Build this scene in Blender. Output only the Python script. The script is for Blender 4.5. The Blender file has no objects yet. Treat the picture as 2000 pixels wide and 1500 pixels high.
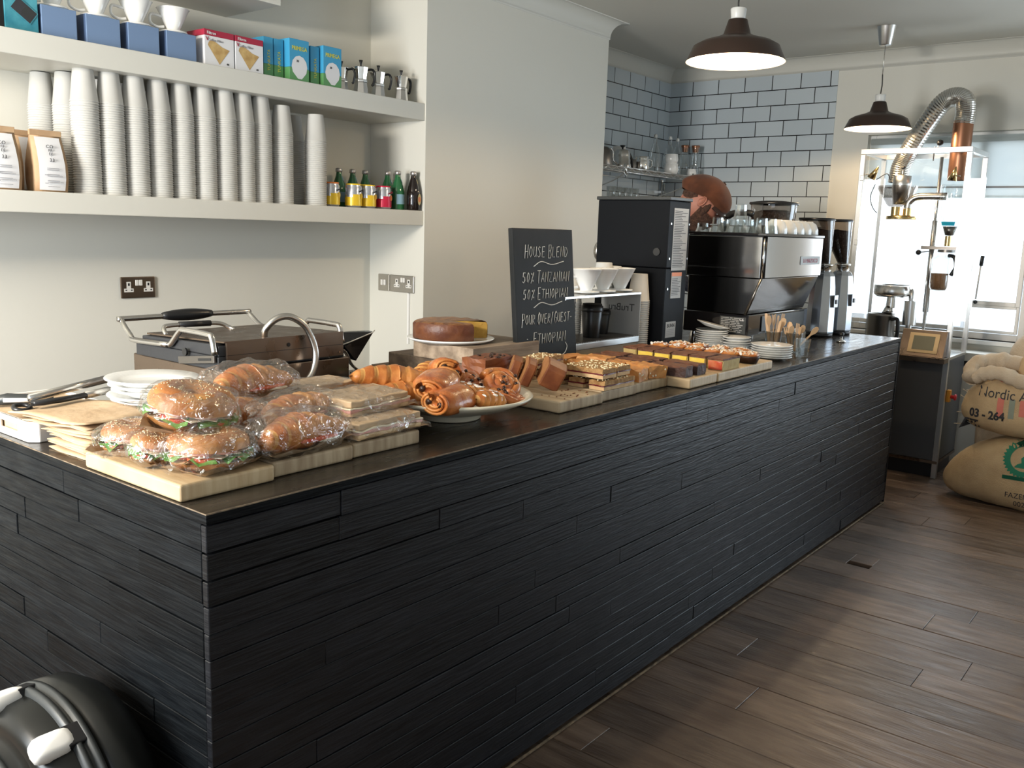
import bpy, math, random
from mathutils import Vector, Matrix, Euler, noise
PI = math.pi
rnd = random.Random(11)
scene = bpy.context.scene
COL = scene.collection

# ------------------------------------------------------------------ camera
cam_d = bpy.data.cameras.new('camera'); cam = bpy.data.objects.new('camera', cam_d); COL.objects.link(cam)
cam_d.sensor_width = 36.0; cam_d.lens = 1756.34 / 2000 * 36.0; cam_d.clip_start = 0.02; cam_d.clip_end = 200
def _camrot(yaw, pit, roll):
    f = Vector((math.cos(pit)*math.cos(yaw), math.cos(pit)*math.sin(yaw), math.sin(pit)))
    r = Vector((math.sin(yaw), -math.cos(yaw), 0)); d = f.cross(r)
    c, s = math.cos(roll), math.sin(roll)
    r2 = r*c + d*s; d2 = r*-s + d*c
    return Matrix((r2, -d2, -f)).transposed()
cam.matrix_world = Matrix.Translation((-0.93010, -1.46406, 1.54985)) @ _camrot(0.66844705, -0.1699158, -0.03164375).to_4x4()
scene.camera = cam

# ------------------------------------------------------------------ world, lights, exposure
w = bpy.data.worlds.new('world'); scene.world = w; w.use_nodes = True
bg = w.node_tree.nodes['Background']; bg.inputs[0].default_value = (0.78, 0.88, 1.0, 1); bg.inputs[1].default_value = 2.6
def area(name, loc, target, sx, sy, power, col, spread=180):
    d = bpy.data.lights.new(name, 'AREA'); d.shape = 'RECTANGLE'; d.size = sx; d.size_y = sy
    d.energy = power; d.color = col; d.spread = math.radians(spread)
    o = bpy.data.objects.new(name, d); COL.objects.link(o); o.location = loc
    o.rotation_euler = (Vector(target)-Vector(loc)).to_track_quat('-Z', 'Y').to_euler()
    return o
# daylight through the shop window behind and left of the camera (high, warm), the far window and the street side
area('transom_window_light', (-2.13, 1.00, 2.20), (1.2, 1.8, 1.1), 0.9, 0.26, 135, (1.0, 0.915, 0.79))
area('left_window_light', (-2.13, 1.00, 1.42), (1.5, 1.25, 1.1), 0.9, 0.9, 88, (0.90, 0.96, 1.0))
area('far_window_light', (6.05, 0.05, 1.5), (2.0, 0.0, 1.0), 1.0, 1.0, 14, (0.86, 0.93, 1.0))
area('shopfront_light', (6.12, -2.15, 1.25), (2.5, -0.6, 0.5), 2.1, 2.1, 60, (0.72, 0.87, 1.0))
vs = scene.view_settings
scene.display_settings.display_device = 'sRGB'
vs.view_transform = 'Standard'; vs.look = 'None'; vs.exposure = 0.0; vs.gamma = 1.0; vs.use_curve_mapping = False
scene.cycles.use_denoising = True
scene.cycles.max_bounces = 8; scene.cycles.diffuse_bounces = 4; scene.cycles.glossy_bounces = 4
scene.cycles.transmission_bounces = 8; scene.cycles.transparent_max_bounces = 24
scene.cycles.caustics_reflective = False; scene.cycles.caustics_refractive = False
scene.cycles.sample_clamp_indirect = 4.0

# ------------------------------------------------------------------ materials
MATS = {}
def pm(name, col, rough=0.5, metal=0.0, var=None, vscale=8, vstretch=(1,1,1), bump=0.0, bscale=40, bstretch=(1,1,1),
       trans=0.0, ior=1.45, coat=0.0, spec=None, emit=None, es=0, island=0.0, rvar=0.0, sheen=0, sss=0.0, detail=4):
    """principled material; var = second colour mixed in by stretched noise; island = random tint per loose piece"""
    m = bpy.data.materials.new(name); m.use_nodes = True; MATS[name] = m
    nt = m.node_tree; N = nt.nodes; L = nt.links; b = N['Principled BSDF']
    b.inputs['Base Color'].default_value = (*col, 1); b.inputs['Roughness'].default_value = rough
    b.inputs['Metallic'].default_value = metal; b.inputs['IOR'].default_value = ior
    b.inputs['Transmission Weight'].default_value = trans; b.inputs['Coat Weight'].default_value = coat
    if sheen: b.inputs['Sheen Weight'].default_value = sheen
    if sss: b.inputs['Subsurface Weight'].default_value = sss; b.inputs['Subsurface Scale'].default_value = 0.02
    if spec is not None: b.inputs['Specular IOR Level'].default_value = spec
    if emit: b.inputs['Emission Color'].default_value = (*emit, 1); b.inputs['Emission Strength'].default_value = es
    tc = N.new('ShaderNodeTexCoord')
    def nz(scale, stretch, det=detail):
        mp = N.new('ShaderNodeMapping'); mp.inputs['Scale'].default_value = stretch
        L.new(tc.outputs['Object'], mp.inputs[0])
        n = N.new('ShaderNodeTexNoise'); n.inputs['Scale'].default_value = scale; n.inputs['Detail'].default_value = det
        L.new(mp.outputs[0], n.inputs[0]); return n
    last = None
    if var:
        n = nz(vscale, vstretch); r = N.new('ShaderNodeValToRGB')
        r.color_ramp.elements[0].position = 0.36; r.color_ramp.elements[1].position = 0.66
        r.color_ramp.elements[0].color = (*col, 1); r.color_ramp.elements[1].color = (*var, 1)
        L.new(n.outputs[0], r.inputs[0]); last = r.outputs[0]
    if island:
        g = N.new('ShaderNodeNewGeometry'); mr = N.new('ShaderNodeMapRange')
        mr.inputs[3].default_value = 1-island; mr.inputs[4].default_value = 1+island
        L.new(g.outputs['Random Per Island'], mr.inputs[0])
        mx = N.new('ShaderNodeVectorMath'); mx.operation = 'SCALE'
        if last: L.new(last, mx.inputs[0])
        else: mx.inputs[0].default_value = col
        L.new(mr.outputs[0], mx.inputs['Scale']); last = mx.outputs[0]
    if last: L.new(last, b.inputs['Base Color'])
    if rvar:
        n = nz(vscale*1.7, vstretch); mr = N.new('ShaderNodeMapRange')
        mr.inputs[1].default_value = 0.3; mr.inputs[2].default_value = 0.7
        mr.inputs[3].default_value = max(0, rough-rvar); mr.inputs[4].default_value = rough+rvar
        L.new(n.outputs[0], mr.inputs[0]); L.new(mr.outputs[0], b.inputs['Roughness'])
    if bump:
        n = nz(bscale, bstretch, 5); bp = N.new('ShaderNodeBump'); bp.inputs['Strength'].default_value = bump
        bp.inputs['Distance'].default_value = 0.01
        L.new(n.outputs[0], bp.inputs['Height']); L.new(bp.outputs[0], b.inputs['Normal'])
    return m
def tile_mat(name, axis):
    m = pm(name, (0.62, 0.66, 0.69), 0.12); nt = m.node_tree; N = nt.nodes; L = nt.links; b = N['Principled BSDF']
    tc = N.new('ShaderNodeTexCoord'); sp = N.new('ShaderNodeSeparateXYZ'); cb = N.new('ShaderNodeCombineXYZ')
    L.new(tc.outputs['Object'], sp.inputs[0]); L.new(sp.outputs[axis], cb.inputs[0]); L.new(sp.outputs[2], cb.inputs[1])
    mp = N.new('ShaderNodeMapping'); L.new(cb.outputs[0], mp.inputs[0]); mp.inputs['Location'].default_value = (0.03 if axis else 0.09, 0.026, 0)
    br = N.new('ShaderNodeTexBrick'); L.new(mp.outputs[0], br.inputs[0]); br.inputs['Scale'].default_value = 1.0
    br.inputs['Brick Width'].default_value = 0.234; br.inputs['Row Height'].default_value = 0.119
    br.inputs['Mortar Size'].default_value = 0.0035; br.inputs['Mortar Smooth'].default_value = 0.0
    br.inputs['Color1'].default_value = (0.56, 0.62, 0.66, 1); br.inputs['Color2'].default_value = (0.51, 0.57, 0.615, 1)
    br.inputs['Mortar'].default_value = (0.02, 0.02, 0.022, 1)
    L.new(br.outputs['Color'], b.inputs['Base Color'])
    inv = N.new('ShaderNodeMath'); inv.operation = 'SUBTRACT'; inv.inputs[0].default_value = 1; L.new(br.outputs['Fac'], inv.inputs[1])
    bp = N.new('ShaderNodeBump'); bp.inputs['Strength'].default_value = 0.6; bp.inputs['Distance'].default_value = 0.004
    L.new(inv.outputs[0], bp.inputs['Height']); L.new(bp.outputs[0], b.inputs['Normal'])
    return m
pm('wall_paint', (0.70, 0.685, 0.62), 0.55, bump=0.05, bscale=25)
pm('ceiling_paint', (0.56, 0.54, 0.48), 0.7)
pm('shelf_paint', (0.64, 0.63, 0.575), 0.45)
pm('trim_paint', (0.85, 0.84, 0.82), 0.35)
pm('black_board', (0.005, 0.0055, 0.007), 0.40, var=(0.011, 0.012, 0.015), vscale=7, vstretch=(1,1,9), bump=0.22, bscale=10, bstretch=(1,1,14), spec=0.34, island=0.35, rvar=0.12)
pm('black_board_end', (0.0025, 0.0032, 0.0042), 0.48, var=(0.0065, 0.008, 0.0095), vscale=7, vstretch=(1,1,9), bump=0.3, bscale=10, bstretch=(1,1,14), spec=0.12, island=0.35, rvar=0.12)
pm('board_gap', (0.05, 0.043, 0.036), 0.8)
pm('worktop', (0.022, 0.018, 0.014), 0.24, var=(0.036, 0.028, 0.021), vscale=5, vstretch=(1,6,1), rvar=0.07)
pm('edge_wear', (0.26, 0.19, 0.12), 0.6, var=(0.09,0.07,0.05), vscale=30)
pm('floor_board', (0.085, 0.054, 0.036), 0.40, var=(0.150, 0.105, 0.075), vscale=4, vstretch=(6,1,1), bump=0.25, bscale=12, bstretch=(8,1,1), island=0.3, rvar=0.12)
pm('sub_floor', (0.012, 0.009, 0.007), 0.9)
pm('floor_dust', (0.42, 0.38, 0.35), 0.8)
pm('maple', (0.60, 0.46, 0.28), 0.5, var=(0.48, 0.34, 0.19), vscale=6, vstretch=(9,1,1), bump=0.1, bscale=20, bstretch=(6,1,1))
pm('board_worn', (0.35, 0.25, 0.15), 0.6, var=(0.55, 0.43, 0.28), vscale=5, vstretch=(7,1,1), bump=0.15, bscale=20, bstretch=(6,1,1))
pm('old_wood', (0.22, 0.16, 0.11), 0.7, var=(0.42, 0.32, 0.23), vscale=4, vstretch=(1,6,6), bump=0.3, bscale=14, bstretch=(1,5,5))
pm('dark_wood', (0.09, 0.062, 0.042), 0.65, var=(0.19, 0.135, 0.09), vscale=4, vstretch=(1,6,6), bump=0.3, bscale=14, bstretch=(1,5,5))
pm('box_wood', (0.46, 0.31, 0.17), 0.5, var=(0.38, 0.25, 0.13), vscale=4, vstretch=(1,1,8))
pm('porcelain', (0.82, 0.82, 0.80), 0.12, coat=0.3)
pm('cream_glaze', (0.70, 0.64, 0.50), 0.25, coat=0.2)
pm('steel', (0.62, 0.60, 0.57), 0.25, 1.0, rvar=0.06, vscale=5)
pm('mirror_steel', (0.40, 0.39, 0.38), 0.13, 1.0)
pm('dark_steel', (0.20, 0.185, 0.17), 0.34, 1.0)
pm('bronze_steel', (0.22, 0.165, 0.125), 0.32, 1.0, rvar=0.08, vscale=9)
pm('black_iron', (0.028, 0.029, 0.032), 0.55, bump=0.1, bscale=60)
pm('chrome', (0.75, 0.74, 0.72), 0.08, 1.0)
pm('brass', (0.60, 0.44, 0.20), 0.22, 1.0)
pm('copper', (0.30, 0.14, 0.08), 0.35, 0.8)
pm('aluminium', (0.66, 0.66, 0.65), 0.28, 1.0)
pm('grinder_grey', (0.42, 0.45, 0.49), 0.22, 0.75)
pm('black_plastic', (0.012, 0.012, 0.013), 0.32)
pm('black_gloss', (0.01, 0.01, 0.012), 0.10, coat=0.5)
pm('machine_black', (0.006, 0.007, 0.009), 0.48, spec=0.1)
pm('slate', (0.010, 0.011, 0.011), 0.55, var=(0.016,0.017,0.018), vscale=6, spec=0.2)
pm('chalk', (0.75, 0.75, 0.72), 0.9)
pm('paper_cup', (0.56, 0.555, 0.53), 0.55)
pm('ink', (0.03, 0.03, 0.035), 0.7)
pm('grey_ink', (0.30, 0.30, 0.32), 0.7)
pm('label_white', (0.72, 0.72, 0.74), 0.5)
pm('label_grey', (0.38, 0.38, 0.37), 0.4)
pm('kraft', (0.42, 0.27, 0.155), 0.75, var=(0.50, 0.34, 0.20), vscale=12, bump=0.15, bscale=30)
pm('kraft_light', (0.56, 0.41, 0.26), 0.7, var=(0.46, 0.32, 0.19), vscale=10, bump=0.35, bscale=25)
pm('blue_card', (0.155, 0.235, 0.385), 0.6)
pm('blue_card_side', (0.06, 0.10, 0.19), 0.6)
pm('teal_card', (0.02, 0.17, 0.24), 0.4, var=(0.10, 0.38, 0.45), vscale=9)
pm('red_card', (0.36, 0.02, 0.05), 0.45)
pm('sky_card', (0.05, 0.32, 0.55), 0.4)
pm('green_card', (0.10, 0.28, 0.10), 0.45)
pm('yellow_print', (0.62, 0.60, 0.08), 0.5)
pm('filter_brown', (0.42, 0.26, 0.09), 0.6, var=(0.60, 0.42, 0.18), vscale=25)
pm('glass', (1, 1, 1), 0.02, trans=1.0, ior=1.3)
pm('green_glass', (0.02, 0.12, 0.045), 0.05, coat=0.5)
pm('brown_glass', (0.012, 0.007, 0.006), 0.06, coat=0.5)
pm('cap_grey', (0.50, 0.48, 0.47), 0.3, 0.8)
pm('can_silver', (0.60, 0.63, 0.70), 0.2, 0.85)
pm('can_yellow', (0.75, 0.50, 0.03), 0.25, 0.2)
pm('can_red', (0.55, 0.02, 0.06), 0.25, 0.2)
pm('orange_print', (0.75, 0.22, 0.05), 0.4)
pm('label_blue', (0.22, 0.38, 0.48), 0.45)
pm('cream_print', (0.70, 0.58, 0.30), 0.5)
pm('crust', (0.40, 0.115, 0.022), 0.42, var=(0.60, 0.26, 0.07), vscale=16, bump=0.4, bscale=35, coat=0.15)
pm('crust_pale', (0.66, 0.34, 0.10), 0.5, var=(0.50, 0.20, 0.05), vscale=14, bump=0.4, bscale=35)
pm('crust_dark', (0.40, 0.10, 0.025), 0.3, var=(0.58, 0.22, 0.06), vscale=20, bump=0.5, bscale=40, coat=0.35)
pm('bagel_crust', (0.36, 0.13, 0.035), 0.42, var=(0.56, 0.27, 0.085), vscale=14, bump=0.25, bscale=50)
pm('crumb_bread', (0.74, 0.58, 0.36), 0.8, bump=0.4, bscale=60)
pm('seed', (0.85, 0.72, 0.46), 0.6, island=0.3)
pm('tomato', (0.62, 0.06, 0.03), 0.25, var=(0.70,0.20,0.10), vscale=40)
pm('salmon', (0.72, 0.26, 0.17), 0.35, var=(0.80, 0.40, 0.30), vscale=30)
pm('ham', (0.66, 0.34, 0.30), 0.4, var=(0.78, 0.55, 0.48), vscale=30)
pm('lettuce', (0.06, 0.26, 0.04), 0.4, var=(0.22, 0.44, 0.12), vscale=30)
pm('cheese', (0.84, 0.76, 0.58), 0.5)
pm('chocolate', (0.035, 0.014, 0.008), 0.4)
pm('choc_top', (0.16, 0.058, 0.026), 0.65, var=(0.10, 0.034, 0.016), vscale=35, bump=0.5, bscale=70)
pm('brownie', (0.045, 0.022, 0.020), 0.6, var=(0.085, 0.040, 0.028), vscale=25, bump=0.5, bscale=60)
pm('sponge_yellow', (0.78, 0.52, 0.04), 0.7, var=(0.85, 0.62, 0.10), vscale=30, bump=0.3, bscale=60)
pm('sponge_pale', (0.55, 0.42, 0.17), 0.7, var=(0.47, 0.33, 0.12), vscale=30, bump=0.3, bscale=60)
pm('jam_red', (0.50, 0.03, 0.02), 0.3, var=(0.62,0.18,0.08), vscale=20)
pm('jam_dark', (0.13, 0.012, 0.018), 0.3)
pm('oat', (0.46, 0.27, 0.11), 0.8, var=(0.30, 0.15, 0.05), vscale=60, bump=0.7, bscale=90)
pm('oat_base', (0.68, 0.48, 0.27), 0.8, var=(0.60, 0.38, 0.19), vscale=40, bump=0.4, bscale=80)
pm('blondie', (0.50, 0.20, 0.055), 0.55, var=(0.62, 0.30, 0.09), vscale=25, bump=0.3, bscale=50)
pm('blondie_cut', (0.50, 0.32, 0.14), 0.7, var=(0.62, 0.42, 0.20), vscale=40)
pm('loaf_crust', (0.16, 0.045, 0.018), 0.5, var=(0.25, 0.085, 0.03), vscale=20)
pm('loaf_cut', (0.34, 0.155, 0.055), 0.7, var=(0.26, 0.105, 0.035), vscale=28, bump=0.4, bscale=60)
pm('cake_top', (0.13, 0.040, 0.011), 0.4, var=(0.34, 0.14, 0.035), vscale=42, bump=0.6, bscale=40, coat=0.2)
pm('cake_side', (0.10, 0.030, 0.014), 0.45, var=(0.16, 0.055, 0.02), vscale=25, bump=0.3, bscale=50)
pm('cake_cut', (0.50, 0.30, 0.06), 0.7, var=(0.38, 0.20, 0.03), vscale=30, bump=0.5, bscale=50)
pm('almond_flake', (0.80, 0.62, 0.42), 0.6, island=0.25)
pm('sugar', (0.88, 0.84, 0.78), 0.8)
pm('coffee_beans', (0.045, 0.022, 0.014), 0.5, var=(0.02,0.009,0.006), vscale=60, bump=1.0, bscale=90)
pm('coffee_light', (0.26, 0.13, 0.06), 0.7, bump=0.5, bscale=60)
pm('birch', (0.66, 0.45, 0.27), 0.6, var=(0.58, 0.37, 0.20), vscale=12, vstretch=(1,1,0.2))
pm('enamel_brown', (0.036, 0.021, 0.015), 0.35)
pm('enamel_white', (0.85, 0.80, 0.70), 0.35)
pm('bulb_glow', (1, 0.9, 0.75), 0.5, emit=(1.0, 0.78, 0.50), es=18)
pm('ceramic_white', (0.70, 0.70, 0.68), 0.3)
pm('cable_dark', (0.03, 0.028, 0.026), 0.6)
pm('hessian', (0.50, 0.37, 0.215), 0.9, var=(0.42, 0.30, 0.17), vscale=9, bump=0.5, bscale=160)
pm('hessian_pale', (0.56, 0.47, 0.36), 0.9, var=(0.48, 0.38, 0.27), vscale=9, bump=0.5, bscale=160)
pm('green_print', (0.015, 0.17, 0.10), 0.8)
pm('red_stripe', (0.55, 0.17, 0.13), 0.85)
pm('grey_stripe', (0.22, 0.25, 0.20), 0.85)
pm('cabinet_grey', (0.085, 0.085, 0.088), 0.4, 0.5)
pm('suede_cap', (0.060, 0.019, 0.008), 0.9, var=(0.125, 0.040, 0.016), vscale=9, sheen=0.1)
pm('suede_dark', (0.028, 0.012, 0.008), 0.8)
pm('skin', (0.36, 0.145, 0.10), 0.55, var=(0.42, 0.19, 0.14), vscale=12, sss=0.1)
pm('beard', (0.045, 0.022, 0.016), 0.9, var=(0.09,0.045,0.03), vscale=60, bump=1.0, bscale=120)
pm('navy_shirt', (0.014, 0.017, 0.030), 0.85, bump=0.2, bscale=60)
pm('trousers', (0.03, 0.03, 0.035), 0.85)
pm('duct_foil', (0.56, 0.55, 0.52), 0.22, 0.95)
pm('screen_frame', (0.62, 0.43, 0.22), 0.45)
pm('screen_face', (0.16, 0.15, 0.10), 0.25)
pm('blue_tape', (0.02, 0.42, 0.62), 0.5)
pm('red_button', (0.55, 0.03, 0.04), 0.3)
pm('yellow_plate', (0.62, 0.26, 0.02), 0.4)
pm('vac_black', (0.007, 0.0075, 0.007), 0.30, spec=0.35)
pm('vac_white', (0.74, 0.72, 0.68), 0.35)
pm('vac_grey', (0.030, 0.033, 0.033), 0.4)
tile_mat('tiles_far', 1); tile_mat('tiles_side', 0)
def film_mat():
    m = bpy.data.materials.new('clear_film'); m.use_nodes = True; MATS['clear_film'] = m
    nt = m.node_tree; N = nt.nodes; L = nt.links; N.remove(N['Principled BSDF'])
    out = N['Material Output']; tr = N.new('ShaderNodeBsdfTransparent'); tr.inputs[0].default_value = (0.96, 0.95, 0.94, 1)
    gl = N.new('ShaderNodeBsdfGlossy'); gl.inputs['Roughness'].default_value = 0.10; gl.inputs[0].default_value = (1, 1, 1, 1)
    lw = N.new('ShaderNodeLayerWeight'); lw.inputs[0].default_value = 0.25
    mr = N.new('ShaderNodeMapRange'); mr.inputs[3].default_value = 0.07; mr.inputs[4].default_value = 0.55
    L.new(lw.outputs['Facing'], mr.inputs[0])
    tc = N.new('ShaderNodeTexCoord'); n = N.new('ShaderNodeTexNoise'); n.inputs['Scale'].default_value = 28; n.inputs['Detail'].default_value = 3
    n.inputs['Distortion'].default_value = 1.2
    L.new(tc.outputs['Object'], n.inputs[0]); bp = N.new('ShaderNodeBump'); bp.inputs['Strength'].default_value = 0.9; bp.inputs['Distance'].default_value = 0.02
    L.new(n.outputs[0], bp.inputs['Height']); L.new(bp.outputs[0], gl.inputs['Normal']); L.new(bp.outputs[0], lw.inputs['Normal'])
    mx = N.new('ShaderNodeMixShader'); L.new(mr.outputs[0], mx.inputs[0]); L.new(tr.outputs[0], mx.inputs[1]); L.new(gl.outputs[0], mx.inputs[2])
    L.new(mx.outputs[0], out.inputs[0])
def pane_mat(name, tint, lo, hi):
    m = bpy.data.materials.new(name); m.use_nodes = True; MATS[name] = m
    nt = m.node_tree; N = nt.nodes; L = nt.links; N.remove(N['Principled BSDF'])
    out = N['Material Output']; tr = N.new('ShaderNodeBsdfTransparent'); tr.inputs[0].default_value = (*tint, 1)
    gl = N.new('ShaderNodeBsdfGlossy'); gl.inputs['Roughness'].default_value = 0.02
    lw = N.new('ShaderNodeLayerWeight'); lw.inputs[0].default_value = 0.3
    mr = N.new('ShaderNodeMapRange'); mr.inputs[3].default_value = lo; mr.inputs[4].default_value = hi
    L.new(lw.outputs['Facing'], mr.inputs[0]); mx = N.new('ShaderNodeMixShader')
    L.new(mr.outputs[0], mx.inputs[0]); L.new(tr.outputs[0], mx.inputs[1]); L.new(gl.outputs[0], mx.inputs[2]); L.new(mx.outputs[0], out.inputs[0])
film_mat(); pane_mat('clear_pane', (0.97, 0.98, 0.98), 0.03, 0.4); pane_mat('thin_glass', (0.93, 0.95, 0.95), 0.06, 0.75)
pane_mat('smoke_plastic', (0.62, 0.58, 0.55), 0.06, 0.5)
def blind_mat():
    m = bpy.data.materials.new('blind_cloth'); m.use_nodes = True; MATS['blind_cloth'] = m
    nt = m.node_tree; N = nt.nodes; L = nt.links; N.remove(N['Principled BSDF']); out = N['Material Output']
    d = N.new('ShaderNodeBsdfDiffuse'); d.inputs[0].default_value = (0.72, 0.76, 0.78, 1)
    t = N.new('ShaderNodeBsdfTranslucent'); t.inputs[0].default_value = (0.84, 0.86, 0.84, 1)
    mx = N.new('ShaderNodeMixShader'); mx.inputs[0].default_value = 0.78
    L.new(d.outputs[0], mx.inputs[1]); L.new(t.outputs[0], mx.inputs[2]); L.new(mx.outputs[0], out.inputs[0])
blind_mat()

# ------------------------------------------------------------------ mesh helpers
class MB:
    def __init__(s): s.v = []; s.f = []; s.m = []; s.s = []
    def add(s, vs_, fs, mi=0, smooth=False, M=None):
        o = len(s.v); s.v += [tuple(M @ Vector(p)) if M else tuple(p) for p in vs_]
        for f in fs: s.f.append([i+o for i in f]); s.m.append(mi); s.s.append(smooth)
        return s
    def box(s, x0, x1, y0, y1, z0, z1, mi=0, M=None):
        return s.add([(x0,y0,z0),(x1,y0,z0),(x1,y1,z0),(x0,y1,z0),(x0,y0,z1),(x1,y0,z1),(x1,y1,z1),(x0,y1,z1)],
                     [(0,3,2,1),(4,5,6,7),(0,1,5,4),(1,2,6,5),(2,3,7,6),(3,0,4,7)], mi, False, M)
    def lathe(s, prof, n=28, mi=0, c=(0,0,0), M=None, sx=1, sy=1, a0=0, a1=2*PI, smooth=True, fn=None):
        full = abs(a1-a0-2*PI) < 1e-6; k = n if full else n+1; V = []; F = []
        for (r, z) in prof:
            for i in range(k):
                a = a0+(a1-a0)*i/n; p = (c[0]+r*math.cos(a)*sx, c[1]+r*math.sin(a)*sy, c[2]+z)
                V.append(fn(p, a) if fn else p)
        for j in range(len(prof)-1):
            if prof[j] == prof[j+1]: continue
            for i in range(n):
                i2 = (i+1) % k; F.append((j*k+i, j*k+i2, (j+1)*k+i2, (j+1)*k+i))
        return s.add(V, F, mi, smooth, M)
    def disc(s, r, z, n=28, mi=0, c=(0,0,0), M=None, up=True):
        V = [(c[0]+r*math.cos(2*PI*i/n), c[1]+r*math.sin(2*PI*i/n), c[2]+z) for i in range(n)]
        return s.add(V, [list(range(n)) if up else list(range(n))[::-1]], mi, False, M)
    def cyl(s, c, r, z0, z1, n=24, mi=0, r2=None, M=None, smooth=True):
        r2 = r if r2 is None else r2
        s.lathe([(r, z0), (r2, z1)], n, mi, c, M, smooth=smooth)
        s.disc(r, z0, n, mi, c, M, False); return s.disc(r2, z1, n, mi, c, M)
    def tube(s, pts, r, n=10, mi=0, caps=True, smooth=True, ell=1.0):
        pts = [Vector(p) for p in pts]; k = len(pts); rs = r if isinstance(r, (list, tuple)) else [r]*k
        V = []; F = []; up = None
        for i, p in enumerate(pts):
            t = (pts[min(i+1, k-1)]-pts[max(i-1, 0)]).normalized()
            if up is None:
                up = Vector((0,0,1)) if abs(t.z) < 0.9 else Vector((1,0,0))
            a = t.cross(up).normalized(); b_ = a.cross(t).normalized(); up = b_
            for j in range(n):
                an = 2*PI*j/n; V.append(p+a*math.cos(an)*rs[i]+b_*math.sin(an)*rs[i]*ell)
        for i in range(k-1):
            for j in range(n):
                j2 = (j+1) % n; F.append((i*n+j, i*n+j2, (i+1)*n+j2, (i+1)*n+j))
        if caps: F.append(list(range(n))[::-1]); F.append([(k-1)*n+j for j in range(n)])
        return s.add(V, F, mi, smooth)
    def prism(s, out, z0, z1, mi=0, M=None, smooth=False):
        n = len(out); V = [(x, y, z0) for x, y in out]+[(x, y, z1) for x, y in out]
        F = [list(range(n))[::-1], [n+i for i in range(n)]]+[(i, (i+1) % n, n+(i+1) % n, n+i) for i in range(n)]
        return s.add(V, F, mi, smooth, M)
    def blob(s, c, r, n=12, m_=8, mi=0, M=None, e=1.0, nz=0.0, ns=20, seed=0):
        """ellipsoid (e<1: squarer), optional noise"""
        V = []; F = []
        def sp(v, p): return math.copysign(abs(v)**p, v)
        for j in range(m_+1):
            th = -PI/2+PI*j/m_
            for i in range(n):
                a = 2*PI*i/n
                x, y, z = sp(math.cos(th), e)*sp(math.cos(a), e), sp(math.cos(th), e)*sp(math.sin(a), e), sp(math.sin(th), e)
                k = 1+nz*noise.noise(Vector((x*r[0], y*r[1], z*r[2]))*ns+Vector((seed*3.1, seed, 0))) if nz else 1
                V.append((c[0]+x*r[0]*k, c[1]+y*r[1]*k, c[2]+z*r[2]*k))
        for j in range(m_):
            for i in range(n):
                i2 = (i+1) % n; F.append((j*n+i, j*n+i2, (j+1)*n+i2, (j+1)*n+i))
        return s.add(V, F, mi, True, M)
    def build(s, name, mats, parent=None, bevel=0, sub=0, loc=None, bseg=2):
        me = bpy.data.meshes.new(name); me.from_pydata(s.v, [], s.f)
        mats = [mats] if isinstance(mats, str) else mats
        for m in mats: me.materials.append(MATS[m])
        me.polygons.foreach_set('material_index', s.m); me.polygons.foreach_set('use_smooth', s.s); me.update()
        o = bpy.data.objects.new(name, me); COL.objects.link(o)
        if parent: o.parent = parent
        if loc: o.location = loc
        if bevel:
            b = o.modifiers.new('bevel', 'BEVEL'); b.width = bevel; b.segments = bseg; b.limit_method = 'ANGLE'; b.angle_limit = math.radians(40)
        if sub:
            q = o.modifiers.new('sub', 'SUBSURF'); q.levels = sub; q.render_levels = sub
        return o
def tag(o, label, cat, group=None, kind=None):
    if label: o['label'] = label
    if cat: o['category'] = cat
    if group: o['group'] = group
    if kind: o['kind'] = kind
    return o
def thing(name, label, cat, loc=(0,0,0), rz=0, group=None, rx=0, ry=0):
    o = bpy.data.objects.new(name, None); COL.objects.link(o); o.empty_display_size = 0.05
    o.location = loc; o.rotation_euler = (rx, ry, rz); return tag(o, label, cat, group)
def struct(o): o['kind'] = 'structure'; return o
KIDS = {}
def dup(root, loc, rz=None, label=None, group=None, rot=None):
    if root.name not in KIDS: KIDS[root.name] = [(c, [g for g in bpy.data.objects if g.parent == c]) for c in bpy.data.objects if c.parent == root]
    r = root.copy(); COL.objects.link(r); r.location = loc
    if rot is not None: r.rotation_euler = rot
    elif rz is not None: r.rotation_euler[2] = rz
    if label: r['label'] = label
    if group: r['group'] = group
    for ch, gs in KIDS[root.name]:
        c = ch.copy(); COL.objects.link(c); c.parent = r
        for g in gs: d = g.copy(); COL.objects.link(d); d.parent = c
    return r
def text(s, size, mat, parent, loc, rot, name='lettering', ext=0.0006, align='CENTER', sx=1.0, shear=0.0, space=1.0, lsp=1.0, bold=0.0):
    cu = bpy.data.curves.new(name, 'FONT'); cu.body = s; cu.size = size; cu.extrude = ext; cu.align_x = align
    cu.shear = shear; cu.space_character = space; cu.space_line = lsp; cu.resolution_u = 3; cu.offset = bold
    t = bpy.data.objects.new(name, cu); me = bpy.data.meshes.new_from_object(t); me.name = name
    bpy.data.objects.remove(t); me.materials.clear(); me.materials.append(MATS[mat])
    if sx != 1.0:
        for v in me.vertices: v.co.x *= sx
    o = bpy.data.objects.new(name, me); COL.objects.link(o); o.parent = parent; o.location = loc; o.rotation_euler = rot
    return o
FRONT = (PI/2, 0, 0)            # readable from -Y
LEFT = (PI/2, 0, -PI/2)         # readable from -X
def arc(c, r, a0, a1, n, plane='xz'):
    out = []
    for i in range(n+1):
        a = a0+(a1-a0)*i/n; u, v = r*math.cos(a), r*math.sin(a)
        out.append((c[0]+u, c[1], c[2]+v) if plane == 'xz' else (c[0], c[1]+u, c[2]+v) if plane == 'yz' else (c[0]+u, c[1]+v, c[2]))
    return out
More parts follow.
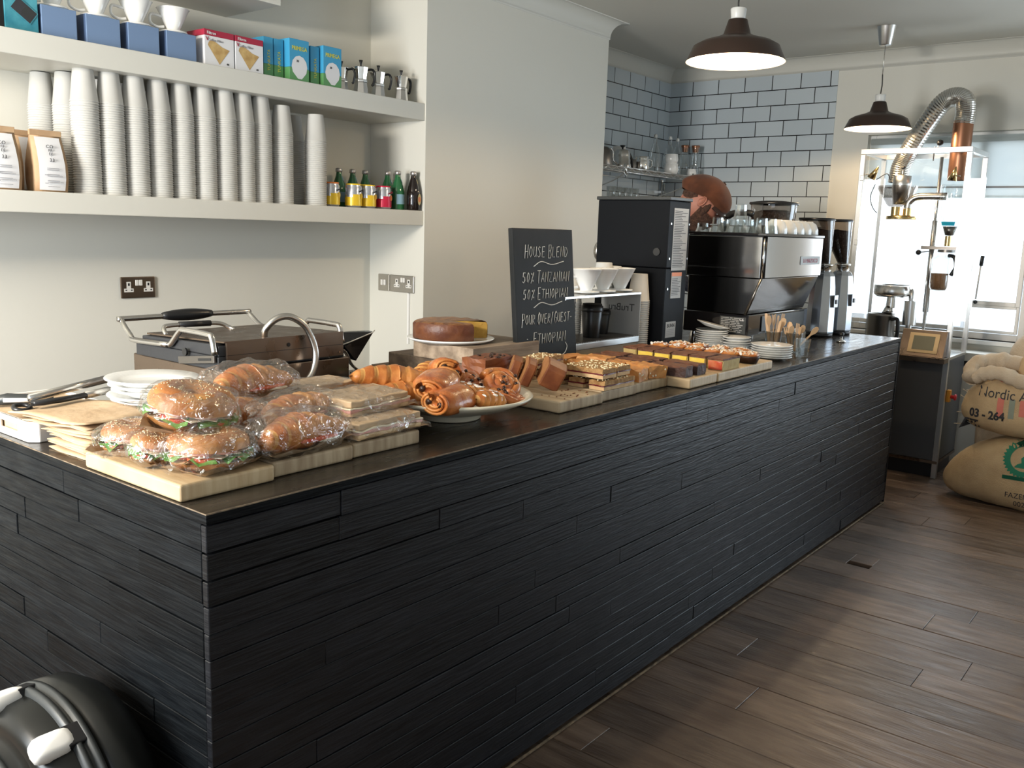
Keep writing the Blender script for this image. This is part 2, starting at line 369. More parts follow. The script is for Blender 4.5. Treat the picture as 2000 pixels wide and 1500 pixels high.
def bez(p, n=12):
    """smooth path through control points (Catmull-Rom)"""
    p = [Vector(q) for q in p]; q = [p[0]*2-p[1]]+p+[p[-1]*2-p[-2]]; out = []
    for i in range(1, len(q)-2):
        for k in range(n):
            t = k/n; a, b_, c, d = q[i-1], q[i], q[i+1], q[i+2]
            out.append(0.5*((2*b_)+(c-a)*t+(2*a-5*b_+4*c-d)*t*t+(3*b_-a-3*c+d)*t**3))
    return out+[p[-1]]
# ------------------------------------------------------------------ room shell
CZ = 2.93; BY = 2.43; FY = 2.0; AX = 2.645; BX = 4.385; TY = 2.53; FX = 6.2
FYS = -3.6; LX = -2.2
b = MB()                                           # floor boards run in Y, laid across the length of the room
x = LX
while x < FX:
    wd = rnd.choice([0.170, 0.175, 0.18, 0.185, 0.195]); y = FYS-rnd.uniform(0, 2)
    while y < TY:
        L = rnd.uniform(0.9, 2.8); g = rnd.choice([0.0015, 0.002, 0.002, 0.004])
        y0, y1 = max(y+0.001, FYS), min(y+L-0.001, TY); dz = rnd.uniform(-0.002, 0)
        if y1 > y0:
            x0, x1 = x+g/2, min(x+wd-g/2, FX)
            if x0 < 3.385 < x1 and y0 < -0.22 < y1:       # the board with the rectangular hole
                b.box(x0, x1, y0, -0.28, -0.02, dz); b.box(x0, x1, -0.17, y1, -0.02, dz); b.box(x0, 3.345, -0.28, -0.17, -0.02, dz); b.box(3.43, max(3.431, x1), -0.28, -0.17, -0.02, dz)
            else: b.box(x0, x1, y0, y1, -0.02, dz)
        y += L
    x += wd
b.box(LX, FX, FYS, TY, -0.06, -0.021, 1)
struct(b.build('floor', ['floor_board', 'sub_floor'], bevel=0.0015, bseg=1))
struct(MB().box(LX, FX+0.2, FYS, TY+0.2, CZ, CZ+0.1).build('ceiling', 'ceiling_paint'))
struct(MB().box(LX, AX, BY, BY+0.2, 0, CZ).build('wall_back', 'wall_paint'))
struct(MB().box(AX, BX, FY, BY+0.2, 0, CZ).build('wall_chimney_breast', 'wall_paint'))
struct(MB().box(BX, FX+0.2, TY, TY+0.15, 0, CZ).build('wall_kitchen_side', 'wall_paint'))
b = MB()                                           # far wall with the window opening
WY0, WY1, WZ0, WZ1 = -0.37, 0.82, 0.875, 2.335
b.box(FX, FX+0.2, WY1, TY, 0, CZ); b.box(FX, FX+0.2, -1.05, WY0, 0, CZ); b.box(FX, FX+0.2, FYS, -3.25, 0, CZ); b.box(FX, FX+0.2, -3.25, -1.05, 2.35, CZ); b.box(FX, FX+0.2, -3.25, -1.05, 0, 0.15); b.box(FX, FX+0.2, WY0, WY1, 0, WZ0); b.box(FX, FX+0.2, WY0, WY1, WZ1, CZ)
struct(b.build('wall_far', 'wall_paint'))
b = MB()                                           # street wall behind and to the right of the camera
b.box(LX-0.2, 6.4, FYS-0.2, FYS, 0, CZ)
struct(b.build('wall_street', 'wall_paint'))
b = MB()                                           # left wall: a large window and a high transom
b.box(LX-0.2, LX, FYS-0.2, TY, 0, 0.6); b.box(LX-0.2, LX, FYS-0.2, TY, 2.6, CZ); b.box(LX-0.2, LX, 1.5, TY, 0.6, 2.6)
b.box(LX-0.2, LX, FYS-0.2, -2.7, 0.6, 2.6); b.box(LX-0.2, LX, -0.5, 1.5, 0.6, 0.9); b.box(LX-0.2, LX, -0.5, 1.5, 2.09, 2.14); b.box(LX-0.2, LX, -0.5, -0.2, 0.9, 2.6)
struct(b.build('wall_left', 'wall_paint'))
struct(MB().box(FX-0.008, FX, 1.085, TY, 0.9, CZ-0.105).build('wall_tiles_far', 'tiles_far'))
struct(MB().box(BX, FX-0.008, TY-0.008, TY, 0.9, CZ-0.105).build('wall_tiles_side', 'tiles_side'))
def cove(name, p0, p1, nx, ny, m0=0, m1=0):
    """quarter-round plaster cove from p0 to p1, (nx,ny) points into the room; m = mitre at either end (+1 shortens at ceiling)"""
    a = 0.085; h = 0.10; prof = [(0, 0)]+[(a*(1-math.cos(t)), h*(1-math.sin(t))) for t in [PI/2*(1-k/7) for k in range(8)]]
    prof = [(0.0, h+0.012), (0.006, h+0.008), (0.006, h)]+[(0.006+(a-0.006)*(1-math.cos(PI/2*k/8)), h*(1-math.sin(PI/2*k/8))) for k in range(9)]+[(a+0.01, 0.006), (a+0.012, 0)]
    d = Vector((p1[0]-p0[0], p1[1]-p0[1])); d.normalize(); V = []; F = []
    for (P, sgn, mm) in ((p0, 1, m0), (p1, -1, m1)):
        for (o, z) in prof: V.append((P[0]+nx*o+d.x*o*mm*sgn, P[1]+ny*o+d.y*o*mm*sgn, CZ-z))
    n = len(prof)
    for i in range(n-1): F.append((i, i+1, n+i+1, n+i))
    return struct(MB().add(V, F, 0, True).build(name, 'shelf_paint'))
cove('trim_1', (LX, FY), (BX, FY), 0, -1, 0, -1)   # along the breast (and the shelf bulkhead above the alcove)
cove('trim_2', (BX, FY), (BX, TY), 1, 0, -1, 1)
cove('trim_3', (BX, TY), (FX, TY), 0, -1, 1, 1)
cove('trim_4', (FX, TY), (FX, FYS), -1, 0, 1, 0)
struct(MB().box(FX-0.02, FX, -1.05, WY0+0.5, 0.0, 0.12).build('baseboard_far', 'trim_paint'))
fr = MB()                                          # glazed shopfront beyond the sacks
for (y0, y1, z0, z1) in ((-3.25, -3.19, 0.15, 2.35), (-1.11, -1.05, 0.15, 2.35), (-2.18, -2.12, 0.15, 2.35), (-3.19, -2.18, 0.15, 0.21), (-2.12, -1.11, 0.15, 0.21), (-3.19, -2.18, 2.29, 2.35), (-2.12, -1.11, 2.29, 2.35)): fr.box(FX+0.05, FX+0.11, y0, y1, z0, z1)
w2 = struct(fr.build('window_2', 'trim_paint')); MB().box(FX+0.078, FX+0.084, -3.19, -1.11, 0.21, 2.29).build('window_pane', 'clear_pane', w2)
# window: frame with glazing bars, roller blind, sill, stay
fr = MB()
def rect(b_, y0, y1, z0, z1, t, x0, x1):
    b_.box(x0, x1, y0, y0+t, z0, z1); b_.box(x0, x1, y1-t, y1, z0, z1); b_.box(x0, x1, y0+t, y1-t, z0, z0+t); b_.box(x0, x1, y0+t, y1-t, z1-t, z1)
rect(fr, WY0, WY1, WZ0, WZ1, 0.045, FX+0.06, FX+0.12)
rect(fr, WY0+0.05, 0.02, WZ0+0.05, 1.12, 0.02, FX+0.05, FX+0.09); rect(fr, WY0+0.05, 0.02, 1.12, WZ1-0.05, 0.03, FX+0.05, FX+0.09)
rect(fr, 0.02, WY1-0.05, WZ0+0.05, WZ1-0.05, 0.03, FX+0.05, FX+0.09)
wi = struct(fr.build('window_1', 'trim_paint', bevel=0.004))
tag(MB().box(FX+0.085, FX+0.092, WY0+0.04, WY1-0.04, WZ0+0.04, WZ1-0.04).build('window_pane', 'clear_pane', wi), None, None)
MB().box(FX-0.05, FX+0.09, WY0-0.04, WY1+0.04, WZ0-0.03, WZ0).build('window_sill', 'trim_paint', wi, bevel=0.006)
st = MB().tube([(FX+0.04, -0.035, 1.16), (FX+0.035, -0.045, 1.42)], 0.006, 8); st.tube([(FX+0.035, -0.045, 1.40), (FX+0.033, -0.05, 1.47)], 0.013, 8, 1)
st.blob((FX+0.04, -0.034, 1.14), (0.014, 0.014, 0.014), mi=1); st.build('window_stay', ['trim_paint', 'black_plastic'], wi)
bl = MB().box(FX+0.02, FX+0.024, WY0+0.03, WY1-0.02, 1.95, WZ1-0.05)
bl.box(FX+0.018, FX+0.026, WY0+0.03, WY1-0.02, 1.945, 1.955, 1); bl.box(FX+0.02, FX+0.024, WY0+0.03, WY1-0.02, 1.885, 1.945); bl.box(FX+0.016, FX+0.03, WY0+0.03, WY1-0.02, 1.875, 1.889)
bl.tube([(FX+0.03, WY0+0.03, WZ1-0.05), (FX+0.03, WY1-0.02, WZ1-0.05)], 0.025, 12)
tag(bl.build('roller_blind', ['blind_cloth', 'grey_ink']), 'pale grey roller blind drawn over the top of the far window', 'blind')
# low bench under the window, dark gap between its two pale panels
lb = MB().box(5.96, 6.18, -1.6, -0.02, 0.74, 0.80); lb.box(6.0, 6.18, -1.6, -0.02, 0.0, 0.70); lb.box(5.99, 6.18, -1.6, -0.02, 0.70, 0.74, 1)
tag(lb.build('low_cabinet', ['shelf_paint', 'black_plastic'], bevel=0.004), 'pale low cabinet with a dark shadow gap under the far window', 'cabinet')

# ------------------------------------------------------------------ shelves in the alcove
def shelf(z0, z1, x0, x1, label):
    return tag(MB().box(x0, x1, FY+0.008, BY, z0, z1).build('wall_shelf', 'shelf_paint', bevel=0.003), label, 'shelf', 'thick floating alcove shelves')
shelf(1.556, 1.635, LX, AX, 'thick cream alcove shelf carrying the paper cup stacks')
shelf(2.107, 2.195, LX, AX, 'thick cream alcove shelf carrying the blue boxes and moka pots')
shelf(2.50, 2.58, LX, 1.72, 'short cream shelf end at the very top of the alcove')
# ------------------------------------------------------------------ sockets
def uk_socket(label, loc, rz, plate, w0=0.165, face=True, wide=0):
    t = thing('wall_socket', label, 'socket', loc, rz)
    MB().box(-w0/2, w0/2, -0.010, 0, -0.048, 0.048).build('face_plate', plate, t, bevel=0.004)
    for s in (-1, 1):
        i_ = MB()
        cx = s*0.047+wide
        i_.box(cx-0.010, cx+0.010, -0.0115, -0.0102, -0.004, 0.026); i_.box(cx-0.022, cx+0.022, -0.0115, -0.0102, -0.020, -0.004)
        i_.box(cx-0.004, cx+0.004, -0.012, -0.0116, 0.008, 0.020, 1)
        for q in (-1, 1): i_.box(cx+q*0.013-0.004, cx+q*0.013+0.004, -0.012, -0.0116, -0.014, -0.009, 1)
        i_.build('pin_insert', ['vac_white', 'black_plastic'], t)
    s_ = MB().box(-0.016+wide, 0.0+wide, -0.014, -0.0102, 0.008, 0.034); s_.box(0.002+wide, 0.018+wide, -0.014, -0.0102, 0.008, 0.034)
    s_.build('rocker_switch', 'vac_white', t, bevel=0.002)
    return t
uk_socket('bronze double socket on the alcove back wall above the sandwich press', (1.225, BY-0.0005, 1.238), 0, 'bronze_steel')
t = uk_socket('brushed steel switched socket on the alcove side wall, cable run below', (AX-0.0005, 2.16, 1.232), PI/2*3, 'steel', 0.19, wide=0.01)
sw = MB().box(-0.19, -0.099, -0.010, 0, -0.048, 0.048); sw.build('switch_plate', 'steel', t, bevel=0.004)
MB().box(-0.165, -0.148, -0.014, -0.0102, -0.014, 0.016).box(-0.142, -0.125, -0.014, -0.0102, -0.014, 0.016).build('toggle', 'vac_white', t)
tag(MB().box(AX-0.012, AX-0.0005, 2.100, 2.112, 0.9, 1.183).build('cable_cover', 'trim_paint'), 'thin white cable cover running down from the side wall socket', 'cable cover')

# ------------------------------------------------------------------ the counter
CL = 4.565; CD = 1.14
ct = thing('counter', 'long black bar counter clad in painted reclaimed boards', 'counter')
MB().box(0.021, CL-0.021, 0.021, CD-0.02, 0.05, 0.976).build('carcass', 'board_gap', ct)
def cladding(name, length, axis, seed, mat):
    r_ = random.Random(seed); b_ = MB(); z = 0.975
    hs = [0.054, 0.058, 0.052, 0.056, 0.057, 0.054]
    while z > 0.03:
        h = r_.choice(hs); z0 = max(z-h, 0.012); x = 0.0 if axis == 0 else 0.022
        x = x-r_.uniform(0, 0.8)
        while x < length:
            L = r_.uniform(0.35, 1.5) if axis else r_.uniform(0.6, 2.2)
            a0 = max(x, 0.022 if axis else 0.0)+0.0006; a1 = min(x+L, length)-0.0006
            if a1-a0 > 0.01:
                d = r_.uniform(0, 0.0035); g = r_.choice([0.0006, 0.001, 0.001, 0.0022])
                if axis == 0: b_.box(a0, a1, d, 0.02, z0+g, z-g)
                else: b_.box(d, 0.02, a0, a1, z0+g, z-g)
            x += L
        z = z0
    return b_.build(name, [mat, 'board_gap'], ct, bevel=0.0014, bseg=1)
cladding('front_cladding', CL, 0, 3, 'black_board')
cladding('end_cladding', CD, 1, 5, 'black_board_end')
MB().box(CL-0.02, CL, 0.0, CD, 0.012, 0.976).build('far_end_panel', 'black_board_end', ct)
MB().box(0.0, CL, 0.0, CD, 0.9765, 0.9960).build('edge_lipping', 'black_board_end', ct, bevel=0.001)
MB().box(0.0012, CL-0.001, 0.0012, CD, 0.9962, 0.9988).build('worktop', 'worktop', ct)
MB().box(0.0, CL, 0.0, 0.0016, 0.9962, 0.9990).box(0.0, 0.0011, 0.0018, CD, 0.9962, 0.9985).build('worn_edge', 'edge_wear', ct)
MB().box(0.0, CL, -0.004, 0.0, 0.004, 0.011).build('kick_line', 'edge_wear', ct)
# back counter along the wall behind
bc = thing('back_counter', 'low dark back counter against the alcove wall behind the bar', 'counter')
MB().box(0.95, AX-0.01, 1.92, 2.42, 0.0, 0.66).build('base', 'machine_black', bc)
MB().box(0.93, AX-0.01, 1.90, 2.425, 0.661, 0.695).build('worktop', 'worktop', bc, bevel=0.003)
# ------------------------------------------------------------------ upper shelf
SZ = 2.196
ORD = ['first', 'second', 'third', 'fourth', 'fifth', 'sixth', 'seventh', 'eighth', 'ninth', 'tenth', 'eleventh', 'twelfth', 'thirteenth']
t = thing('phone_box', 'teal box with a dark handset picture at the left end of the upper shelf', 'box', (0.612, 2.04, SZ))
MB().box(-0.058, 0.058, 0, 0.09, 0, 0.165).build('carton', 'teal_card', t, bevel=0.002)
MB().box(-0.075, -0.0585, 0.004, 0.09, 0, 0.165).build('carton_side', 'black_plastic', t)
q = MB(); M = Matrix.Translation((0.008, -0.002, 0.072)) @ Matrix.Rotation(0.62, 4, 'Y')
q.box(-0.042, 0.042, -0.0008, 0, -0.026, 0.026, 0, M); q.box(-0.039, 0.039, -0.0014, -0.0008, -0.023, 0.023, 1, M); q.box(-0.004, 0.034, -0.0018, -0.0014, -0.018, 0.018, 2, M)
q.build('printed_handset', ['teal_card', 'ink', 'vac_grey'], t)
def dripper(name, label, loc, rz, group, s=1.0, mat='porcelain'):
    t = thing(name, label, 'coffee dripper', loc, rz, group)
    b_ = MB(); b_.lathe([(0.022*s, 0.004), (0.052*s, 0.004), (0.054*s, 0.008), (0.052*s, 0.012), (0.026*s, 0.013), (0.024*s, 0.018), (0.060*s, 0.094*s), (0.063*s, 0.096*s), (0.060*s, 0.098*s), (0.056*s, 0.094*s), (0.020*s, 0.016), (0.020*s, 0.006)], 32)
    b_.build('cone', mat, t)
    MB().tube(bez([(0.040*s, 0, 0.062*s), (0.085*s, 0, 0.066*s), (0.088*s, 0, 0.035*s), (0.062*s, 0, 0.022*s), (0.036*s, 0, 0.026*s)], 6), 0.0055*s, 8).build('handle', mat, t)
    return t
xs = [(0.746, 0.13), (0.913, 0.135), (1.078, 0.132), (1.243, 0.135)]
wh = ['beside the teal handset box', 'second from the teal handset box', 'third from the teal handset box', 'beside the red and white filter boxes']
for i, (cx, wd) in enumerate(xs):
    bt = thing('blue_box', 'plain blue-grey cardboard box under a white dripper, '+wh[i], 'box', (cx, 2.04, SZ), 0, 'blue boxes on the upper shelf')
    bb = MB().box(-wd/2, wd/2, 0, 0.14, 0, 0.108); bb.build('carton', 'blue_card', bt, bevel=0.0025)
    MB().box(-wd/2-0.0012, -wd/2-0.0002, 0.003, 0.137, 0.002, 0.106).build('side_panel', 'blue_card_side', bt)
    dripper('coffee_dripper', 'white ceramic dripper standing on the blue box '+wh[i], (cx+0.01, 2.04+0.075, SZ+0.109), PI*0.93, 'white drippers on the blue boxes', 1.05)
for i, cx in enumerate((1.415, 1.566)):
    t = thing('filter_box', 'white box with red lid band and brown paper filter picture, '+('beside the blue boxes' if i == 0 else 'beside the turquoise cartons'), 'box', (cx, 2.04, SZ), 0, 'coffee filter boxes')
    MB().box(-0.066, 0.078, 0, 0.13, 0, 0.121).build('carton', 'label_white', t, bevel=0.0015)
    MB().box(-0.0665, 0.0785, -0.0005, 0.1305, 0.121, 0.146).build('red_lid', 'red_card', t, bevel=0.0015)
    fm = MB(); V = [(0.005, -0.0009, 0.010)]+[(-0.048+0.022*math.cos(a)+0.02, -0.0009, 0.082+0.022*math.sin(a)) for a in (PI, 2.5, 2.0, 1.5, 1.0)]+[(0.02, -0.0009, 0.082), (0.055, -0.0009, 0.074)]
    fm.add(V, [list(range(len(V)))], 0).build('filter_picture', 'filter_brown', t)
    text('Coffee Filter', 0.015, 'grey_ink', t, (-0.05, -0.001, 0.100), FRONT, align='LEFT'); text('V', 0.024, 'red_card', t, (-0.060, -0.001, 0.100), FRONT, name='letter', align='LEFT')
    text('Filtros', 0.017, 'label_white', t, (-0.054, -0.002, 0.127), FRONT, align='LEFT'); text('40', 0.012, 'ink', t, (0.045, -0.001, 0.012), FRONT, name='count')
def tisane(x, label, front):
    t = thing('turquoise_carton', label, 'box', (x, 2.04+(0 if front else 0.012), SZ), 0, 'turquoise and green cartons')
    dep = 0.075 if front else 0.075; wd = 0.112 if front else 0.10
    MB().box(0, wd, 0, 0.19, 0.06, 0.186).build('carton', 'sky_card', t, bevel=0.0015)
    MB().box(0, wd, 0, 0.19, 0, 0.06).build('green_base', 'green_card', t, bevel=0.0015)
    if front:
        V = [(wd*0.5+0.045*math.sin(a), -0.0008, 0.065+0.05*math.cos(a)) for a in [k*PI/6 for k in range(-4, 5)]]+[(wd*0.62, -0.0008, 0.012), (wd*0.42, -0.0008, 0.012)]
        MB().add(V, [list(range(len(V)))[::-1]]).build('white_leaf_print', 'label_white', t)
        text('PRIMEGA', 0.026, 'yellow_print', t, (wd/2, -0.0012, 0.137), FRONT, sx=0.82, name='brand_lettering'); text('20', 0.014, 'ink', t, (wd*0.4, -0.0014, 0.085), FRONT, name='count')
    text('TUNKATA', 0.030, 'yellow_print', t, (-0.0008, 0.175, 0.03), (PI/2, -PI/2, -PI/2), sx=0.9, align='LEFT', name='spine_lettering')
    return t
tisane(1.788, 'turquoise and green carton, front showing, nearer the filter boxes', True)
tisane(1.985, 'turquoise and green carton beside the moka pots', True)
for i, (x, l) in enumerate(((1.672, 'turquoise carton in shade right beside the filter boxes, only its spine and edge showing'), (1.729, 'turquoise carton in shade squeezed behind the front-facing one'), (1.925, 'turquoise carton spine between the two front-facing cartons'))):
    t = thing('turquoise_carton', l, 'box', (x, 2.075 if i < 2 else 2.06, SZ), 0, 'turquoise and green cartons')
    MB().box(0, 0.052, 0, 0.15, 0.06, 0.176).build('carton', 'sky_card', t, bevel=0.0015); MB().box(0, 0.052, 0, 0.15, 0, 0.06).build('green_base', 'green_card', t, bevel=0.0015)
    text('TUNKATA', 0.022, 'yellow_print', t, (0.035, -0.0006, 0.03), (PI/2, -PI/2, 0), sx=0.9, align='LEFT', name='spine_lettering')
def moka(label, loc, rz, s):
    t = thing('moka_pot', label, 'moka pot', loc, rz, 'moka pots on the upper shelf')
    MB().lathe([(0, 0), (0.040*s, 0), (0.042*s, 0.004), (0.034*s, 0.058*s), (0.036*s, 0.062*s), (0.036*s, 0.072*s), (0.030*s, 0.076*s)], 8, smooth=False).build('boiler', 'aluminium', t, bevel=0.001)
    u = MB().lathe([(0.030*s, 0.076*s), (0.040*s, 0.135*s), (0.041*s, 0.137*s), (0, 0.148*s)], 8, smooth=False)
    u.add([(-0.036*s, -0.010*s, 0.125*s), (-0.036*s, 0.010*s, 0.125*s), (-0.056*s, 0, 0.137*s), (-0.034*s, 0, 0.098*s)], [(0, 1, 2), (0, 2, 3), (1, 3, 2)])
    u.build('jug', 'chrome', t, bevel=0.001)
    MB().lathe([(0.004, 0.146*s), (0.006, 0.158*s), (0.011*s, 0.172*s), (0, 0.174*s)], 10).build('lid_knob', 'black_plastic', t)
    MB().tube(bez([(0.036*s, 0, 0.128*s), (0.066*s, 0, 0.131*s), (0.078*s, 0, 0.105*s), (0.070*s, 0, 0.060*s), (0.062*s, 0, 0.052*s)], 6), [0.009*s]*25, 8, ell=0.7).build('handle', 'black_plastic', t)
    return t
moka('small aluminium moka pot in shade beside the turquoise carton, black handle towards us', (2.165, 2.12, SZ), -0.9, 0.86)
moka('tallest aluminium moka pot, second from the turquoise carton', (2.262, 2.085, SZ), -0.35, 0.96)
moka('aluminium moka pot between two others, third from the turquoise carton', (2.385, 2.09, SZ), -0.35, 0.92)
moka('aluminium moka pot at the right end of the upper shelf, handle to the side wall', (2.528, 2.07, SZ), 0.0, 0.90)
# a box end on the top shelf
tag(MB().box(1.60, 1.70, 2.06, 2.3, 2.581, 2.66).build('storage_box', 'shelf_paint', bevel=0.003), 'pale box end on the short top shelf', 'box')
# ------------------------------------------------------------------ lower shelf
LZ = 1.6355
def coffee_bag(x, y, label, front=True, rz=0):
    t = thing('coffee_bag', label, 'coffee bag', (x, y, LZ), rz, 'coffee bags on the lower shelf')
    w_ = 0.059; V = []; F = []; prof = [(0, 0.034, 1.0), (0.05, 0.042, 1.03), (0.10, 0.040, 1.02), (0.15, 0.026, 0.99), (0.19, 0.010, 0.97), (0.205, 0.0035, 0.97), (0.222, 0.003, 0.97)]
    for (z, d, k) in prof:
        for (u, v) in ((-1, -1), (-0.3, -1.12), (0.3, -1.12), (1, -1), (0.93, 0), (1, 1), (0, 1.1), (-1, 1), (-0.93, 0)): V.append((u*w_*k, v*d+0.034, z))
    n = 9
    for j in range(len(prof)-1):
        for i in range(n): F.append((j*n+i, j*n+(i+1) % n, (j+1)*n+(i+1) % n, (j+1)*n+i))
    F.append(list(range(n))[::-1]); F.append([(len(prof)-1)*n+i for i in range(n)])
    MB().add(V, F, 0, True).build('pouch', 'kraft', t)
    MB().box(-w_, w_, 0.028, 0.040, 0.205, 0.226).build('folded_top', 'kraft', t, bevel=0.002)
    if front:
        V = []; F = []
        for j, (z, d, k) in enumerate([(0.006, 0.0345, 1), (0.05, 0.0425, 1.03), (0.10, 0.0405, 1.02), (0.15, 0.0268, 0.99), (0.19, 0.0112, 0.97), (0.200, 0.008, 0.97)]):
            for i, (u, v) in enumerate(((-0.80, -1.08), (-0.3, -1.16), (0.3, -1.16), (0.80, -1.08))): V.append((u*w_*k, v*d+0.034-0.0025, z))
            if j:
                for i in range(3): F.append(((j-1)*4+i, (j-1)*4+i+1, j*4+i+1, j*4+i))
        lb = MB().add(V, F, 0, True).build('paper_label', 'label_white', t)
        for k, (s_, z, sz) in enumerate((('CO', 0.160, 0.017), ('FF', 0.147, 0.014), ('EE', 0.134, 0.014), ('-', 0.126, 0.012), ('33', 0.110, 0.018))):
            yy = {0: 0.034-0.030, 1: 0.034-0.034, 2: 0.034-0.039, 3: 0.034-0.042, 4: 0.034-0.046}[k]
            text(s_, sz, 'ink', lb, (0.0, yy-0.0035, z), FRONT, space=1.1)
        lm_ = MB()
        for z in (0.085, 0.079, 0.062, 0.056, 0.040, 0.034, 0.018): lm_.box(-0.022, 0.022, -0.0205, -0.0195, z, z+0.0018)
        for (x_, z) in ((-0.032, 0.06), (0.022, 0.056), (0.024, 0.034), (-0.032, 0.03)): lm_.box(x_, x_+0.012, -0.0208, -0.0198, z, z+0.002)
        lm_.build('small_print', 'grey_ink', lb)
    return t
coffee_bag(0.688, 2.045, 'kraft coffee bag with white label standing nearest the cup stacks')
coffee_bag(0.520, 2.045, 'kraft coffee bag with white label at the left edge of the picture')
coffee_bag(0.672, 2.135, 'kraft coffee bag hidden behind the labelled one nearest the cups', True)
coffee_bag(0.655, 2.225, 'kraft coffee bag third back behind the one nearest the cups', True)
coffee_bag(0.508, 2.135, 'kraft coffee bag behind the one at the left edge', True)
# paper cups, rims down, nested in tall stacks
def cup_bm(full, h=0.128, r0=0.0525, r1=0.036):
    pit = 0.009; k = (r0-r1)/h; b_ = MB()
    if full:
        b_.lathe([(r0-0.002, 0.0), (r0, 0.0008), (r0+0.0012, 0.0025), (r0, 0.0044), (r0-0.0015, 0.0052), (r1+0.001, h-0.002), (r1, h), (r1-0.002, h), (r1-0.003, h-0.006), (0, h-0.006)], 26)
    else:
        b_.lathe([(r0-0.004, 0.0003), (r0-0.002, 0.0), (r0, 0.0008), (r0+0.0012, 0.0025), (r0, 0.0044), (r0-0.0015, 0.0052), (r0-0.0015-k*0.022, 0.0045+0.022), (r0-0.004-k*0.022, 0.0045+0.022)], 26)
    return b_
rim0 = cup_bm(False).build('paper_cup', 'paper_cup'); top0 = cup_bm(True).build('paper_cup', 'paper_cup')
used = [False, False]; n_ind = 0; rest = []
front_x = [0.857, 0.957, 1.060, 1.165, 1.273, 1.377, 1.478, 1.574, 1.672, 1.792]
stacks = [(x, 2.105+0.004*math.sin(i*5), 39 if i < 9 else 36, ORD[i]+' tall front stack from the coffee bags') for i, x in enumerate(front_x)]
stacks.append((1.985, 2.10, 34, 'lone front stack beside the drink cans'))
back = [(0.850, 2.235, 38, 'back row stack with print on its top cup'), (0.800, 2.335, 38, 'leftmost stack at the very back by the wall'),
        (0.985, 2.24, 37, 'back stack behind the gap after the first front stack'), (1.745, 2.225, 37, 'back stack peeping out behind the ninth front stack'), (1.962, 2.24, 34, 'back stack behind the lone one by the cans'), (1.42, 2.23, 37, 'back stack behind the middle of the front row'), (1.10, 2.24, 37, 'back stack behind the third front stack')]
top_cups = []
for si, (x, y, n, lab) in enumerate(stacks+back):
    for k in range(n):
        full = k == n-1; src = top0 if full else rim0
        ind = full or (si < 7) or (si in (11,) and k > n-14)
        if not full and not ind: rest.append((x, y, LZ+k*0.0092)); continue
        i_ = 0 if not full else 1
        o = src if not used[i_] else src.copy()
        if used[i_]: COL.objects.link(o)
        used[i_] = True; o.location = (x+rnd.uniform(-0.0006, 0.0006), y, LZ+k*0.0092)
        tag(o, ('topmost cup of the ' if full else 'white paper cup in the ')+lab, 'paper cup', 'topmost cups of the stacks' if full else 'cups nested in the '+lab)
        if full: top_cups.append(o)
rb = MB(); proto = cup_bm(False)
for p in rest:
    rb.add([(a+p[0], c+p[1], d+p[2]) for a, c, d in proto.v], proto.f, 0, True)
tag(rb.build('paper_cups', 'paper_cup'), 'white paper cups nested in the remaining stacks of the alcove shelf', 'paper cups', None, 'stuff')
pc = top_cups[11]
for i_, (s_, z) in enumerate((('33', 0.108), ('x', 0.096), ('E', 0.084), ('F', 0.072), ('O', 0.060))):
    text(s_, 0.014, 'grey_ink', pc, (0.012, -0.0437-0.0008*i_*1.6, z), (PI/2+0.12, 0, 0.25), name='cup_print')
# cans and bottles
def can(x, y, label, col, band):
    t = thing('drink_can', label, 'drink can', (x, y, LZ), 0, 'drink cans on the lower shelf'); r = 0.043
    MB().lathe([(0, 0.003), (r-0.008, 0), (r-0.002, 0.008), (r, 0.014), (r, 0.102), (r-0.006, 0.113), (r-0.005, 0.116)], 28).build('body', 'can_silver', t)
    MB().lathe([(r-0.005, 0.113), (r-0.004, 0.119), (r-0.006, 0.120), (r-0.009, 0.115), (0, 0.115)], 28).build('lid', band, t)
    lw = MB().lathe([(r+0.0006, 0.010), (r+0.0006, 0.052)], 28); lw.lathe([(r+0.0009, 0.052), (r+0.0009, 0.066)], 14, 0, a0=-PI*0.75, a1=-PI*0.2)
    lw.build('lower_band', col, t)
    fr_ = MB(); M = Matrix.Rotation(-1.15, 4, 'Z') @ Matrix.Translation((r+0.001, 0, 0.058)) @ Matrix.Rotation(PI/2, 4, 'Y')
    fr_.disc(0.015, 0, 18, 0, M=M); fr_.build('fruit_picture', 'orange_print' if col == 'can_red' else 'can_yellow', t)
    text('Limonata' if col != 'can_red' else 'Aranciata', 0.016, 'ink' if col != 'can_red' else 'red_card', t, (0.012, -r-0.0003, 0.080), (PI/2, -0.25, 0.25), name='can_lettering', sx=0.7)
    return t
can(2.098, 2.12, 'yellow and silver drink can nearest the paper cups', 'can_yellow', 'orange_print')
can(2.160, 2.20, 'yellow and silver drink can set back behind the first two', 'can_yellow', 'orange_print')
can(2.232, 2.105, 'yellow and silver drink can third along from the cups', 'can_yellow', 'can_yellow')
can(2.330, 2.105, 'yellow and silver drink can beside the red one', 'can_yellow', 'can_yellow')
can(2.440, 2.105, 'red and silver drink can beside the green bottle', 'can_red', 'can_red')
can(2.400, 2.20, 'second red drink can half hidden behind the front red one', 'can_red', 'can_red')
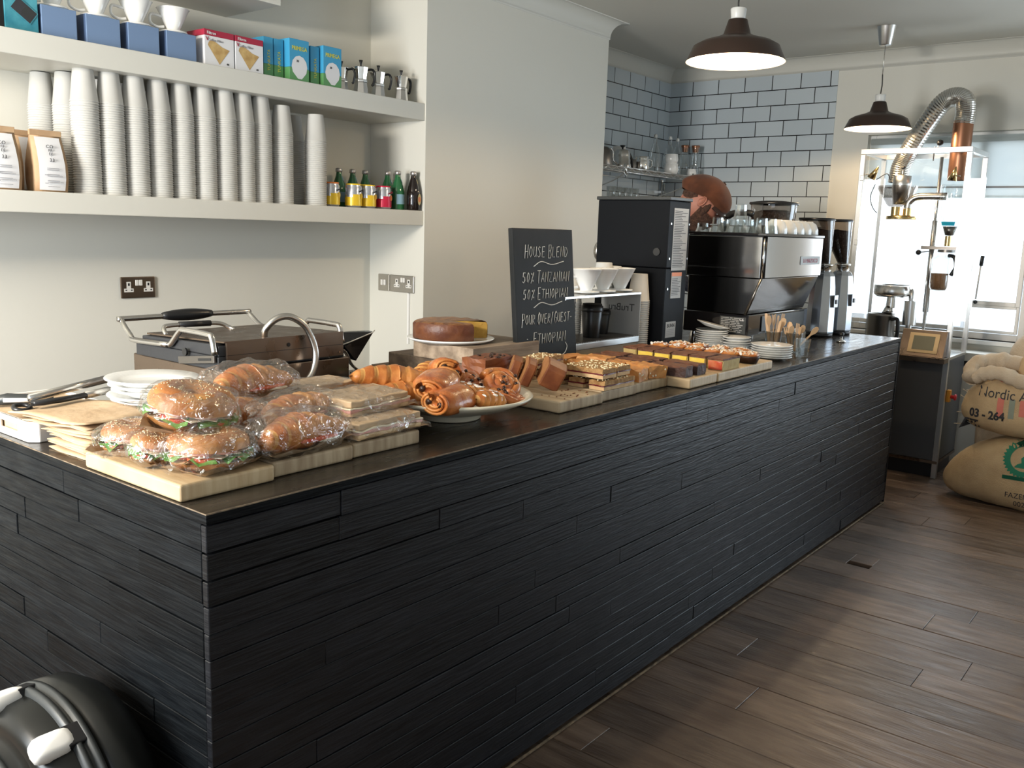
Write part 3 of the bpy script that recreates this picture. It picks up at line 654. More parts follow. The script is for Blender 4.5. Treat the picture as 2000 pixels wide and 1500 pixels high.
def bottle(x, y, label, glass, fat=1.0, lab='label_blue', grp='green water bottles'):
    t = thing('glass_bottle', label, 'bottle', (x, y, LZ), 0.5, grp); f = fat
    MB().lathe([(0, 0.002), (0.034*f, 0), (0.036*f, 0.006), (0.036*f, 0.095), (0.030*f, 0.125), (0.0165, 0.165), (0.014, 0.178), (0.0135, 0.190)], 24).build('glass_body', glass, t)
    MB().lathe([(0.0145, 0.184), (0.0175, 0.187), (0.017, 0.203), (0.013, 0.206), (0, 0.206)], 20).build('cap', 'cap_grey', t)
    if lab: MB().lathe([(0.0365*f, 0.030), (0.0365*f, 0.082)], 20, 0, a0=-PI*0.95, a1=-PI*0.12).build('label', lab, t)
    MB().lathe([(0.0175, 0.160), (0.026*f, 0.137)], 8, 0, a0=-1.8, a1=-0.8, c=(0, 0, 0.004)).build('neck_label', 'label_blue' if fat == 1 else 'cream_print', t)
    return t
bottle(2.545, 2.105, 'green glass water bottle with pale blue label beside the red can', 'green_glass')
bottle(2.560, 2.20, 'green glass bottle hidden behind the labelled green one', 'green_glass')
for x, l in ((2.290, 'green bottle neck rising behind the middle yellow can'), (2.385, 'green bottle neck rising behind the yellow can next to the red'), (2.475, 'green bottle neck rising behind the red can')):
    bottle(x, 2.285, l, 'green_glass')
t = bottle(2.603, 2.045, 'dark brown bottle with an oval orange label at the shelf end', 'brown_glass', 0.98, None, 'brown bottle')
M = Matrix.Rotation(-1.75, 4, 'Z') @ Matrix.Translation((0.0372, 0, 0.058)) @ Matrix.Rotation(PI/2, 4, 'Y')
MB().lathe([(0, 0), (1, 0)], 20, M=M @ Matrix.Diagonal((0.030, 0.020, 1, 1))).build('oval_label', 'cream_print', t)
MB().lathe([(0, 0.0006), (1, 0.0006)], 20, M=M @ Matrix.Diagonal((0.014, 0.016, 1, 1))).build('label_picture', 'orange_print', t)
# ------------------------------------------------------------------ pendant lamps
def lamp(label, x, y, rim, drop, mid):
    t = thing('pendant_lamp', label, 'pendant lamp', (x, y, CZ))
    MB().lathe([(0.062, 0), (0.060, -0.004), (0.040, -0.115), (0.036, -0.120), (0, -0.121)], 32).build('ceiling_rose', 'aluminium', t)
    h = rim-CZ; top = h+0.175
    r = 0.21
    so = [(0.030, top), (0.040, top-0.002), (0.058, top-0.062), (0.085, top-0.075), (0.150, top-0.094), (0.182, top-0.112), (0.197, top-0.145), (r, h+0.004), (r+0.001, h)]
    MB().lathe(so, 48).build('lamp_shade', 'enamel_brown', t)
    MB().lathe([(a-0.003 if a > 0.04 else a-0.01, z-0.003) for a, z in so[:-1]]+[(r+0.001, h)], 48).build('shade_lining', 'enamel_white', t)
    MB().lathe([(0, top+0.045), (0.032, top+0.045), (0.034, top+0.040), (0.030, top+0.004), (0.028, top), (0, top)], 24).build('lamp_holder', 'ceramic_white', t)
    MB().lathe([(0.014, top-0.02), (0.016, top-0.05), (0.030, top-0.085), (0.026, top-0.105), (0, top-0.115)], 20).build('bulb', 'bulb_glow', t)
    cb = MB().tube([(0, 0, -0.12), (0.002, 0.001, mid)], 0.0028, 6, 1); cb.tube(bez([(0.002, 0.001, mid), (0.010, 0.0, mid-0.06), (0.006, 0, (mid+top)/2), (-0.006, 0.0, (mid+top)/2-0.05), (0, 0, top+0.04)], 6), 0.004, 6)
    cb.build('flex', ['cable_dark', 'steel'], t)
    l = bpy.data.lights.new('bulb_light', 'POINT'); l.energy = 27; l.color = (1.0, 0.74, 0.46); l.shadow_soft_size = 0.03
    lo = bpy.data.objects.new('bulb_light', l); COL.objects.link(lo); lo.parent = t; lo.location = (0, 0, h+0.040)
lamp('brown enamel pendant lamp nearer the camera, rose above the frame', 2.83, 0.335, 2.292, 0, -0.22)
lamp('brown enamel pendant lamp farther off, hanging by the coffee roaster', 5.39, 0.507, 2.283, 0, -0.30)
# ------------------------------------------------------------------ serving boards on the counter
TZ = 0.9995
def serving_board(label, x0, x1, y0, y1, th, mat, grp, rz=0, z=TZ):
    cx, cy = (x0+x1)/2, (y0+y1)/2
    o = MB().box(x0-cx, x1-cx, y0-cy, y1-cy, 0, th).build('serving_board', mat, bevel=0.006, bseg=3, loc=(cx, cy, z))
    o.rotation_euler[2] = rz; return tag(o, label, 'serving board', grp)
BT = TZ+0.037
serving_board('pale wooden board at the counter corner carrying the wrapped bagels', 0.004, 0.229, 0.094, 0.475, 0.036, 'maple', 'boards under the wrapped sandwiches')
serving_board('wooden board under the front wrapped croissants, middle of the left three', 0.236, 0.468, 0.112, 0.49, 0.036, 'board_worn', 'boards under the wrapped sandwiches')
serving_board('wooden board under the flat wrapped sandwiches beside the pastry bowl', 0.474, 0.700, 0.120, 0.50, 0.036, 'board_worn', 'boards under the wrapped sandwiches')
serving_board('pale board with the cut loaf slices beside the pastry bowl', 1.275, 1.522, 0.090, 0.55, 0.037, 'board_worn', 'boards under the cakes')
serving_board('board under the stacked oat and jam bars', 1.527, 1.757, 0.104, 0.55, 0.037, 'board_worn', 'boards under the cakes')
serving_board('board under the orange blondie squares', 1.762, 1.985, 0.110, 0.55, 0.037, 'board_worn', 'boards under the cakes')
serving_board('board under the front chocolate brownies, standing further forward', 1.990, 2.212, 0.022, 0.50, 0.037, 'maple', 'boards under the cakes')
serving_board('board under the last cakes, beside the stacked saucers', 2.216, 2.735, 0.020, 0.50, 0.037, 'maple', 'boards under the cakes')
# ------------------------------------------------------------------ food builders
def croissant_bm(L, R, curve=0.25, n=7, flat=0.72, seed=0, ang=0.0):
    b_ = MB(); K = n*6; N = 18; V = []; F = []; r_ = random.Random(seed)
    for j in range(K+1):
        t = j/K; u = (t-0.5)*2; seg = (abs(u)*(n/2)) % 1.0
        r = R*(max(0.0, 1-abs(u)**2.1)**0.62*0.97+0.03)*(1.0-0.15*seg+0.04*math.sin(9*t+seed))
        cx = u*L/2; cy = -curve*L*(u*u)
        for i in range(N):
            a = 2*PI*i/N; tw = 0.12*math.sin(a+seed)*(1 if u > 0 else -1)*R
            rr = r*(1+0.05*noise.noise(Vector((cx*40, a*1.5, seed))))
            V.append((cx+tw, cy+rr*math.cos(a), max(-R*0.62, rr*math.sin(a)*flat)))
    for j in range(K):
        mi = 1 if (abs((j+0.5)/K-0.5)*2*(n/2)) % 1.0 > 0.72 else 0
        for i in range(N):
            b_.f.append([j*N+i, (j+1)*N+i, (j+1)*N+(i+1) % N, j*N+(i+1) % N]); b_.m.append(mi); b_.s.append(True)
    b_.v = V; b_.f.append(list(range(N))[::-1]); b_.m.append(0); b_.s.append(True); b_.f.append([K*N+i for i in range(N)]); b_.m.append(0); b_.s.append(True)
    return b_
def wrap_bm(rx, ry, rz, seed, cx=0, cy=0, cz=0, tails=((1, 0), (-1, 0.3))):
    """crumpled clear bag: puffed body plus pinched, fanned corners"""
    b_ = MB().blob((cx, cy, cz), (rx, ry, rz), 34, 18, e=0.78, nz=0.22, ns=26, seed=seed); r_ = random.Random(seed)
    for (sx, sy) in tails:
        d = Vector((sx, sy, 0)); d.normalize(); p = Vector((-d.y, d.x, 0)); c0 = Vector((cx+d.x*rx*0.9, cy+d.y*ry*0.9, cz-rz*0.3)); V = []; F = []; n = 9
        for k in range(4):
            for i in range(n):
                w_ = (0.012+0.013*k)*(i-(n-1)/2)/((n-1)/2)*1.3
                V.append(c0+d*(0.014*k+r_.uniform(-0.003, 0.003))+p*w_+Vector((0, 0, ((-1)**i)*0.003*k*0.5+0.004*k*r_.random()-0.004*k)))
        for k in range(3):
            for i in range(n-1): F.append((k*n+i, k*n+i+1, (k+1)*n+i+1, (k+1)*n+i))
        b_.add(V, F)
    return b_
def paper_under(t, rx, ry, z, seed, name='backing_paper', lift=0.018):
    r_ = random.Random(seed); V = []; F = []; n = 9
    for j in range(n):
        for i in range(n):
            u, v = (i/(n-1)-0.5)*2, (j/(n-1)-0.5)*2; e = max(abs(u), abs(v))
            V.append((u*rx, v*ry, z+(max(0, e-0.7)/0.3)**2*lift*(0.5+r_.random()*0.7)+0.001*r_.random()))
            if j and i: F.append(((j-1)*n+i-1, (j-1)*n+i, j*n+i, j*n+i-1))
    return MB().add(V, F, 0, True).build(name, 'kraft_light', t)
def half_torus(b_, R, r, top, mi=0, squash=1.0, seed=0, hole=0.30):
    V = []; F = []; N, K = 30, 12; s = 1 if top else -1
    for j in range(N):
        a = 2*PI*j/N
        for i in range(K+1):
            p = PI*i/K; rad = (R+r)/2+ (R-r*hole)/2*math.cos(p)
            rad = r*hole+(R-r*hole)*(0.5+0.5*math.cos(p)); z = s*squash*r*(math.sin(p)**0.8 if math.sin(p) > 0 else 0)
            k = 1+0.05*noise.noise(Vector((math.cos(a)*2, math.sin(a)*2, seed)))
            V.append((rad*math.cos(a)*k, rad*math.sin(a)*k, z))
    for j in range(N):
        for i in range(K): F.append((j*(K+1)+i, ((j+1) % N)*(K+1)+i, ((j+1) % N)*(K+1)+i+1, j*(K+1)+i+1)[::s])
    b_.add(V, F, mi, True)
    V = [(r*hole*math.cos(2*PI*j/N), r*hole*math.sin(2*PI*j/N), 0) for j in range(N)]+[(R*math.cos(2*PI*j/N), R*math.sin(2*PI*j/N), 0) for j in range(N)]
    b_.add(V, [(j, (j+1) % N, N+(j+1) % N, N+j) for j in range(N)], mi+1 if mi is not None else 0)
def bagel(label, loc, rot, R, seed, th=1.0):
    t = thing('bagel_sandwich', label, 'wrapped bagel', loc, 0, 'bagels wrapped in clear film'); t.rotation_euler = rot
    r_ = random.Random(seed); r = R*0.43
    b_ = MB(); half_torus(b_, R, r, False, 0, 0.55); b_.v = [(x_, y_, z_+r*0.55+0.002) for x_, y_, z_ in b_.v]; b_.build('bagel_base', ['bagel_crust', 'crumb_bread'], t)
    zt = r*0.55+0.002
    f_ = MB()
    for k in range(5):
        a = 2*PI*k/5+seed; f_.cyl((R*0.60*math.cos(a), R*0.60*math.sin(a), 0), R*0.40, zt+0.002, zt+0.007+0.001*k, 16)
    f_.build('tomato_slices', 'tomato', t)
    f_ = MB()
    for k in range(6):
        a = 2*PI*k/6+seed*2; V = []; F = []
        for i in range(5):
            for j in range(4):
                u = (i/4-0.5); v = j/3
                V.append((math.cos(a+u*0.8)*R*(0.55+0.55*v), math.sin(a+u*0.8)*R*(0.55+0.55*v), zt+0.010+0.007*math.sin(i*2.6+seed)*v-0.006*v*v+0.003*math.cos(j*2+i)))
                if i and j: F.append(((i-1)*4+j-1, (i-1)*4+j, i*4+j, i*4+j-1))
        f_.add(V, F, 0, True)
    f_.build('salad_leaves', 'lettuce', t)
    f_ = MB()
    for k in range(3):
        M = Matrix.Translation((0, 0, zt+0.010+0.002*k)) @ Matrix.Rotation(seed+k*1.1, 4, 'Z'); f_.box(-R*0.74, R*0.74, -R*0.70, R*0.70, 0, 0.0016, 0, M)
    f_.build('cheese_slices', 'cheese', t, bevel=0.002)
    f_ = MB()
    for k in range(7):
        a = 2*PI*k/7+1; f_.blob((R*0.62*math.cos(a), R*0.62*math.sin(a), zt+0.019), (R*0.38, R*0.34, 0.006), 12, 6, nz=0.4, ns=40, seed=k+seed)
    f_.build('meat_slices', 'salmon' if seed % 2 else 'ham', t)
    b_ = MB(); half_torus(b_, R*1.02, r, True, 0, 0.85*th, seed); zz = zt+0.024
    for k in range(150):
        a = r_.uniform(0, 2*PI); p = r_.uniform(0.5, 2.4); rad = r*0.3+(R-r*0.3)*(0.5+0.5*math.cos(p)); z = 0.85*th*r*math.sin(p)**0.8
        b_.blob((rad*math.cos(a), rad*math.sin(a), z), (0.0028, 0.0018, 0.0012), 6, 4, 2, M=None)
    b_.v = [(x_, y_, z_+zz) for x_, y_, z_ in b_.v]; b_.build('bagel_top', ['bagel_crust', 'crumb_bread', 'seed'], t)
    H = (zz+0.85*r)/2
    wrap_bm(R*1.18, R*1.16, H*1.16, seed, cz=H*1.02, tails=((1, -0.4), (-1, -0.3), (0.5, 1))).build('clear_wrapper', 'clear_film', t)
    paper_under(t, R*1.15, R*1.0, 0.0005, seed)
    return t
bagel('seeded bagel wrapped in film lying behind the leaf-filled one, left end of the board', (0.082, 0.405, BT), (0, 0, 0.4), 0.066, 3)
bagel('small wrapped bagel with green leaves between the left one and the big pair', (0.075, 0.285, BT), (0.05, 0, 1.2), 0.060, 2)
bagel('bottom bagel of the big pair with tomato and green leaf, front of the board', (0.128, 0.185, BT), (0, 0, 0.2), 0.083, 5)
bagel('large seeded bagel resting on top of the others, highest of the bagels', (0.150, 0.290, BT+0.068), (0.16, -0.10, 0.9), 0.092, 4, 1.15)
def wrapped_croissant(label, loc, rot, L, R, seed):
    t = thing('wrapped_croissant', label, 'wrapped croissant', loc, 0, 'croissants wrapped in clear film'); t.rotation_euler = rot
    b_ = croissant_bm(L, R, 0.12, 7, 0.82, seed); b_.build('croissant', ['crust', 'crust_pale'], t)
    f_ = MB().blob((L*0.1, -R*0.92, -R*0.18), (L*0.24, R*0.20, 0.006), 14, 6, nz=0.5, ns=40, seed=seed); f_.build('tomato_filling', 'tomato', t)
    f_ = MB().blob((L*0.2, -R*0.95, -R*0.27), (L*0.13, R*0.16, 0.005), 12, 6, nz=0.5, ns=40, seed=seed+1); f_.build('cheese_filling', 'cheese', t)
    wrap_bm(L*0.54, R*1.30, R*0.98, seed, tails=((1, -0.2), (-1, 0.1))).build('clear_wrapper', 'clear_film', t)
    paper_under(t, L*0.50, R*1.1, -R*0.66, seed)
    return t
wrapped_croissant('wrapped croissant at the front on the middle sandwich board', (0.335, 0.155, 1.082), (0.05, 0, 0.10), 0.255, 0.053, 3)
wrapped_croissant('wrapped croissant with red filling just behind and above the front one', (0.420, 0.285, 1.098), (0.05, -0.04, 0.30), 0.265, 0.052, 6)
wrapped_croissant('wrapped croissant on top of the pile nearest the steel press', (0.445, 0.500, 1.138), (0, 0.0, 0.15), 0.270, 0.058, 9)
wrapped_croissant('wrapped croissant low in the middle of the pile, glinting film', (0.335, 0.390, 1.088), (0.1, 0.05, 0.6), 0.200, 0.050, 12)
wrapped_croissant('wrapped croissant tucked against the white plates', (0.350, 0.480, 1.088), (0, 0, -0.2), 0.17, 0.046, 15)
def flat_sandwich(label, loc, rot, w_, d, seed):
    t = thing('flat_sandwich', label, 'wrapped sandwich', loc, 0, 'flat sandwiches wrapped in film'); t.rotation_euler = rot
    def slab(name, z0, z1, mat, k=1.0, nz=0.0):
        b_ = MB(); V = []; F = []; nx, ny = 14, 8
        for s, z in ((0, z0), (1, z1)):
            for j in range(ny+1):
                for i in range(nx+1):
                    u, v = (i/nx-0.5)*w_*k, (j/ny-0.5)*d*k
                    V.append((u, v, z+nz*noise.noise(Vector((u*30, v*30, seed+z*50)))))
        o_ = (nx+1)*(ny+1)
        for j in range(ny):
            for i in range(nx):
                a = j*(nx+1)+i; F.append((a, a+nx+1, a+nx+2, a+1)); F.append((o_+a, o_+a+1, o_+a+nx+2, o_+a+nx+1))
        for i in range(nx):
            a = i; F.append((a, a+1, o_+a+1, o_+a)); a = ny*(nx+1)+i; F.append((a+1, a, o_+a, o_+a+1))
        for j in range(ny):
            a = j*(nx+1); F.append((a+nx+1, a, o_+a, o_+a+nx+1)); a += nx; F.append((a, a+nx+1, o_+a+nx+1, o_+a))
        b_.add(V, F, 0, False); return b_.build(name, mat, t, bevel=0.003)
    slab('bread_base', 0.002, 0.016, 'crumb_bread', 1.0, 0.003); slab('ham_layer', 0.0165, 0.023, 'ham', 1.03, 0.008); slab('cheese_layer', 0.0235, 0.027, 'cheese', 1.04, 0.006)
    slab('bread_top', 0.0275, 0.043, 'kraft_light', 0.98, 0.004)
    wrap_bm(w_*0.57, d*0.62, 0.030, seed, cz=0.023, tails=((1, -0.3), (1, 0.8), (-1, -0.2))).build('clear_wrapper', 'clear_film', t)
    paper_under(t, w_*0.56, d*0.62, 0.0008, seed, lift=0.010)
    return t
flat_sandwich('flat ham sandwich in film at the front, beside the pastry bowl', (0.600, 0.185, BT), (0, 0, 0.05), 0.225, 0.12, 1)
flat_sandwich('upper flat sandwich in film stacked behind the front one', (0.640, 0.275, BT+0.040), (0.06, 0, 0.10), 0.225, 0.13, 2)
flat_sandwich('flat sandwich in film at the back by the steel press', (0.690, 0.520, BT+0.032), (0, 0, 0.0), 0.205, 0.13, 4)
flat_sandwich('flat sandwich in film under the back one near the croissants', (0.665, 0.420, BT), (0, 0, -0.15), 0.22, 0.14, 7)
# ------------------------------------------------------------------ pastry bowl
t = thing('pastry_bowl', 'wide cream ceramic footed bowl heaped with pastries', 'bowl', (1.0, 0.29, TZ))
MB().lathe([(0, 0.002), (0.088, 0.0), (0.092, 0.004), (0.088, 0.014), (0.115, 0.022), (0.175, 0.038), (0.218, 0.055), (0.240, 0.066), (0.244, 0.072), (0.240, 0.076), (0.228, 0.072), (0.180, 0.050), (0.10, 0.030), (0, 0.026)], 56).build('bowl_body', 'cream_glaze', t)
def croissant(label, loc, rot, L, R, seed, grp='plain croissants in the bowl'):
    o = croissant_bm(L, R, 0.14, 7, 0.86, seed).build('croissant', ['crust', 'crust_pale']); o.location = loc; o.rotation_euler = rot
    return tag(o, label, 'croissant', grp)
croissant('long croissant topping the left side of the pastry bowl', (0.880, 0.400, 1.112), (0, 0.14, -0.55), 0.27, 0.050, 21)
croissant('croissant lying under the long one at the left rim of the bowl', (0.850, 0.345, 1.075), (0, 0.03, -0.35), 0.25, 0.047, 22)
croissant('small croissant tip poking up at the back of the bowl', (1.015, 0.420, 1.102), (0.4, -0.7, 0.6), 0.14, 0.036, 23)
def pain_choc(label, loc, rot, L=0.13, R=0.043, seed=0):
    t = thing('chocolate_pastry', label, 'chocolate pastry', loc, 0, 'rolled chocolate pastries in the bowl'); t.rotation_euler = rot
    b_ = MB(); N = 22; K = 14; V = []; F = []
    for j in range(K+1):
        u = (j/K-0.5)*2; k = (1-abs(u)**6*0.30)
        for i in range(N):
            a = 2*PI*i/N; c, s = math.cos(a), math.sin(a); rr = R*k*(1+0.10*math.sin(2*a+0.5)+0.05*math.sin(a*3+seed)-0.08*max(0, math.cos(a-1.2+u*0.5))**20)
            V.append((u*L/2, rr*1.18*c, rr*0.86*s))
    for j in range(K):
        for i in range(N): F.append((j*N+i, (j+1)*N+i, (j+1)*N+(i+1) % N, j*N+(i+1) % N))
    F += [list(range(N))[::-1], [K*N+i for i in range(N)]]; b_.add(V, F, 0, True)
    for e in (-1, 1):
        for (rr, cy, cz) in ((R*0.80, 0, 0), (R*0.56, 0.003, 0), (R*0.34, 0.0, 0.002)):
            b_.tube([(e*(L/2+0.001), cy+rr*1.15*math.cos(a), cz+rr*0.8*math.sin(a)) for a in [2*PI*q/20+seed for q in range(18)]], 0.0045, 6, 1)
    b_.build('pastry_roll', ['crust_dark', 'crust'], t)
    MB().tube([(-L/2-0.006, R*0.42, 0.004), (L/2+0.006, R*0.42, 0.004)], 0.0085, 8).tube([(-L/2-0.005, -R*0.42, -0.002), (L/2+0.005, -R*0.42, -0.002)], 0.0085, 8).build('chocolate_stick', 'chocolate', t)
    return t
pain_choc('rolled chocolate pastry on top in the middle of the bowl, end facing us', (0.885, 0.235, 1.118), (0.1, -0.10, 0.45), 0.15, 0.044, 1)
pain_choc('rolled chocolate pastry at the front rim of the bowl', (0.862, 0.165, 1.088), (0.0, -0.02, 0.15), 0.145, 0.044, 2)
pain_choc('rolled chocolate pastry at the top back of the heap', (1.020, 0.325, 1.130), (0.3, 0.2, 0.9), 0.13, 0.044, 3)
def swirl(label, loc, rot, R=0.062, seed=0):
    t = thing('raisin_swirl', label, 'raisin swirl', loc, 0, 'raisin swirls in the bowl'); t.rotation_euler = rot; r_ = random.Random(seed)
    pts = []; rs = []
    for q in range(70):
        a = q*0.30; rad = R*(0.06+0.94*q/69)-0.008; pts.append((rad*math.cos(a), rad*math.sin(a), 0.022-0.012*(q/69)+0.003*math.sin(q*1.3))); rs.append(0.0125)
    b_ = MB().tube(pts, rs, 9, 0, ell=1.5); b_.blob((0, 0, 0.010), (R*0.8, R*0.8, 0.014), 16, 6, 1); b_.build('coiled_pastry', ['crust_dark', 'crust'], t)
    rb_ = MB()
    for k in range(6):
        a = r_.uniform(0, 2*PI); q = r_.uniform(0.1, 0.8)*R; rb_.blob((q*math.cos(a), q*math.sin(a), 0.034-0.006*q/R), (0.007, 0.006, 0.005), 8, 5, nz=0.3, ns=90, seed=k)
    rb_.build('raisins', 'chocolate', t); return t
swirl('raisin swirl lying near the middle back of the bowl', (1.100, 0.300, 1.078), (0.35, -0.25, 0.5), 0.058, 1)
swirl('raisin swirl leaning on top at the right of the bowl', (1.125, 0.205, 1.086), (0.55, -0.30, 0.1), 0.066, 2)
swirl('raisin swirl lowest at the right front rim of the bowl', (1.085, 0.150, 1.055), (0.22, -0.12, 1.3), 0.068, 3)
def almond(label, loc, rot, L, R, seed):
    o = croissant_bm(L, R, 0.14, 6, 0.9, seed); r_ = random.Random(seed)
    for k in range(26):
        u = r_.uniform(-0.7, 0.7); a = r_.uniform(0.5, 2.6); rr = R*math.sqrt(max(0.05, 1-u*u))*0.98
        M = Matrix.Translation((u*L/2, -0.14*L*u*u+rr*math.cos(a), rr*0.9*math.sin(a))) @ Matrix.Rotation(r_.uniform(0, 3), 4, 'Z') @ Matrix.Rotation(a-PI/2, 4, 'X')
        o.blob((0, 0, 0), (0.008, 0.005, 0.0012), 8, 4, 2, M=M)
    o = o.build('almond_croissant', ['crust', 'crust_pale', 'sugar']); o.location = loc; o.rotation_euler = rot
    return tag(o, label, 'almond croissant', 'almond croissants in the bowl')
almond('almond croissant dusted with sugar in the middle front of the bowl', (0.965, 0.195, 1.088), (0, 0.1, -0.9), 0.14, 0.036, 31)
almond('almond croissant end with sugar at the front rim of the bowl', (0.975, 0.125, 1.076), (0, 0.2, -0.2), 0.11, 0.034, 32)
# ------------------------------------------------------------------ plates by the press
def plate_bm(r, h=0.020):
    return MB().lathe([(0, 0.003), (r*0.55, 0.003), (r*0.57, 0.0), (r*0.62, 0.001), (r*0.64, 0.005), (r*0.95, h-0.003), (r, h), (r*1.005, h+0.002), (r*0.99, h+0.004), (r*0.66, 0.010), (r*0.60, 0.008), (0, 0.008)], 48)
pl = [(0.352, 0.785, 0.112, 0.0, 0), (0.345, 0.790, 0.128, 0.016, 0), (0.358, 0.785, 0.116, 0.034, 0.0), (0.362, 0.790, 0.118, 0.048, 0.01), (0.352, 0.786, 0.120, 0.062, 0), (0.360, 0.786, 0.115, 0.078, -0.01), (0.354, 0.786, 0.118, 0.091, 0), (0.350, 0.788, 0.122, 0.105, 0.01)]
pn = ['lowest', 'second lowest, widest', 'third from the bottom', 'fourth from the bottom', 'fifth from the bottom', 'third from the top', 'second from the top', 'topmost']
for (x, y, r, z, tl), nme in zip(pl, pn):
    o = plate_bm(r).build('dinner_plate', 'porcelain'); o.location = (x, y, TZ+z); o.rotation_euler = (tl, tl, 0)
    tag(o, 'white china plate, %s of the stack beside the wrapped bagels' % nme, 'plate', 'white plates stacked at the left')
# ------------------------------------------------------------------ white tray, kraft bags, tongs
t = thing('napkin_tray', 'glossy white plastic tray with a handle slot at the left counter edge', 'tray', (0.016, 0.765, TZ))
b_ = MB(); W_, D_, H_ = 0.26, 0.42, 0.052
out = [(0.02, 0), (W_-0.02, 0), (W_, 0.02), (W_, D_-0.02), (W_-0.02, D_), (0.02, D_), (0, D_-0.02), (0, 0.02)]; inn = [(max(0.008, min(W_-0.008, x_)), max(0.008, min(D_-0.008, y_))) for x_, y_ in out]
b_.prism(out, 0, 0.006)
n = 8
V = [(x_, y_, 0.004) for x_, y_ in out]+[(x_, y_, H_) for x_, y_ in out]+[(x_, y_, 0.004) for x_, y_ in inn]+[(x_, y_, H_) for x_, y_ in inn]; F = []
for i in range(n):
    j = (i+1) % n
    if i != 6: F += [(i, j, n+j, n+i), (2*n+j, 2*n+i, 3*n+i, 3*n+j)]
    F.append((n+i, n+j, 3*n+j, 3*n+i))
b_.add(V, F)
for (y0, y1, z0, z1) in ((0.02, 0.075, 0.006, H_), (0.175, D_-0.02, 0.006, H_), (0.075, 0.175, 0.006, 0.018), (0.075, 0.175, 0.036, H_)): b_.box(0, 0.008, y0, y1, z0, z1)
b_.build('tray_body', 'vac_white', t, bevel=0.003)
def paper_bag_bm(w_, d, seed, th=0.0035):
    r_ = random.Random(seed); V = []; F = []; n = 10; m_ = 7
    for s in (0, 1):
        for j in range(m_+1):
            for i in range(n+1):
                u, v = (i/n-0.5)*w_, (j/m_-0.5)*d; e = max(abs(i/n-0.5), abs(j/m_-0.5))*2
                z = s*th*(1.2-0.6*e)+0.006*noise.noise(Vector((u*9+seed, v*9, 0.3)))*(0.4+e)
                V.append((u+0.004*noise.noise(Vector((v*30, seed, 1))), v, z))
    o_ = (n+1)*(m_+1)
    for j in range(m_):
        for i in range(n):
            a = j*(n+1)+i; F.append((a, a+n+1, a+n+2, a+1)); F.append((o_+a, o_+a+1, o_+a+n+2, o_+a+n+1))
    for i in range(n): F.append((i, i+1, o_+i+1, o_+i)); a = m_*(n+1)+i; F.append((a+1, a, o_+a, o_+a+1))
    for j in range(m_): a = j*(n+1); F.append((a+n+1, a, o_+a, o_+a+n+1)); a += n; F.append((a, a+n+1, o_+a+n+1, o_+a))
    return MB().add(V, F, 0, True)
bags = [(0.125, 0.615, 0.16, 0.18, 0.02), (0.130, 0.620, 0.165, 0.18, 0.06), (0.125, 0.612, 0.16, 0.175, -0.02), (0.132, 0.625, 0.165, 0.18, 0.05), (0.128, 0.618, 0.16, 0.18, 0.0), (0.135, 0.635, 0.165, 0.17, 0.1),
        (0.145, 0.660, 0.17, 0.20, 0.14), (0.150, 0.680, 0.17, 0.21, 0.10), (0.140, 0.700, 0.18, 0.24, 0.2), (0.150, 0.720, 0.18, 0.26, 0.12), (0.145, 0.745, 0.19, 0.30, 0.16)]
for k, (x, y, w_, d, rz) in enumerate(bags):
    o = paper_bag_bm(w_*1.18, d, k+2).build('paper_bag', 'kraft_light'); o.location = (x, y, TZ+0.004+k*0.0062); o.rotation_euler[2] = rz
    nm = 'topmost' if k == len(bags)-1 else 'lowest' if k == 0 else ORD[k]+' from the bottom'
    tag(o, 'flat kraft paper bag, %s of the fanned stack beside the plates' % nm, 'paper bag', 'kraft bags stacked on the counter')
o = MB().box(0.0, 0.235, 0.0, 0.395, 0, 0.040).build('napkin_stack', 'kraft_light', bevel=0.003, loc=(0.028, 0.777, TZ+0.0065)); tag(o, 'thick kraft napkin pile filling the white tray', 'napkins')
t = thing('serving_tongs', 'black handled steel tongs lying across the kraft bags, ring towards us', 'tongs', (0, 0, 0))
M1 = [(0.062, 0.850, 1.082), (0.135, 0.862, 1.080), (0.205, 0.872, 1.082)]
b_ = MB().tube(M1, [0.012, 0.0125, 0.012], 10, 0, ell=0.6); b_.build('grip', 'black_plastic', t)
MB().tube([(0.06, 0.868, 1.092), (0.30, 0.935, 1.108)], 0.007, 8, ell=1.6).tube([(0.205, 0.872, 1.082), (0.31, 0.90, 1.085)], 0.008, 8, ell=1.3).build('arm', 'steel', t)
MB().tube([(0.045+0.019*math.cos(a), 0.875+0.019*math.sin(a), 1.070+0.004*math.sin(a)) for a in [2*PI*q/16 for q in range(17)]], 0.006, 8).build('hanging_ring', 'black_plastic', t)
t = thing('metal_spatula', 'dark handled utensil with a bright flat side lying behind the tongs', 'spatula', (0, 0, 0))
MB().tube([(0.048, 1.045, 1.062), (0.075, 1.03, 1.066), (0.125, 0.995, 1.066), (0.165, 0.967, 1.066)], [0.013, 0.016, 0.012, 0.006], 12).build('handle', 'vac_grey', t)
MB().tube([(0.06, 1.020, 1.066), (0.135, 0.972, 1.064)], 0.006, 8).build('bright_side', 'vac_white', t)
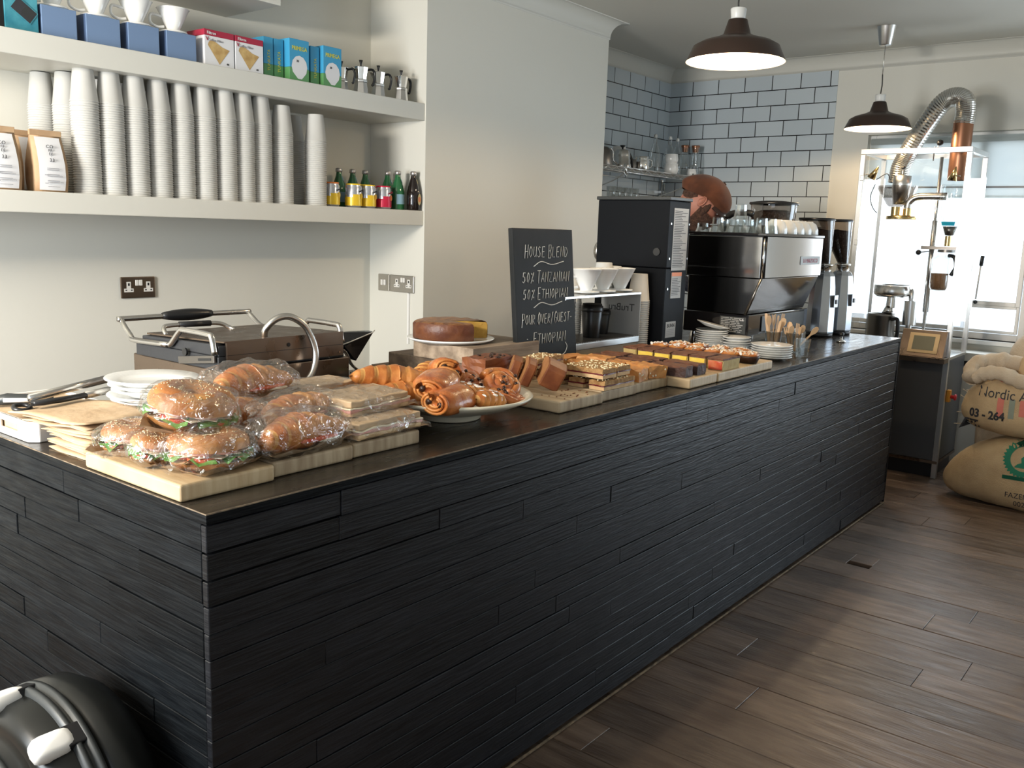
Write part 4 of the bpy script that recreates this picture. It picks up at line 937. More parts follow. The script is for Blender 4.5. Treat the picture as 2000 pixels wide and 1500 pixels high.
# ------------------------------------------------------------------ sandwich press
t = thing('sandwich_press', 'steel double contact grill with tubular handles beside the plates', 'sandwich press', (0, 0, 0))
b_ = MB().box(0.675, 1.190, 0.950, 1.480, 1.008, 1.088)
for fx in (0.70, 1.165):
    for fy in (0.98, 1.45): b_.cyl((fx, fy, 0), 0.016, TZ, 1.009, 12)
b_.build('base', 'bronze_steel', t, bevel=0.004)
MB().box(0.664, 1.170, 0.955, 1.440, 1.089, 1.132).build('grill_plates', 'black_iron', t, bevel=0.003)
MB().prism([(0.955, 1.133), (1.400, 1.133), (1.400, 1.158), (0.975, 1.170), (0.955, 1.165)], 0.665, 1.160, M=Matrix(((0,0,1,0),(1,0,0,0),(0,1,0,0),(0,0,0,1)))).build('lid_core', 'black_iron', t, bevel=0.003)
lid = MB().box(0.690, 1.160, 0.948, 0.956, 1.097, 1.175, 0); lid.box(0.690, 1.160, 0.9475, 0.948, 1.1345, 1.1360, 1); lid.prism([(0.948, 1.1751), (1.395, 1.1605), (1.395, 1.1665), (0.948, 1.1800)], 0.680, 1.160, M=Matrix(((0,0,1,0),(1,0,0,0),(0,1,0,0),(0,0,0,1)))); lid.disc(0.007, 0, 16, 1, M=Matrix.Translation((0.925, 0.9465, 1.152)) @ Matrix.Rotation(PI/2, 4, 'X'))
for q in ((0.698, 1.108), (1.142, 1.110)): lid.cyl((0, 0, 0), 0.004, 0, 0.003, 10, 2, M=Matrix.Translation((q[0], 0.9475, q[1])) @ Matrix.Rotation(PI/2, 4, 'X'))
lid.build('lid', ['bronze_steel', 'black_plastic', 'chrome'], t, bevel=0.0015)
H = MB().tube(bez([(0.650, 1.215, 1.146), (0.650, 1.42, 1.141), (0.655, 1.455, 1.150), (0.660, 1.520, 1.197), (0.690, 1.525, 1.203), (1.140, 1.525, 1.203), (1.175, 1.520, 1.197), (1.175, 1.42, 1.15), (1.172, 1.215, 1.146)], 5), 0.0095, 10); H.build('lift_bar', 'steel', t)
MB().tube([(0.815+0.2*k/10, 1.525, 1.205) for k in range(11)], [0.012+0.010*math.sin(PI*k/10)**0.8 for k in range(11)], 14).build('lift_bar_grip', 'black_plastic', t)
MB().tube(bez([(0.700, 1.31, 1.165), (0.705, 1.33, 1.185), (0.735, 1.335, 1.193), (0.905, 1.335, 1.191), (0.950, 1.32, 1.175), (0.960, 1.30, 1.166)], 5), 0.0075, 10).build('small_handle', 'steel', t)
MB().tube([(0.765, 1.335, 1.194), (0.885, 1.335, 1.192)], 0.0105, 10).build('small_handle_grip', 'black_plastic', t)
for xx in (0.655, 1.166):
    MB().tube(bez([(xx, 1.225, 1.146), (xx, 1.205, 1.150), (xx, 1.150, 1.197), (xx, 1.125, 1.202), (xx, 1.000, 1.200), (xx, 0.975, 1.192), (xx, 0.960, 1.140)], 5), 0.0095, 10).build('side_rail', 'steel', t)
bk = MB(); M = Matrix.Translation((0.655, 1.03, 1.118)) @ Matrix.Rotation(-0.12, 4, 'X'); bk.box(-0.004, 0.002, -0.07, 0.13, -0.012, 0.012, 0, M); bk.box(-0.0055, -0.004, -0.055, 0.015, -0.004, 0.004, 1, M); bk.cyl((0, 0, 0), 0.013, -0.006, 0.0, 14, 1, M=Matrix.Translation((0.655, 1.12, 1.133)) @ Matrix.Rotation(PI/2, 4, 'Y'))
bk.build('hinge_bracket', ['dark_steel', 'black_plastic'], t, bevel=0.002)
MB().tube(bez([(0.860, 0.990, 1.170), (0.855, 0.975, 1.205), (0.885, 0.955, 1.240), (0.935, 0.945, 1.243), (0.985, 0.930, 1.205), (1.010, 0.915, 1.130), (0.995, 0.910, 1.060), (0.955, 0.915, 1.020), (0.930, 0.930, 1.005)], 8), 0.0115, 12).build('cable_conduit', 'steel', t)
t = thing('crumb_scoop', 'black folded metal chute with a bright rim beside the press', 'scoop', (0, 0, 0))
V = [(1.20, 1.16, 1.150), (1.445, 1.10, 1.145), (1.355, 1.10, 1.040), (1.30, 1.10, 1.100), (1.20, 1.12, 1.095), (1.20, 1.19, 1.150), (1.445, 1.13, 1.147), (1.355, 1.13, 1.042), (1.30, 1.13, 1.102), (1.20, 1.15, 1.097)]
MB().add(V, [(0, 1, 3, 4), (1, 2, 3), (5, 9, 8, 6), (6, 8, 7), (0, 5, 6, 1), (1, 6, 7, 2), (2, 7, 8, 3), (3, 8, 9, 4), (4, 9, 5, 0)]).build('chute', 'black_gloss', t)
MB().tube([(1.21, 1.10, 1.092), (1.32, 1.095, 1.115), (1.435, 1.095, 1.143), (1.45, 1.10, 1.150)], 0.0022, 6).build('bright_rim', 'vac_white', t)
MB().tube(bez([(1.23, 1.115, 1.092), (1.300, 1.110, 1.085), (1.335, 1.105, 1.03), (1.365, 1.10, TZ+0.003)], 6), 0.011, 8, ell=0.4).build('steel_leg', 'steel', t)
t = thing('glass_bowl', 'small green-tinted glass bowl behind the croissants', 'bowl', (1.215, 0.895, TZ))
MB().lathe([(0, 0.002), (0.030, 0.0), (0.034, 0.004), (0.052, 0.030), (0.056, 0.034), (0.053, 0.034), (0.032, 0.008), (0, 0.007)], 28).build('bowl_wall', 'glass', t)
MB().lathe([(0, 0.009), (0.030, 0.009), (0.042, 0.022), (0, 0.024)], 24).build('dark_contents', 'lettuce', t)
# ------------------------------------------------------------------ wooden blocks and cake
def block(label, x0, x1, y0, y1, z0, z1, mat, rz=0):
    o = MB().box(0, x1-x0, 0, y1-y0, 0, z1-z0).build('wooden_block', mat, bevel=0.003, loc=(x0, y0, z0)); o.rotation_euler[2] = rz
    return tag(o, label, 'wooden block', 'wooden blocks under the cake')
block('thin dark slab at the bottom of the cake riser', 1.46, 1.95, 0.66, 1.13, TZ, TZ+0.014, 'dark_wood')
block('long dark weathered plank, middle of the cake riser', 1.500, 1.98, 0.635, 1.075, TZ+0.0145, TZ+0.066, 'dark_wood')
block('pale weathered upper block with bark patch under the cake plate', 1.485, 1.88, 0.625, 0.925, TZ+0.0665, TZ+0.126, 'old_wood')
PZ = TZ+0.1265
o = MB().lathe([(0, 0.001), (0.12, 0.0), (0.150, 0.004), (0.163, 0.010), (0.166, 0.014), (0.162, 0.016), (0.14, 0.011), (0, 0.010)], 56).build('cake_plate', 'porcelain', loc=(1.590, 0.830, PZ))
tag(o, 'flat white plate with the round cake on the wooden blocks', 'plate')
t = thing('round_cake', 'round brown syrup cake with a wedge cut out on the white plate', 'cake', (1.590, 0.832, PZ+0.0115)); A0, A1 = -0.72, -1.75+2*PI
def nzf(p, a): return (p[0]*(1+0.02*noise.noise(Vector(p)*30)), p[1]*(1+0.02*noise.noise(Vector(p)*30)), p[2]+0.004*noise.noise(Vector(p)*35))
MB().lathe([(0.134, 0), (0.142, 0.004), (0.142, 0.052), (0.136, 0.062)], 60, a0=A0, a1=A1, fn=nzf).build('cake_side', 'cake_side', t)
MB().lathe([(0.136, 0.062), (0.120, 0.068), (0.07, 0.066), (0.0, 0.064)], 60, a0=A0, a1=A1, fn=nzf).build('cake_crust', 'cake_top', t)
b_ = MB()
for a in (A0, A1): c, s = math.cos(a), math.sin(a); b_.add([(0, 0, 0), (0.134*c, 0.134*s, 0), (0.141*c, 0.141*s, 0.004), (0.141*c, 0.141*s, 0.052), (0.136*c, 0.136*s, 0.061), (0.06*c, 0.06*s, 0.064), (0, 0, 0.063)], [(0, 1, 2, 3, 4, 5, 6)])
b_.build('cut_faces', 'cake_cut', t)
# ------------------------------------------------------------------ cakes on the right-hand boards
CB = TZ+0.0375
def rough_box(b_, x0, x1, y0, y1, z0, z1, mi=0, nz=0.003, seed=0, n=6):
    """box with gently irregular faces"""
    def P(u, v, w_):
        p = Vector((x0+(x1-x0)*u, y0+(y1-y0)*v, z0+(z1-z0)*w_)); k = nz
        return (p.x+k*noise.noise(p*45+Vector((seed, 0, 0))), p.y+k*noise.noise(p*45+Vector((0, seed, 5))), p.z+(k*1.3*noise.noise(p*60+Vector((9, seed, 0))) if w_ > 0 else 0))
    for (A, B_) in (((0, 1), 0), ((0, 1), 1), ((0, 2), 0), ((0, 2), 1), ((1, 2), 0), ((1, 2), 1)):
        V = []; F = []; c = 3-A[0]-A[1]
        for j in range(n+1):
            for i in range(n+1):
                q = [0, 0, 0]; q[A[0]] = i/n; q[A[1]] = j/n; q[c] = B_; V.append(P(*q))
                if i and j: F.append(((j-1)*(n+1)+i-1, (j-1)*(n+1)+i, j*(n+1)+i, j*(n+1)+i-1))
        b_.add(V, F, mi, False)
    return b_
def loaf(label, loc, rot, w_=0.105, h=0.088, d=0.045, seed=0):
    t = thing('loaf_slice', label, 'loaf cake slice', loc, 0, 'slices of dark loaf cake'); t.rotation_euler = rot
    o = [(-w_*0.42, 0), (w_*0.42, 0), (w_*0.5, h*0.78), (w_*0.42, h*0.93), (w_*0.2, h*1.02), (0, h*1.06), (-w_*0.2, h*1.01), (-w_*0.42, h*0.92), (-w_*0.5, h*0.76)]
    M = Matrix(((1,0,0,0),(0,0,-1,0),(0,1,0,0),(0,0,0,1)))
    MB().prism(o, -d/2, d/2, 0, M).build('crust', 'loaf_crust', t, bevel=0.004)
    o2 = [(x_*0.95, y_*0.95+0.003) for x_, y_ in o]; MB().prism(o2, -d/2-0.0012, d/2+0.0012, 0, M).build('crumb', 'loaf_cut', t)
    return t
loaf('thick loaf slice leaning at the front of the first board, cut face to the light', (1.435, 0.262, CB+0.012), (0.42, -0.12, 0.75), 0.11, 0.085, 0.065)
loaf('loaf slice leaning just behind the front one', (1.420, 0.345, CB+0.010), (0.36, -0.1, 0.72), 0.105, 0.085, 0.03)
loaf('loaf slice third back against the loaf piece', (1.425, 0.405, CB+0.008), (0.32, 0, 0.7), 0.105, 0.085, 0.03)
t = thing('loaf_piece', 'uncut dark fruit loaf end at the back of the first board', 'loaf cake', (1.425, 0.49, CB))
rough_box(MB(), -0.085, 0.085, -0.045, 0.055, 0, 0.082, 0, 0.006, 3).build('crust', 'loaf_crust', t); b_ = MB()
for k in range(12): b_.blob((rnd.uniform(-0.07, 0.07), rnd.uniform(-0.04, 0.045), 0.084), (0.009, 0.007, 0.004), 8, 5, nz=0.3, ns=80, seed=k)
b_.build('fruit_topping', 'chocolate', t)
def oat_bar(label, loc, rz, L=0.16, W=0.075, seed=0, grp='oat and jam bars'):
    t = thing('oat_bar', label, 'oat bar', loc, rz, grp); r_ = random.Random(seed)
    rough_box(MB(), -L/2, L/2, -W/2, W/2, 0.0005, 0.0125, 0, 0.002, seed).build('oat_base', 'oat_base', t)
    rough_box(MB(), -L/2-0.001, L/2+0.001, -W/2-0.001, W/2+0.001, 0.013, 0.0165, 0, 0.003, seed+1).build('jam_layer', 'jam_dark', t)
    b_ = rough_box(MB(), -L/2, L/2, -W/2, W/2, 0.017, 0.0315, 0, 0.004, seed+2)
    for k in range(60): b_.blob((r_.uniform(-L/2, L/2)*0.95, r_.uniform(-W/2, W/2)*0.93, 0.0325), (0.004, 0.003, 0.0022), 6, 4, 1)
    b_.build('crumble_top', ['oat', 'seed'], t); return t
for k, (y, l) in enumerate(((0.128, 'lower oat and jam bar nearest the front of the second board'), (0.212, 'lower oat and jam bar second from the front'), (0.298, 'lower oat and jam bar third from the front'))):
    oat_bar(l, (1.632, y, CB), 0, 0.19, 0.06, k)
oat_bar('top crosswise oat bar with seeds, nearer the loaf slices', (1.580, 0.190, CB+0.037), PI/2, 0.165, 0.08, 4)
oat_bar('top crosswise oat bar with seeds, nearer the blondies', (1.678, 0.195, CB+0.037), PI/2, 0.165, 0.08, 5)
oat_bar('oat bar lying at the back of the second board, under another', (1.640, 0.445, CB), 0.1, 0.2, 0.09, 6)
oat_bar('seed-topped oat bar on top at the back of the second board', (1.645, 0.445, CB+0.037), 0.15, 0.19, 0.09, 7)
def blondie(label, loc, rot, L, W, H, seed):
    t = thing('blondie_square', label, 'blondie', loc, 0, 'orange blondie squares'); t.rotation_euler = rot; r_ = random.Random(seed)
    b_ = rough_box(MB(), -L/2, L/2, -W/2, W/2, 0, H, 0, 0.006, seed); b_.build('golden_crust', 'blondie', t)
    b_ = rough_box(MB(), L/2-0.004, L/2+0.003, -W/2+0.002, W/2-0.002, 0.003, H-0.004, 0, 0.003, seed)
    for k in range(4): b_.blob((r_.uniform(-L/2, L/2), -W/2-0.0005, r_.uniform(0.006, H-0.006)), (0.004, 0.0025, 0.004), 7, 5, 1)
    b_.build('pale_cut_face', ['blondie_cut', 'cheese'], t); return t
for k, a in enumerate([((1.812, 0.165, CB), (0, 0, 0.15), 0.085, 0.10, 0.042, 'blondie chunk at the front of the third board, nearer the oat bars'), ((1.925, 0.170, CB), (0, 0.05, -0.25), 0.09, 0.12, 0.045, 'blondie chunk at the front of the third board, nearer the brownies'),
        ((1.905, 0.275, CB), (0, 0, 0.1), 0.10, 0.07, 0.045, 'blondie chunk in the second row of the third board'), ((1.815, 0.365, CB), (0, 0, 0.05), 0.10, 0.12, 0.042, 'wide blondie slab behind the oat bars'), ((1.925, 0.385, CB), (0, 0, 0.1), 0.09, 0.12, 0.05, 'blondie slab at the back beside the brownies'), ((1.86, 0.485, CB), (0, 0, 0), 0.17, 0.07, 0.045, 'blondie strip at the very back of the third board')]):
    blondie(a[5], a[0], a[1], a[2], a[3], a[4], k+3)
def brownie(label, x0, x1, y0, y1, rz, seed, z=CB):
    cx, cy = (x0+x1)/2, (y0+y1)/2
    o = rough_box(MB(), x0-cx, x1-cx, y0-cy, y1-cy, 0, 0.040, 0, 0.003, seed); o.f = o.f; V = len(o.v)
    o = o.build('brownie', ['brownie', 'choc_top'], loc=(cx, cy, z)); o.rotation_euler[2] = rz
    for p in o.data.polygons:
        if p.normal.z > 0.6 or (p.center.z > 0.036): p.material_index = 1
    return tag(o, label, 'brownie', 'dark chocolate brownies')
for k, a in enumerate([(2.000, 2.062, 0.050, 0.195, 'frontmost brownie on the forward board, left of two'), (2.098, 2.158, 0.045, 0.195, 'frontmost brownie on the forward board, right of two'), (2.005, 2.065, 0.215, 0.345, 'brownie in the second row of the forward board, left'), (2.100, 2.165, 0.210, 0.355, 'brownie in the second row of the forward board, right'),
        (2.01, 2.075, 0.365, 0.48, 'brownie in the back row of the forward board, left'), (2.105, 2.17, 0.370, 0.485, 'brownie in the back row of the forward board, right')]):
    brownie(a[4], *a[:4], 0.06*(-1)**k, k)
def topped(label, x0, x1, y0, y1, face, seed, H=0.046):
    t = thing('chocolate_slice', label, 'cake slice', (x0, y0, CB), 0, 'chocolate topped cake slices'); W, D = x1-x0, y1-y0
    rough_box(MB(), 0, W, 0, D, 0, H-0.008, 0, 0.002, seed).build('sponge', 'sponge_pale', t)
    rough_box(MB(), -0.003, 0.0, 0.003, D-0.003, 0.002, H-0.010, 0, 0.002, seed+1).build('filling_face', face, t)
    rough_box(MB(), -0.003, W+0.001, -0.001, D+0.001, H-0.0078, H, 0, 0.003, seed+2).build('chocolate_top', 'choc_top', t); return t
topped('chocolate topped slice with a red end, front of the last board', 2.272, 2.420, 0.030, 0.094, 'jam_red', 1)
for k in range(4): topped('chocolate topped slice with a yellow end, %s behind the red one' % ['first', 'second', 'third', 'fourth'][k], 2.285+0.004*(k % 2), 2.425, 0.112+k*0.079, 0.182+k*0.079, 'sponge_yellow', 5+3*k)
topped('chocolate topped slice at the back corner by the coffee grinder', 2.30, 2.44, 0.432, 0.495, 'sponge_pale', 31)
def tart(label, loc, s, seed):
    t = thing('almond_tart', label, 'almond tart', loc, rnd.uniform(0, 3), 'almond topped tarts'); r_ = random.Random(seed)
    MB().lathe([(0, 0), (0.040*s, 0), (0.052*s, 0.026), (0.051*s, 0.030), (0, 0.031)], 20, fn=lambda p, a: (p[0]*(1+0.05*math.sin(a*3+seed)), p[1]*(1+0.05*math.cos(a*2)), p[2])).build('chocolate_base', 'chocolate' if seed % 3 == 2 else 'loaf_crust', t)
    b_ = MB().blob((0, 0, 0.033), (0.046*s, 0.044*s, 0.012), 16, 8, 1, nz=0.3, ns=40, seed=seed)
    for k in range(34):
        a = r_.uniform(0, 2*PI); q = r_.uniform(0, 0.046)*s; M = Matrix.Translation((q*math.cos(a), q*math.sin(a), 0.043-0.10*q*q/0.04)) @ Euler((r_.uniform(-0.9, 0.9), r_.uniform(-0.9, 0.9), r_.uniform(0, 3))).to_matrix().to_4x4()
        b_.blob((0, 0, 0), (0.0095, 0.006, 0.0012), 8, 4, 2 if (r_.random() < 0.35 or seed < 2) else 0, M=M)
    b_.build('flaked_almonds', ['almond_flake', 'crust', 'sugar'], t); return t
for k, (x, y, l) in enumerate([(2.560, 0.470, 'sugar dusted tart at the back beside the dark grinder'), (2.575, 0.385, 'sugar dusted tart second from the back'), (2.560, 0.300, 'almond tart third from the back'), (2.565, 0.215, 'almond tart fourth from the back'), (2.560, 0.135, 'almond tart next to the front one'), (2.575, 0.062, 'front chocolate based almond tart at the board end'),
        (2.668, 0.430, 'almond tart in the rear row near the first saucer stack'), (2.672, 0.335, 'almond tart in the middle of the rear row'), (2.668, 0.235, 'almond tart in the rear row behind the fourth'), (2.675, 0.140, 'almond tart in the rear row behind the front pair')]):
    tart(l, (x, y, CB), 0.92, k)
cr = MB()
for k in range(26): cr.blob((rnd.uniform(1.30, 1.50), rnd.uniform(0.10, 0.2), CB+0.001), (0.0035, 0.0025, 0.0012), 6, 4, nz=0.4, ns=200, seed=k)
tag(cr.build('cake_crumbs', 'loaf_crust'), 'scattered loaf crumbs on the front of the first cake board', 'crumbs', None, 'stuff')
# ------------------------------------------------------------------ chalkboard
t = thing('chalkboard', 'tall black chalkboard listing the house blend and pour over coffees', 'chalkboard', (1.950, 0.625, TZ), 0, None, -0.095)
MB().box(-0.196, 0.196, -0.001, 0.021, 0.0, 0.560).build('slate_panel', 'slate', t, bevel=0.002)
GL = {'A': [[(0,0),(.35,1),(.7,0)],[(.12,.35),(.58,.35)]], 'B': [[(0,0),(0,1),(.45,1),(.55,.78),(.4,.55),(0,.52)],[(.4,.52),(.62,.28),(.5,0),(0,0)]], 'D': [[(0,0),(0,1),(.4,.92),(.65,.5),(.4,.05),(0,0)]],
 'E': [[(.55,1),(0,1),(0,0),(.55,0)],[(0,.52),(.45,.52)]], 'G': [[(.6,.85),(.35,1),(.05,.75),(0,.35),(.25,0),(.6,.15),(.6,.45),(.35,.45)]], 'H': [[(0,0),(0,1)],[(.6,0),(.6,1)],[(0,.5),(.6,.5)]], 'I': [[(.1,0),(.1,1)]],
 'L': [[(0,1),(0,0),(.5,0)]], 'N': [[(0,0),(0,1),(.58,0),(.6,1.08)]], 'O': [[(.3,1),(.05,.75),(.02,.3),(.3,0),(.58,.3),(.56,.75),(.3,1)]], 'P': [[(0,-.1),(0,1),(.5,.95),(.55,.65),(.35,.48),(0,.48)]],
 'R': [[(0,0),(0,1),(.5,.95),(.5,.6),(0,.5),(.6,0)]], 'S': [[(.55,.9),(.3,1),(.05,.8),(.5,.35),(.45,.05),(.2,0),(0,.12)]], 'T': [[(-.05,1),(.65,1)],[(.3,1),(.3,0)]], 'U': [[(0,1),(0,.2),(.25,0),(.55,.2),(.58,1)],[(.58,.3),(.62,0)]], 'V': [[(0,1),(.3,0),(.6,1)]],
 'Z': [[(0,1),(.55,1),(0,0),(.58,0)]], '5': [[(.5,1),(.08,1),(.04,.58),(.4,.6),(.5,.25),(.25,0),(0,.1)]], '0': [[(.25,1),(.02,.6),(.1,.1),(.3,0),(.5,.4),(.45,.85),(.25,1)]], '%': [[(.55,1),(0,-.1)],[(.1,.95),(.02,.8),(.12,.72),(.2,.85),(.1,.95)],[(.45,.25),(.38,.12),(.48,.02),(.56,.15),(.45,.25)]],
 '/': [[(.4,1.15),(0,-.15)]], '-': [[(0,.45),(.3,.45)]], '=': [[(0,.35),(.18,.35)],[(0,.6),(.18,.6)]]}
cb_ = MB(); rc = random.Random(4)
def chalk(s_, x0, x1, z, h):
    wt = [0.55 if c == ' ' else 0.5 if c == 'I' else 1.0 for c in s_]; adv = (x1-x0)/sum(wt); x = x0
    for i, c in enumerate(s_):
        k = h*(1.30 if (i == 0 or s_[i-1] in ' /-=') and c.isalpha() else 1.0); lw = adv*1.04
        if c != ' ':
            for st in GL[c]:
                cb_.tube([(x+px*lw+pz*k*0.16, -0.0022, z+pz*k-(k-h)*0.35+rc.uniform(-0.0006, 0.0006)) for px, pz in st], 0.0014, 5)
        x += adv*wt[i]
chalk('HOUSE BLEND', -0.130, 0.160, 0.450, 0.040); chalk('50% TANZANIAN', -0.150, 0.165, 0.352, 0.038); chalk('50% ETHIOPIAN', -0.150, 0.150, 0.288, 0.036)
chalk('POUR OVER/GUEST-', -0.165, 0.178, 0.190, 0.037); chalk('= ETHIOPIAN', -0.140, 0.125, 0.112, 0.038)
for (x0, x1, z, a) in ((-0.075, 0.125, 0.422, 1), (-0.085, 0.105, 0.262, 1)): cb_.tube(bez([(x0, -0.0022, z-0.008), (x0+0.05, -0.0022, z+0.010), (x0+0.12, -0.0022, z-0.002), (x1, -0.0022, z+0.010)], 8), 0.0018, 5)
cb_.tube(bez([(-0.10, -0.0022, 0.030), (-0.07, -0.0022, 0.055), (0.02, -0.0022, 0.052), (0.10, -0.0022, 0.058), (0.128, -0.0022, 0.085), (0.118, -0.0022, 0.105)], 8), 0.0018, 5)
cb_.build('chalk_writing', 'chalk', t)
# ------------------------------------------------------------------ pour-over stand
t = thing('pour_over_stand', 'steel pour over stand on a pale wooden box behind the chalkboard', 'stand', (0, 0, 0))
MB().box(2.10, 2.672, 0.655, 0.855, TZ, TZ+0.058).build('wooden_box', 'box_wood', t, bevel=0.003)
MB().box(2.08, 2.676, 0.645, 0.865, TZ+0.0585, TZ+0.085).build('drip_tray', 'aluminium', t, bevel=0.002)
b_ = MB()
for k in range(46): b_.box(2.09+k*0.0127, 2.09+k*0.0127+0.006, 0.655, 0.855, TZ+0.0852, TZ+0.0875)
b_.build('drip_grille', 'dark_steel', t)
MB().box(2.08, 2.684, 0.650, 0.862, 1.276, 1.286).build('top_plate', 'aluminium', t, bevel=0.001)
MB().box(2.679, 2.684, 0.650, 0.862, TZ+0.086, 1.276).build('end_panel', 'label_grey', t)
text('TruBru', 0.048, 'vac_grey', t, (2.6784, 0.750, 1.195), (PI/2, 0, PI/2), name='panel_lettering')
MB().box(2.08, 2.085, 0.650, 0.862, TZ+0.086, 1.276).build('end_panel', 'steel', t)
b_ = MB(); [b_.cyl((2.44, 0.85, 0), 0.004+0.0015*(k % 2), 1.09+k*0.0093, 1.099+k*0.0093, 10) for k in range(20)]; b_.build('threaded_rod', 'dark_steel', t)
for x, l, rz in ((2.335, 'white dripper on the steel stand nearest the chalkboard', 2.6), (2.470, 'white dripper in the middle of the steel stand', 2.5), (2.612, 'white dripper at the dark grinder end of the stand', 2.4)):
    dripper('coffee_dripper', l, (x, 0.722, 1.2865), rz, 'white drippers on the steel stand', 1.10)
def up_cup(label, loc, rz=0, rot=None, s=1.0):
    o = top0.copy(); COL.objects.link(o); o.location = loc; o.scale = (s, s, s); del o['label'], o['category'], o['group']
    if rot: o.rotation_euler = rot
    return tag(o, label, 'paper cup', 'loose paper cups by the steel stand')
up_cup('upturned paper cup behind the drippers on the steel stand', (2.600, 0.805, 1.2865), s=1.0)
up_cup('second upturned paper cup behind the end dripper', (2.650, 0.780, 1.2865), s=0.88)
def travel(label, x, y, z, h, r):
    t = thing('travel_cup', label, 'travel cup', (x, y, z), 0, 'black reusable cups')
    MB().lathe([(0, 0), (r*0.72, 0), (r*0.74, 0.003), (r*0.95, h*0.80), (r*0.93, h*0.81), (0, h*0.81)], 28).build('cup_body', 'black_plastic', t)
    MB().lathe([(r*0.98, h*0.77), (r*1.0, h*0.78), (r*0.98, h*0.93), (r*0.9, h*0.94), (r*0.86, h), (r*0.8, h*0.99), (0, h*0.97)], 28).build('lid', 'black_plastic', t)
travel('larger black lidded travel cup on the steel drip tray', 2.425, 0.745, TZ+0.088, 0.150, 0.050)
travel('smaller black travel cup behind the larger one on the drip tray', 2.590, 0.800, TZ+0.088, 0.115, 0.043)
def cup_stack(x, y, z, n, lab):
    for k in range(n):
        full = k == n-1; o = (top0 if full else rim0).copy(); COL.objects.link(o); o.location = (x, y, z+k*0.0092)
        for q in ('label', 'category', 'group'): del o[q]
        tag(o, ('top upturned paper cup of the ' if full else 'paper cup nested in the ')+lab, 'paper cup', 'cups in the '+lab)
cup_stack(2.738, 0.695, TZ, 27, 'tall stack against the dark coffee grinder')
cup_stack(2.530, 0.935, TZ, 25, 'stack seen through the steel stand')
# ------------------------------------------------------------------ tall bulk coffee grinder
t = thing('bulk_grinder', 'tall dark grey coffee grinder with warning labels behind the tarts', 'coffee grinder', (2.787, 0.588, TZ))
W, D = 0.205, 0.385
MB().box(0, W, 0, D, 0.02, 0.395).build('lower_housing', 'machine_black', t, bevel=0.004)
MB().box(-0.002, W+0.001, -0.002, D, 0.397, 0.705).build('upper_housing', 'machine_black', t, bevel=0.004)
MB().box(-0.008, W+0.006, -0.008, D+0.008, 0.7055, 0.722).build('lid', 'vac_grey', t, bevel=0.003)
MB().box(0.01, W-0.01, 0.01, D-0.01, 0.0, 0.0195).build('foot', 'black_plastic', t)
MB().lathe([(0, 0), (0.050, 0.0), (0.052, 0.004), (0.048, 0.022), (0, 0.024)], 32, M=Matrix.Translation((0.055, D, 0.46)) @ Matrix.Rotation(-PI/2, 4, 'X')).build('grind_dial', 'steel', t)
MB().cyl((0, 0, 0), 0.018, 0, 0.006, 20, M=Matrix.Translation((-0.002, 0.05, 0.47)) @ Matrix.Rotation(-PI/2, 4, 'Y')).build('side_plug', 'black_plastic', t)
lb = MB().box(0.045, 0.185, -0.0035, -0.0022, 0.385, 0.672).build('instruction_label', 'label_grey', t)
b_ = MB(); r_ = random.Random(8)
for k in range(34):
    z = 0.658-k*0.0078; b_.box(0.052, 0.052+r_.uniform(0.06, 0.125), -0.0039, -0.0036, z, z+0.0024)
b_.build('small_print', 'ink', lb)
lb = MB().box(0.055, 0.150, -0.0035, -0.0002, 0.255, 0.375).build('warning_label', 'label_grey', t)
MB().box(0.055, 0.150, -0.0042, -0.0036, 0.358, 0.376).build('red_strip', 'orange_print', lb)
b_ = MB()
for k in range(11): b_.box(0.060, 0.060+r_.uniform(0.05, 0.085), -0.0039, -0.0036, 0.345-k*0.0075, 0.3472-k*0.0075)
b_.build('small_print', 'ink', lb)
lb = MB().box(0.030, 0.125, -0.0012, -0.0003, 0.070, 0.145).build('maker_sticker', 'label_grey', t); text('BUNN', 0.026, 'ink', lb, (0.078, -0.0014, 0.118), FRONT)
b_ = MB()
for k in range(4): b_.box(0.040, 0.112, -0.0016, -0.0013, 0.082+k*0.008, 0.085+k*0.008)
b_.build('small_print', 'grey_ink', lb)
b_ = MB()
for (x, z) in ((0.02, 0.60), (0.02, 0.44), (W-0.01, 0.60), (W-0.012, 0.44), (0.02, 0.30)): b_.cyl((0, 0, 0), 0.005, 0, 0.003, 8, M=Matrix.Translation((x, -0.002, z)) @ Matrix.Rotation(PI/2, 4, 'X'))
b_.build('screw', 'chrome', t)
# steam wand seen between the grinder and the machine
# ------------------------------------------------------------------ espresso machine
t = thing('espresso_machine', 'large two tone steel espresso machine with its back to the counter front', 'espresso machine', (-0.0586, -0.0922, 0.0976)); t.scale = (0.937, 0.937, 0.937)
def mp(x, y): return -0.0586+0.937*x, -0.0922+0.937*y
X0, X1 = 3.580, 4.415
YZ = Matrix(((0,0,1,0),(1,0,0,0),(0,1,0,0),(0,0,0,1)))
MB().box(X0+0.012, X1, 0.462, 0.900, 1.338, 1.558).build('upper_body', 'black_iron', t, bevel=0.003)
MB().box(X0+0.018, X1-0.004, 0.450, 0.4615, 1.340, 1.555).build('back_panel', 'mirror_steel', t, bevel=0.002)
MB().box(X0-0.002, X0+0.0115, 0.470, 0.895, 1.338, 1.552).build('side_panel', 'mirror_steel', t, bevel=0.002)
MB().tube([(X0+0.004, 0.460, 1.338), (X0+0.004, 0.460, 1.556)], 0.006, 8, 1).tube([(X0+0.016, 0.452, 1.338), (X0+0.016, 0.452, 1.556)], 0.004, 8).build('corner_trim', ['black_plastic', 'chrome'], t)
